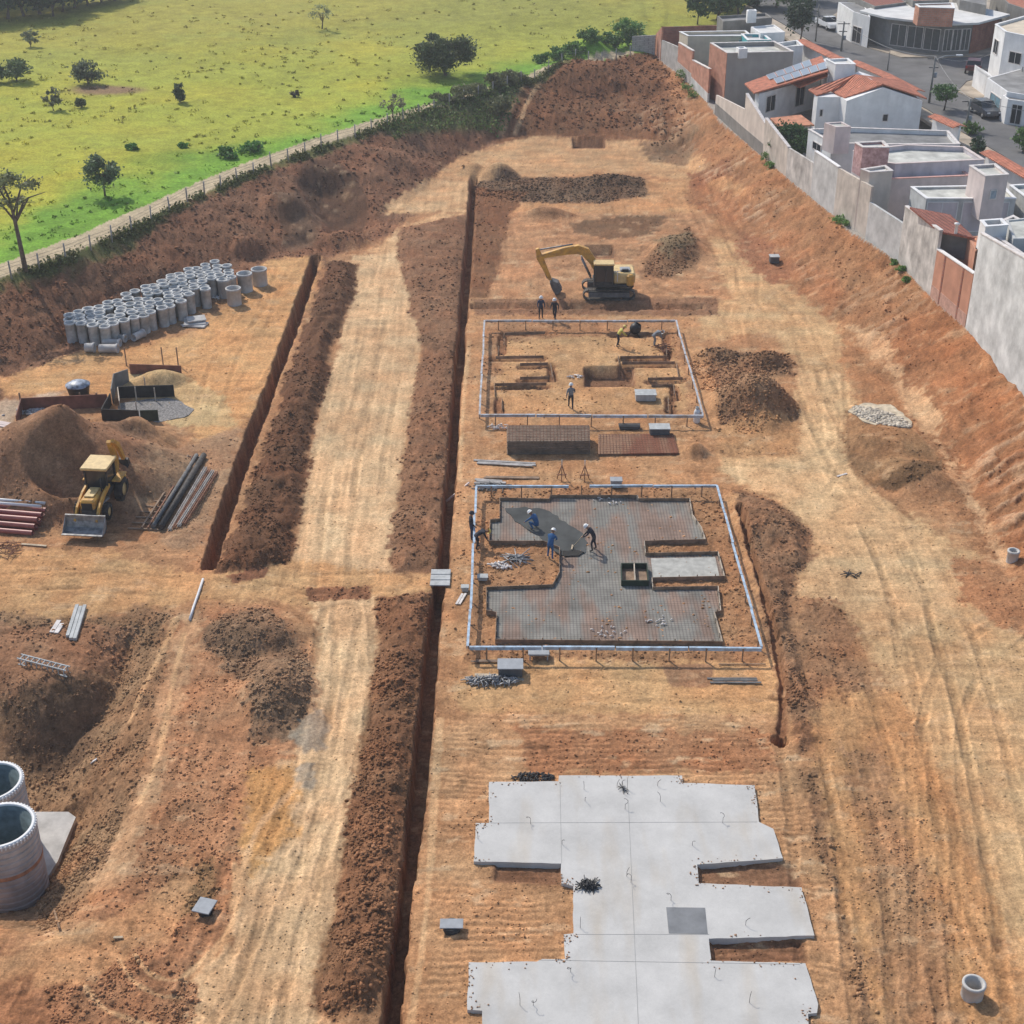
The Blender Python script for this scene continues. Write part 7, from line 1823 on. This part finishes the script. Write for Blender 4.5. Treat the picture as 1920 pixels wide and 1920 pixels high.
for px, py, h, w_ in [(1308, 40, 5.0, 3.2), (1345, 32, 4.5, 6), (1385, 22, 5, 6), (1420, 12, 5.5, 6), (1455, 14, 6, 6), (1490, 26, 6, 5), (1330, 12, 4, 6), (1370, 2, 5, 6), (1520, 2, 5, 6)]:
    tree(px, py, ZS if px > 1400 else ZL, h, w_, 'dark green tree behind the farthest houses at the top', 'bushy', (.045, .075, .028), 2000, group='trees behind the farthest houses', trunk=.2, leaf=.24)
tree(1500, 80, ZS, 5.6, 3.4, 'dark narrow tree on the street beside the white pickup', 'bushy', (.03, .045, .025), 1600, trunk=.25, leaf=.2)
tree(1770, 207, ZS, 2.5, 2.9, 'round green street tree right of the utility pole', 'bushy', (.05, .095, .03), 1200, trunk=.35, leaf=.14)
tree(1822, 250, ZS, 1.1, 2.0, 'low bush on the pavement by the short tile canopy', 'low', (.07, .11, .03), 420, name='shrub', trunk=.1)
tree(1892, 218, ZS, 1.8, 1.3, 'clipped dark shrub in front of the low white house', 'low', (.03, .05, .02), 600, name='shrub', trunk=.1)
tree(1829, 292, ZS, 1.6, 1.6, 'dark potted shrub behind the pink flat roofs', 'low', (.03, .05, .025), 500, name='shrub', trunk=.1)
tree(1645, 72, ZS, 1.6, 2.0, 'dark green clipped shrub left of the glazed corner building', 'low', (.035, .06, .025), 500, name='shrub', trunk=.1)
tree(1596, 66, ZS, 1.8, 1.4, 'thin yellowish shrub by the lime canopy entrance', 'sparse', (.14, .14, .05), 260, name='shrub', trunk=.2)
tree(1728, 90, ZS, 1.8, 3.0, 'low planting below the glazed shop front', 'low', (.08, .11, .035), 500, name='shrub', trunk=.1)
tree(1850, 86, ZS, 2.2, 2.4, 'green bush between the brick side and the two-storey house', 'low', (.06, .10, .03), 600, name='shrub', trunk=.1)
tree(1918, 285, ZS, 2.4, 2.2, 'green street bush cut by the right edge', 'low', (.06, .10, .03), 600, name='shrub', trunk=.2)
for i, (px, py, w_, h) in enumerate(((1278, 150, 1.6, 1.2), (1290, 165, 1.8, 1.1), (1300, 178, 1.3, .8), (1436, 302, 1.0, 1.1), (1444, 312, .9, .7), (1574, 416, 1.3, .7), (1584, 424, 1.0, .6), (1676, 492, .7, .4), (1690, 505, .9, .45), (1703, 520, .8, .4))):
    tree(px, py, ZR, h, w_, 'green weeds growing at the foot of the rear walls', 'low', (.085, .15, .04), 260, name='weed', group='weeds at the foot of the rear walls', trunk=.1, cat='weeds', leaf=.1)

# pasture tufts and bank-edge grass: uncountable
n = 3200
t_ = rng.uniform(0, 1, n); y = 1 / (1 / 95 + t_ * (1 / 235 - 1 / 95)); x = rng.uniform(-1, .35, n) * (y * .42)
zz, cc, _, _, _, zn = terrain(x, y)
k_ = (zn == 1) & (rng.random(n) < .5 + .5 * vnoise(x * .15, y * .15, 5))
x, y, zz = x[k_], y[k_], zz[k_]; cc = cc[k_]
q = 14; s = rng.uniform(.08, .34, len(x)) * rng.choice([1, 1, 1.6], len(x))
cen = np.stack([x, y, zz], -1)[:, None] + rng.normal(0, 1, (len(x), q, 3)) * (s[:, None, None] * np.array([.8, .8, .35])) + np.array([0, 0, .05])
tint = rng.uniform(.65, 1.1, (len(x), 1)) * np.array([1, .92, .9])
tag(leaf_obj('grass_tufts', cen.reshape(-1, 3), np.full(len(x) * q, .13), np.repeat(cc * tint, q, 0)), 'darker tufts of rough grass scattered over the pasture', 'grass tufts', None, 'stuff')
# grass along the bank crest
E = np.array(PATH_E[1:-1]); seg = rng.integers(0, len(E) - 1, 9000); f = rng.random(9000)[:, None]
pt = E[seg] * (1 - f) + E[seg + 1] * f + rng.normal(0, .28, (9000, 2)) + np.array([.25, -.45])
zz = terrain(pt[:, 0], pt[:, 1])[0]
k_ = vnoise(pt[:, 0] * .6, pt[:, 1] * .6, 8) > -.35
cen = np.concatenate([pt, zz[:, None] + rng.uniform(0, .35, (9000, 1))], 1)[k_]
tag(leaf_obj('verge_grass', cen, np.full(len(cen), .14), np.tile((.12, .135, .045), (len(cen), 1)), None, .5), 'dry grass fringe along the top edge of the left bank', 'grass', None, 'stuff')
# bank grass slope under the bushes
BG = np.array(BANK_GRASS); n = 8000
x = rng.uniform(BG[:, 0].min() - 1, BG[:, 0].max() + 1, n); y = rng.uniform(BG[:, 1].min() - 1, BG[:, 1].max() + 1, n)
k_ = poly_sd(x, y, BANK_GRASS, 5) + 1.2 * fbm(x * .5, y * .5, 2, 3) > -.2; x, y = x[k_], y[k_]; zz = terrain(x, y)[0]
cen = np.stack([x, y, zz + rng.uniform(0, .45, len(x))], -1)
tag(leaf_obj('bank_grass', cen, np.full(len(cen), .18), np.tile((.13, .18, .05), (len(cen), 1)), None, .5), 'overgrown grass covering the bank below the hedge bushes', 'grass', None, 'stuff')

# ---------------------------------------------------------------- fence, poles, vehicles
E = PATH_E[1:]
t = thing('wire_fence', 'wire fence on wooden posts along the site edge of the dirt track', 'fence', (E[4][0], E[4][1], ZL))
dist = 0; pos = []
for i in range(len(E) - 1):
    a, b = Vector(E[i]), Vector(E[i + 1]); L_ = (b - a).length; nn = Vector((b - a).normalized()); nn = Vector((nn.y, -nn.x))
    s = (2.6 - dist % 2.6) % 2.6
    while s < L_:
        pos.append(a + (b - a) * (s / L_) + nn * .35); s += 2.6
    dist += L_
pos = [(p.x, p.y, ground_z(p.x, p.y)) for p in pos][:90]
for (x, y, z) in pos:
    h = random.uniform(1.15, 1.45)
    wbuild(MB().tube([(x, y, z - .2), (x + random.uniform(-.05, .05), y, z + h)], [.075, .06], 6), 'post', M_GWOOD, t)
for hh in (.5, .85, 1.1):
    wbuild(MB().tube([(x, y, z + hh) for x, y, z in pos], .012, 4, cap=False), 'wire', M_GRIME, t)
# far side short fence posts by the big tree are one fence too
def pole(label, px, ptop, pbase, rad=.13, arm=True, group='utility poles', lamp=False, name='utility_pole'):
    p = P(px, pbase, ZS); zt = z_at(p.x, p.y, ptop)
    t = thing(name, label, 'pole', tuple(p), 0, group)
    h = zt - ZS
    MB().tube([(0, 0, -.2), (0, 0, h)], [rad, rad * .7], 8).build('shaft', M_CEMENT, t)
    if arm:
        for k in range(2): MB().box((0, .1, h - .3 - k * .9), (1.5 - .5 * k, .1, .1)).build('crossarm', M_GRIME, t)
        MB().lathe([(.01, 0), (.16, 0), (.18, .5), (.01, .55)], (.25, 0, h - 2.2), 10).build('transformer', M_GREYP, t)
    if lamp:
        MB().tube([(0, 0, h - .4), (1.0, 0, h), (2.2, 0, h + .1)], .05, 6).build('lamp_arm', M_GREYP, t)
        MB().bbox((2.5, 0, h + .08), (.7, .28, .14), .04).build('lamp_head', M_PVC, t)
    return Vector((p.x, p.y, zt))
w1 = pole('tall utility pole with street lamp arm on the pavement right of the gable house', 1742, 105, 193, lamp=True, group=None)
w2 = pole('thin pole farther along the street left of the lamp pole', 1664, 98, 132, .09, False, None)
w3 = pole('utility pole among cars at the front of the white two-storey house', 1862, 95, 147, group=None)
w4 = pole('utility pole with crossarm beside the dark parked car', 1811, 185, 243, group=None)
w5 = pole('utility pole by the corner near the white pickup', 1577, 40, 96, group=None)
w6 = pole('slim pole in front of the dark street tree', 1529, 8, 78, .1, False, None)
w7 = pole('pole at the right edge in front of the low white house', 1908, 125, 185, .1, False, None)
def wire(a, b, sag, lb):
    pts = [a.lerp(b, f) - Vector((0, 0, sag * 4 * f * (1 - f))) for f in [k / 10 for k in range(11)]]
    tag(MB().tube(pts, .022, 4, cap=False).build('overhead_wire', M_STEEL), lb, 'wire')
wire(w6, w5, .6, 'overhead wire from the slim pole to the pole near the pickup')
wire(w5, w1, 1.0, 'overhead wire crossing the road behind the gable house')
wire(w1, w4, .5, 'overhead wire from the lamp pole to the pole by the dark car')
wire(w1, w3, .8, 'overhead wire from the lamp pole across the junction')
wire(w4, Vector((w4.x + 14, w4.y - 10, w4.z)), .5, 'overhead wire leaving the frame beside the dark car')
def vehicle(label, px, py, heading, paint, L_=4.3, pick=False, cat='car'):
    p = P(px, py, ZS + .01); t = thing('parked_car' if not pick else 'pickup_truck', label, cat, tuple(p), heading)
    prof = [(-L_ / 2, .45), (-L_ / 2, .95), (-L_ / 2 + .1, 1.02), (L_ * .18, 1.0), (L_ / 2 - .1, .88), (L_ / 2, .7), (L_ / 2, .42)]
    def extr(prof, w0, w1, zsplit=1.01):
        n = len(prof); mb = MB()
        vs = [(x, -(w0 if z < zsplit else w1) / 2, z) for x, z in prof] + [(x, (w0 if z < zsplit else w1) / 2, z) for x, z in prof]
        return mb.add(vs, [tuple(range(n)), tuple(range(2 * n - 1, n - 1, -1))] + [(i, n + i, n + (i + 1) % n, (i + 1) % n) for i in range(n)])
    body = extr(prof, 1.74, 1.74)
    o = body.build('body', paint, t)
    cp = [(-L_ * .42, 1.0), (-L_ * .33, 1.42), (L_ * .05, 1.46), (L_ * .22, 1.0)] if not pick else [(-L_ * .08, 1.0), (-L_ * .06, 1.48), (L_ * .12, 1.5), (L_ * .24, 1.0)]
    extr(cp, 1.62, 1.34, 1.1).build('window', M_GLASSD, t)
    rf = [(cp[1][0] - .02, cp[1][1] + .0), (cp[1][0], cp[1][1] + .05), (cp[2][0], cp[2][1] + .05), (cp[2][0] + .03, cp[2][1])]
    extr(rf, 1.38, 1.38).build('roof', paint, t)
    if pick:
        MB().box((-L_ * .30, 0, 1.04), (L_ * .34, 1.4, .03)).build('load_bed', M_GRIME, t)
    for i in (-1, 1):
        for j in (-1, 1):
            M = Matrix.Translation((i * L_ * .31, j * .80, .32)) @ Matrix.Rotation(R(90), 4, 'X')
            wv = MB().lathe([(.15, -.1), (.30, -.1), (.32, -.06), (.32, .06), (.30, .1), (.15, .1)], n=18).xform(M).build('wheel', M_RUB, t)
            MB().lathe([(.01, -.09), (.19, -.105), (.19, .105), (.01, .09)], n=12).xform(M).build('rim', M_STEEL, wv)
    for j in (-1, 1):
        MB().bbox((L_ / 2 - .02, j * .62, .72), (.1, .34, .14), .03).build('headlight', M_PVC, t)
        MB().bbox((-L_ / 2 + .0, j * .72, .82), (.06, .2, .2), .02).build('tail_light', mat('tail_red', (.35, .02, .02), .4), t)
    return t
def hd(a, b): d = P(*b, ZS) - P(*a, ZS); return math.atan2(d.y, d.x)
PNT_W = mat('white_car', (.70, .70, .70), .3, var=.03, spec=.5); PNT_D = mat('dark_car', (.045, .05, .06), .25, var=.05, spec=.6); PNT_M = mat('maroon_car', (.10, .03, .03), .3, spec=.5)
vehicle('white pickup parked on the street at the top right', 1552, 53, hd((1535, 45), (1575, 62)), PNT_W, 4.6, True, 'pickup')
vehicle('dark grey car parked at the kerb in front of the low white house', 1845, 216, hd((1820, 200), (1872, 228)), PNT_D)
vehicle('dark maroon car half behind the white gatepost wall', 1824, 134, hd((1820, 150), (1828, 110)), PNT_M, 3.9)

# ---------------------------------------------------------------- air
m = bpy.data.materials.new('haze'); m.use_nodes = True
nt = m.node_tree; nt.nodes.remove(nt.nodes['Principled BSDF'])
pv = nt.nodes.new('ShaderNodeVolumePrincipled'); pv.inputs['Color'].default_value = (.93, .95, 1, 1); pv.inputs['Density'].default_value = .0004; pv.inputs['Anisotropy'].default_value = .2
nt.links.new(pv.outputs[0], nt.nodes['Material Output'].inputs['Volume'])
o = MB().box((0, 1250, 17.5), (8000, 2900, 49)).build('haze', m)
tag(o, 'thin pale summer haze in the air over the site', 'haze', None, 'stuff')
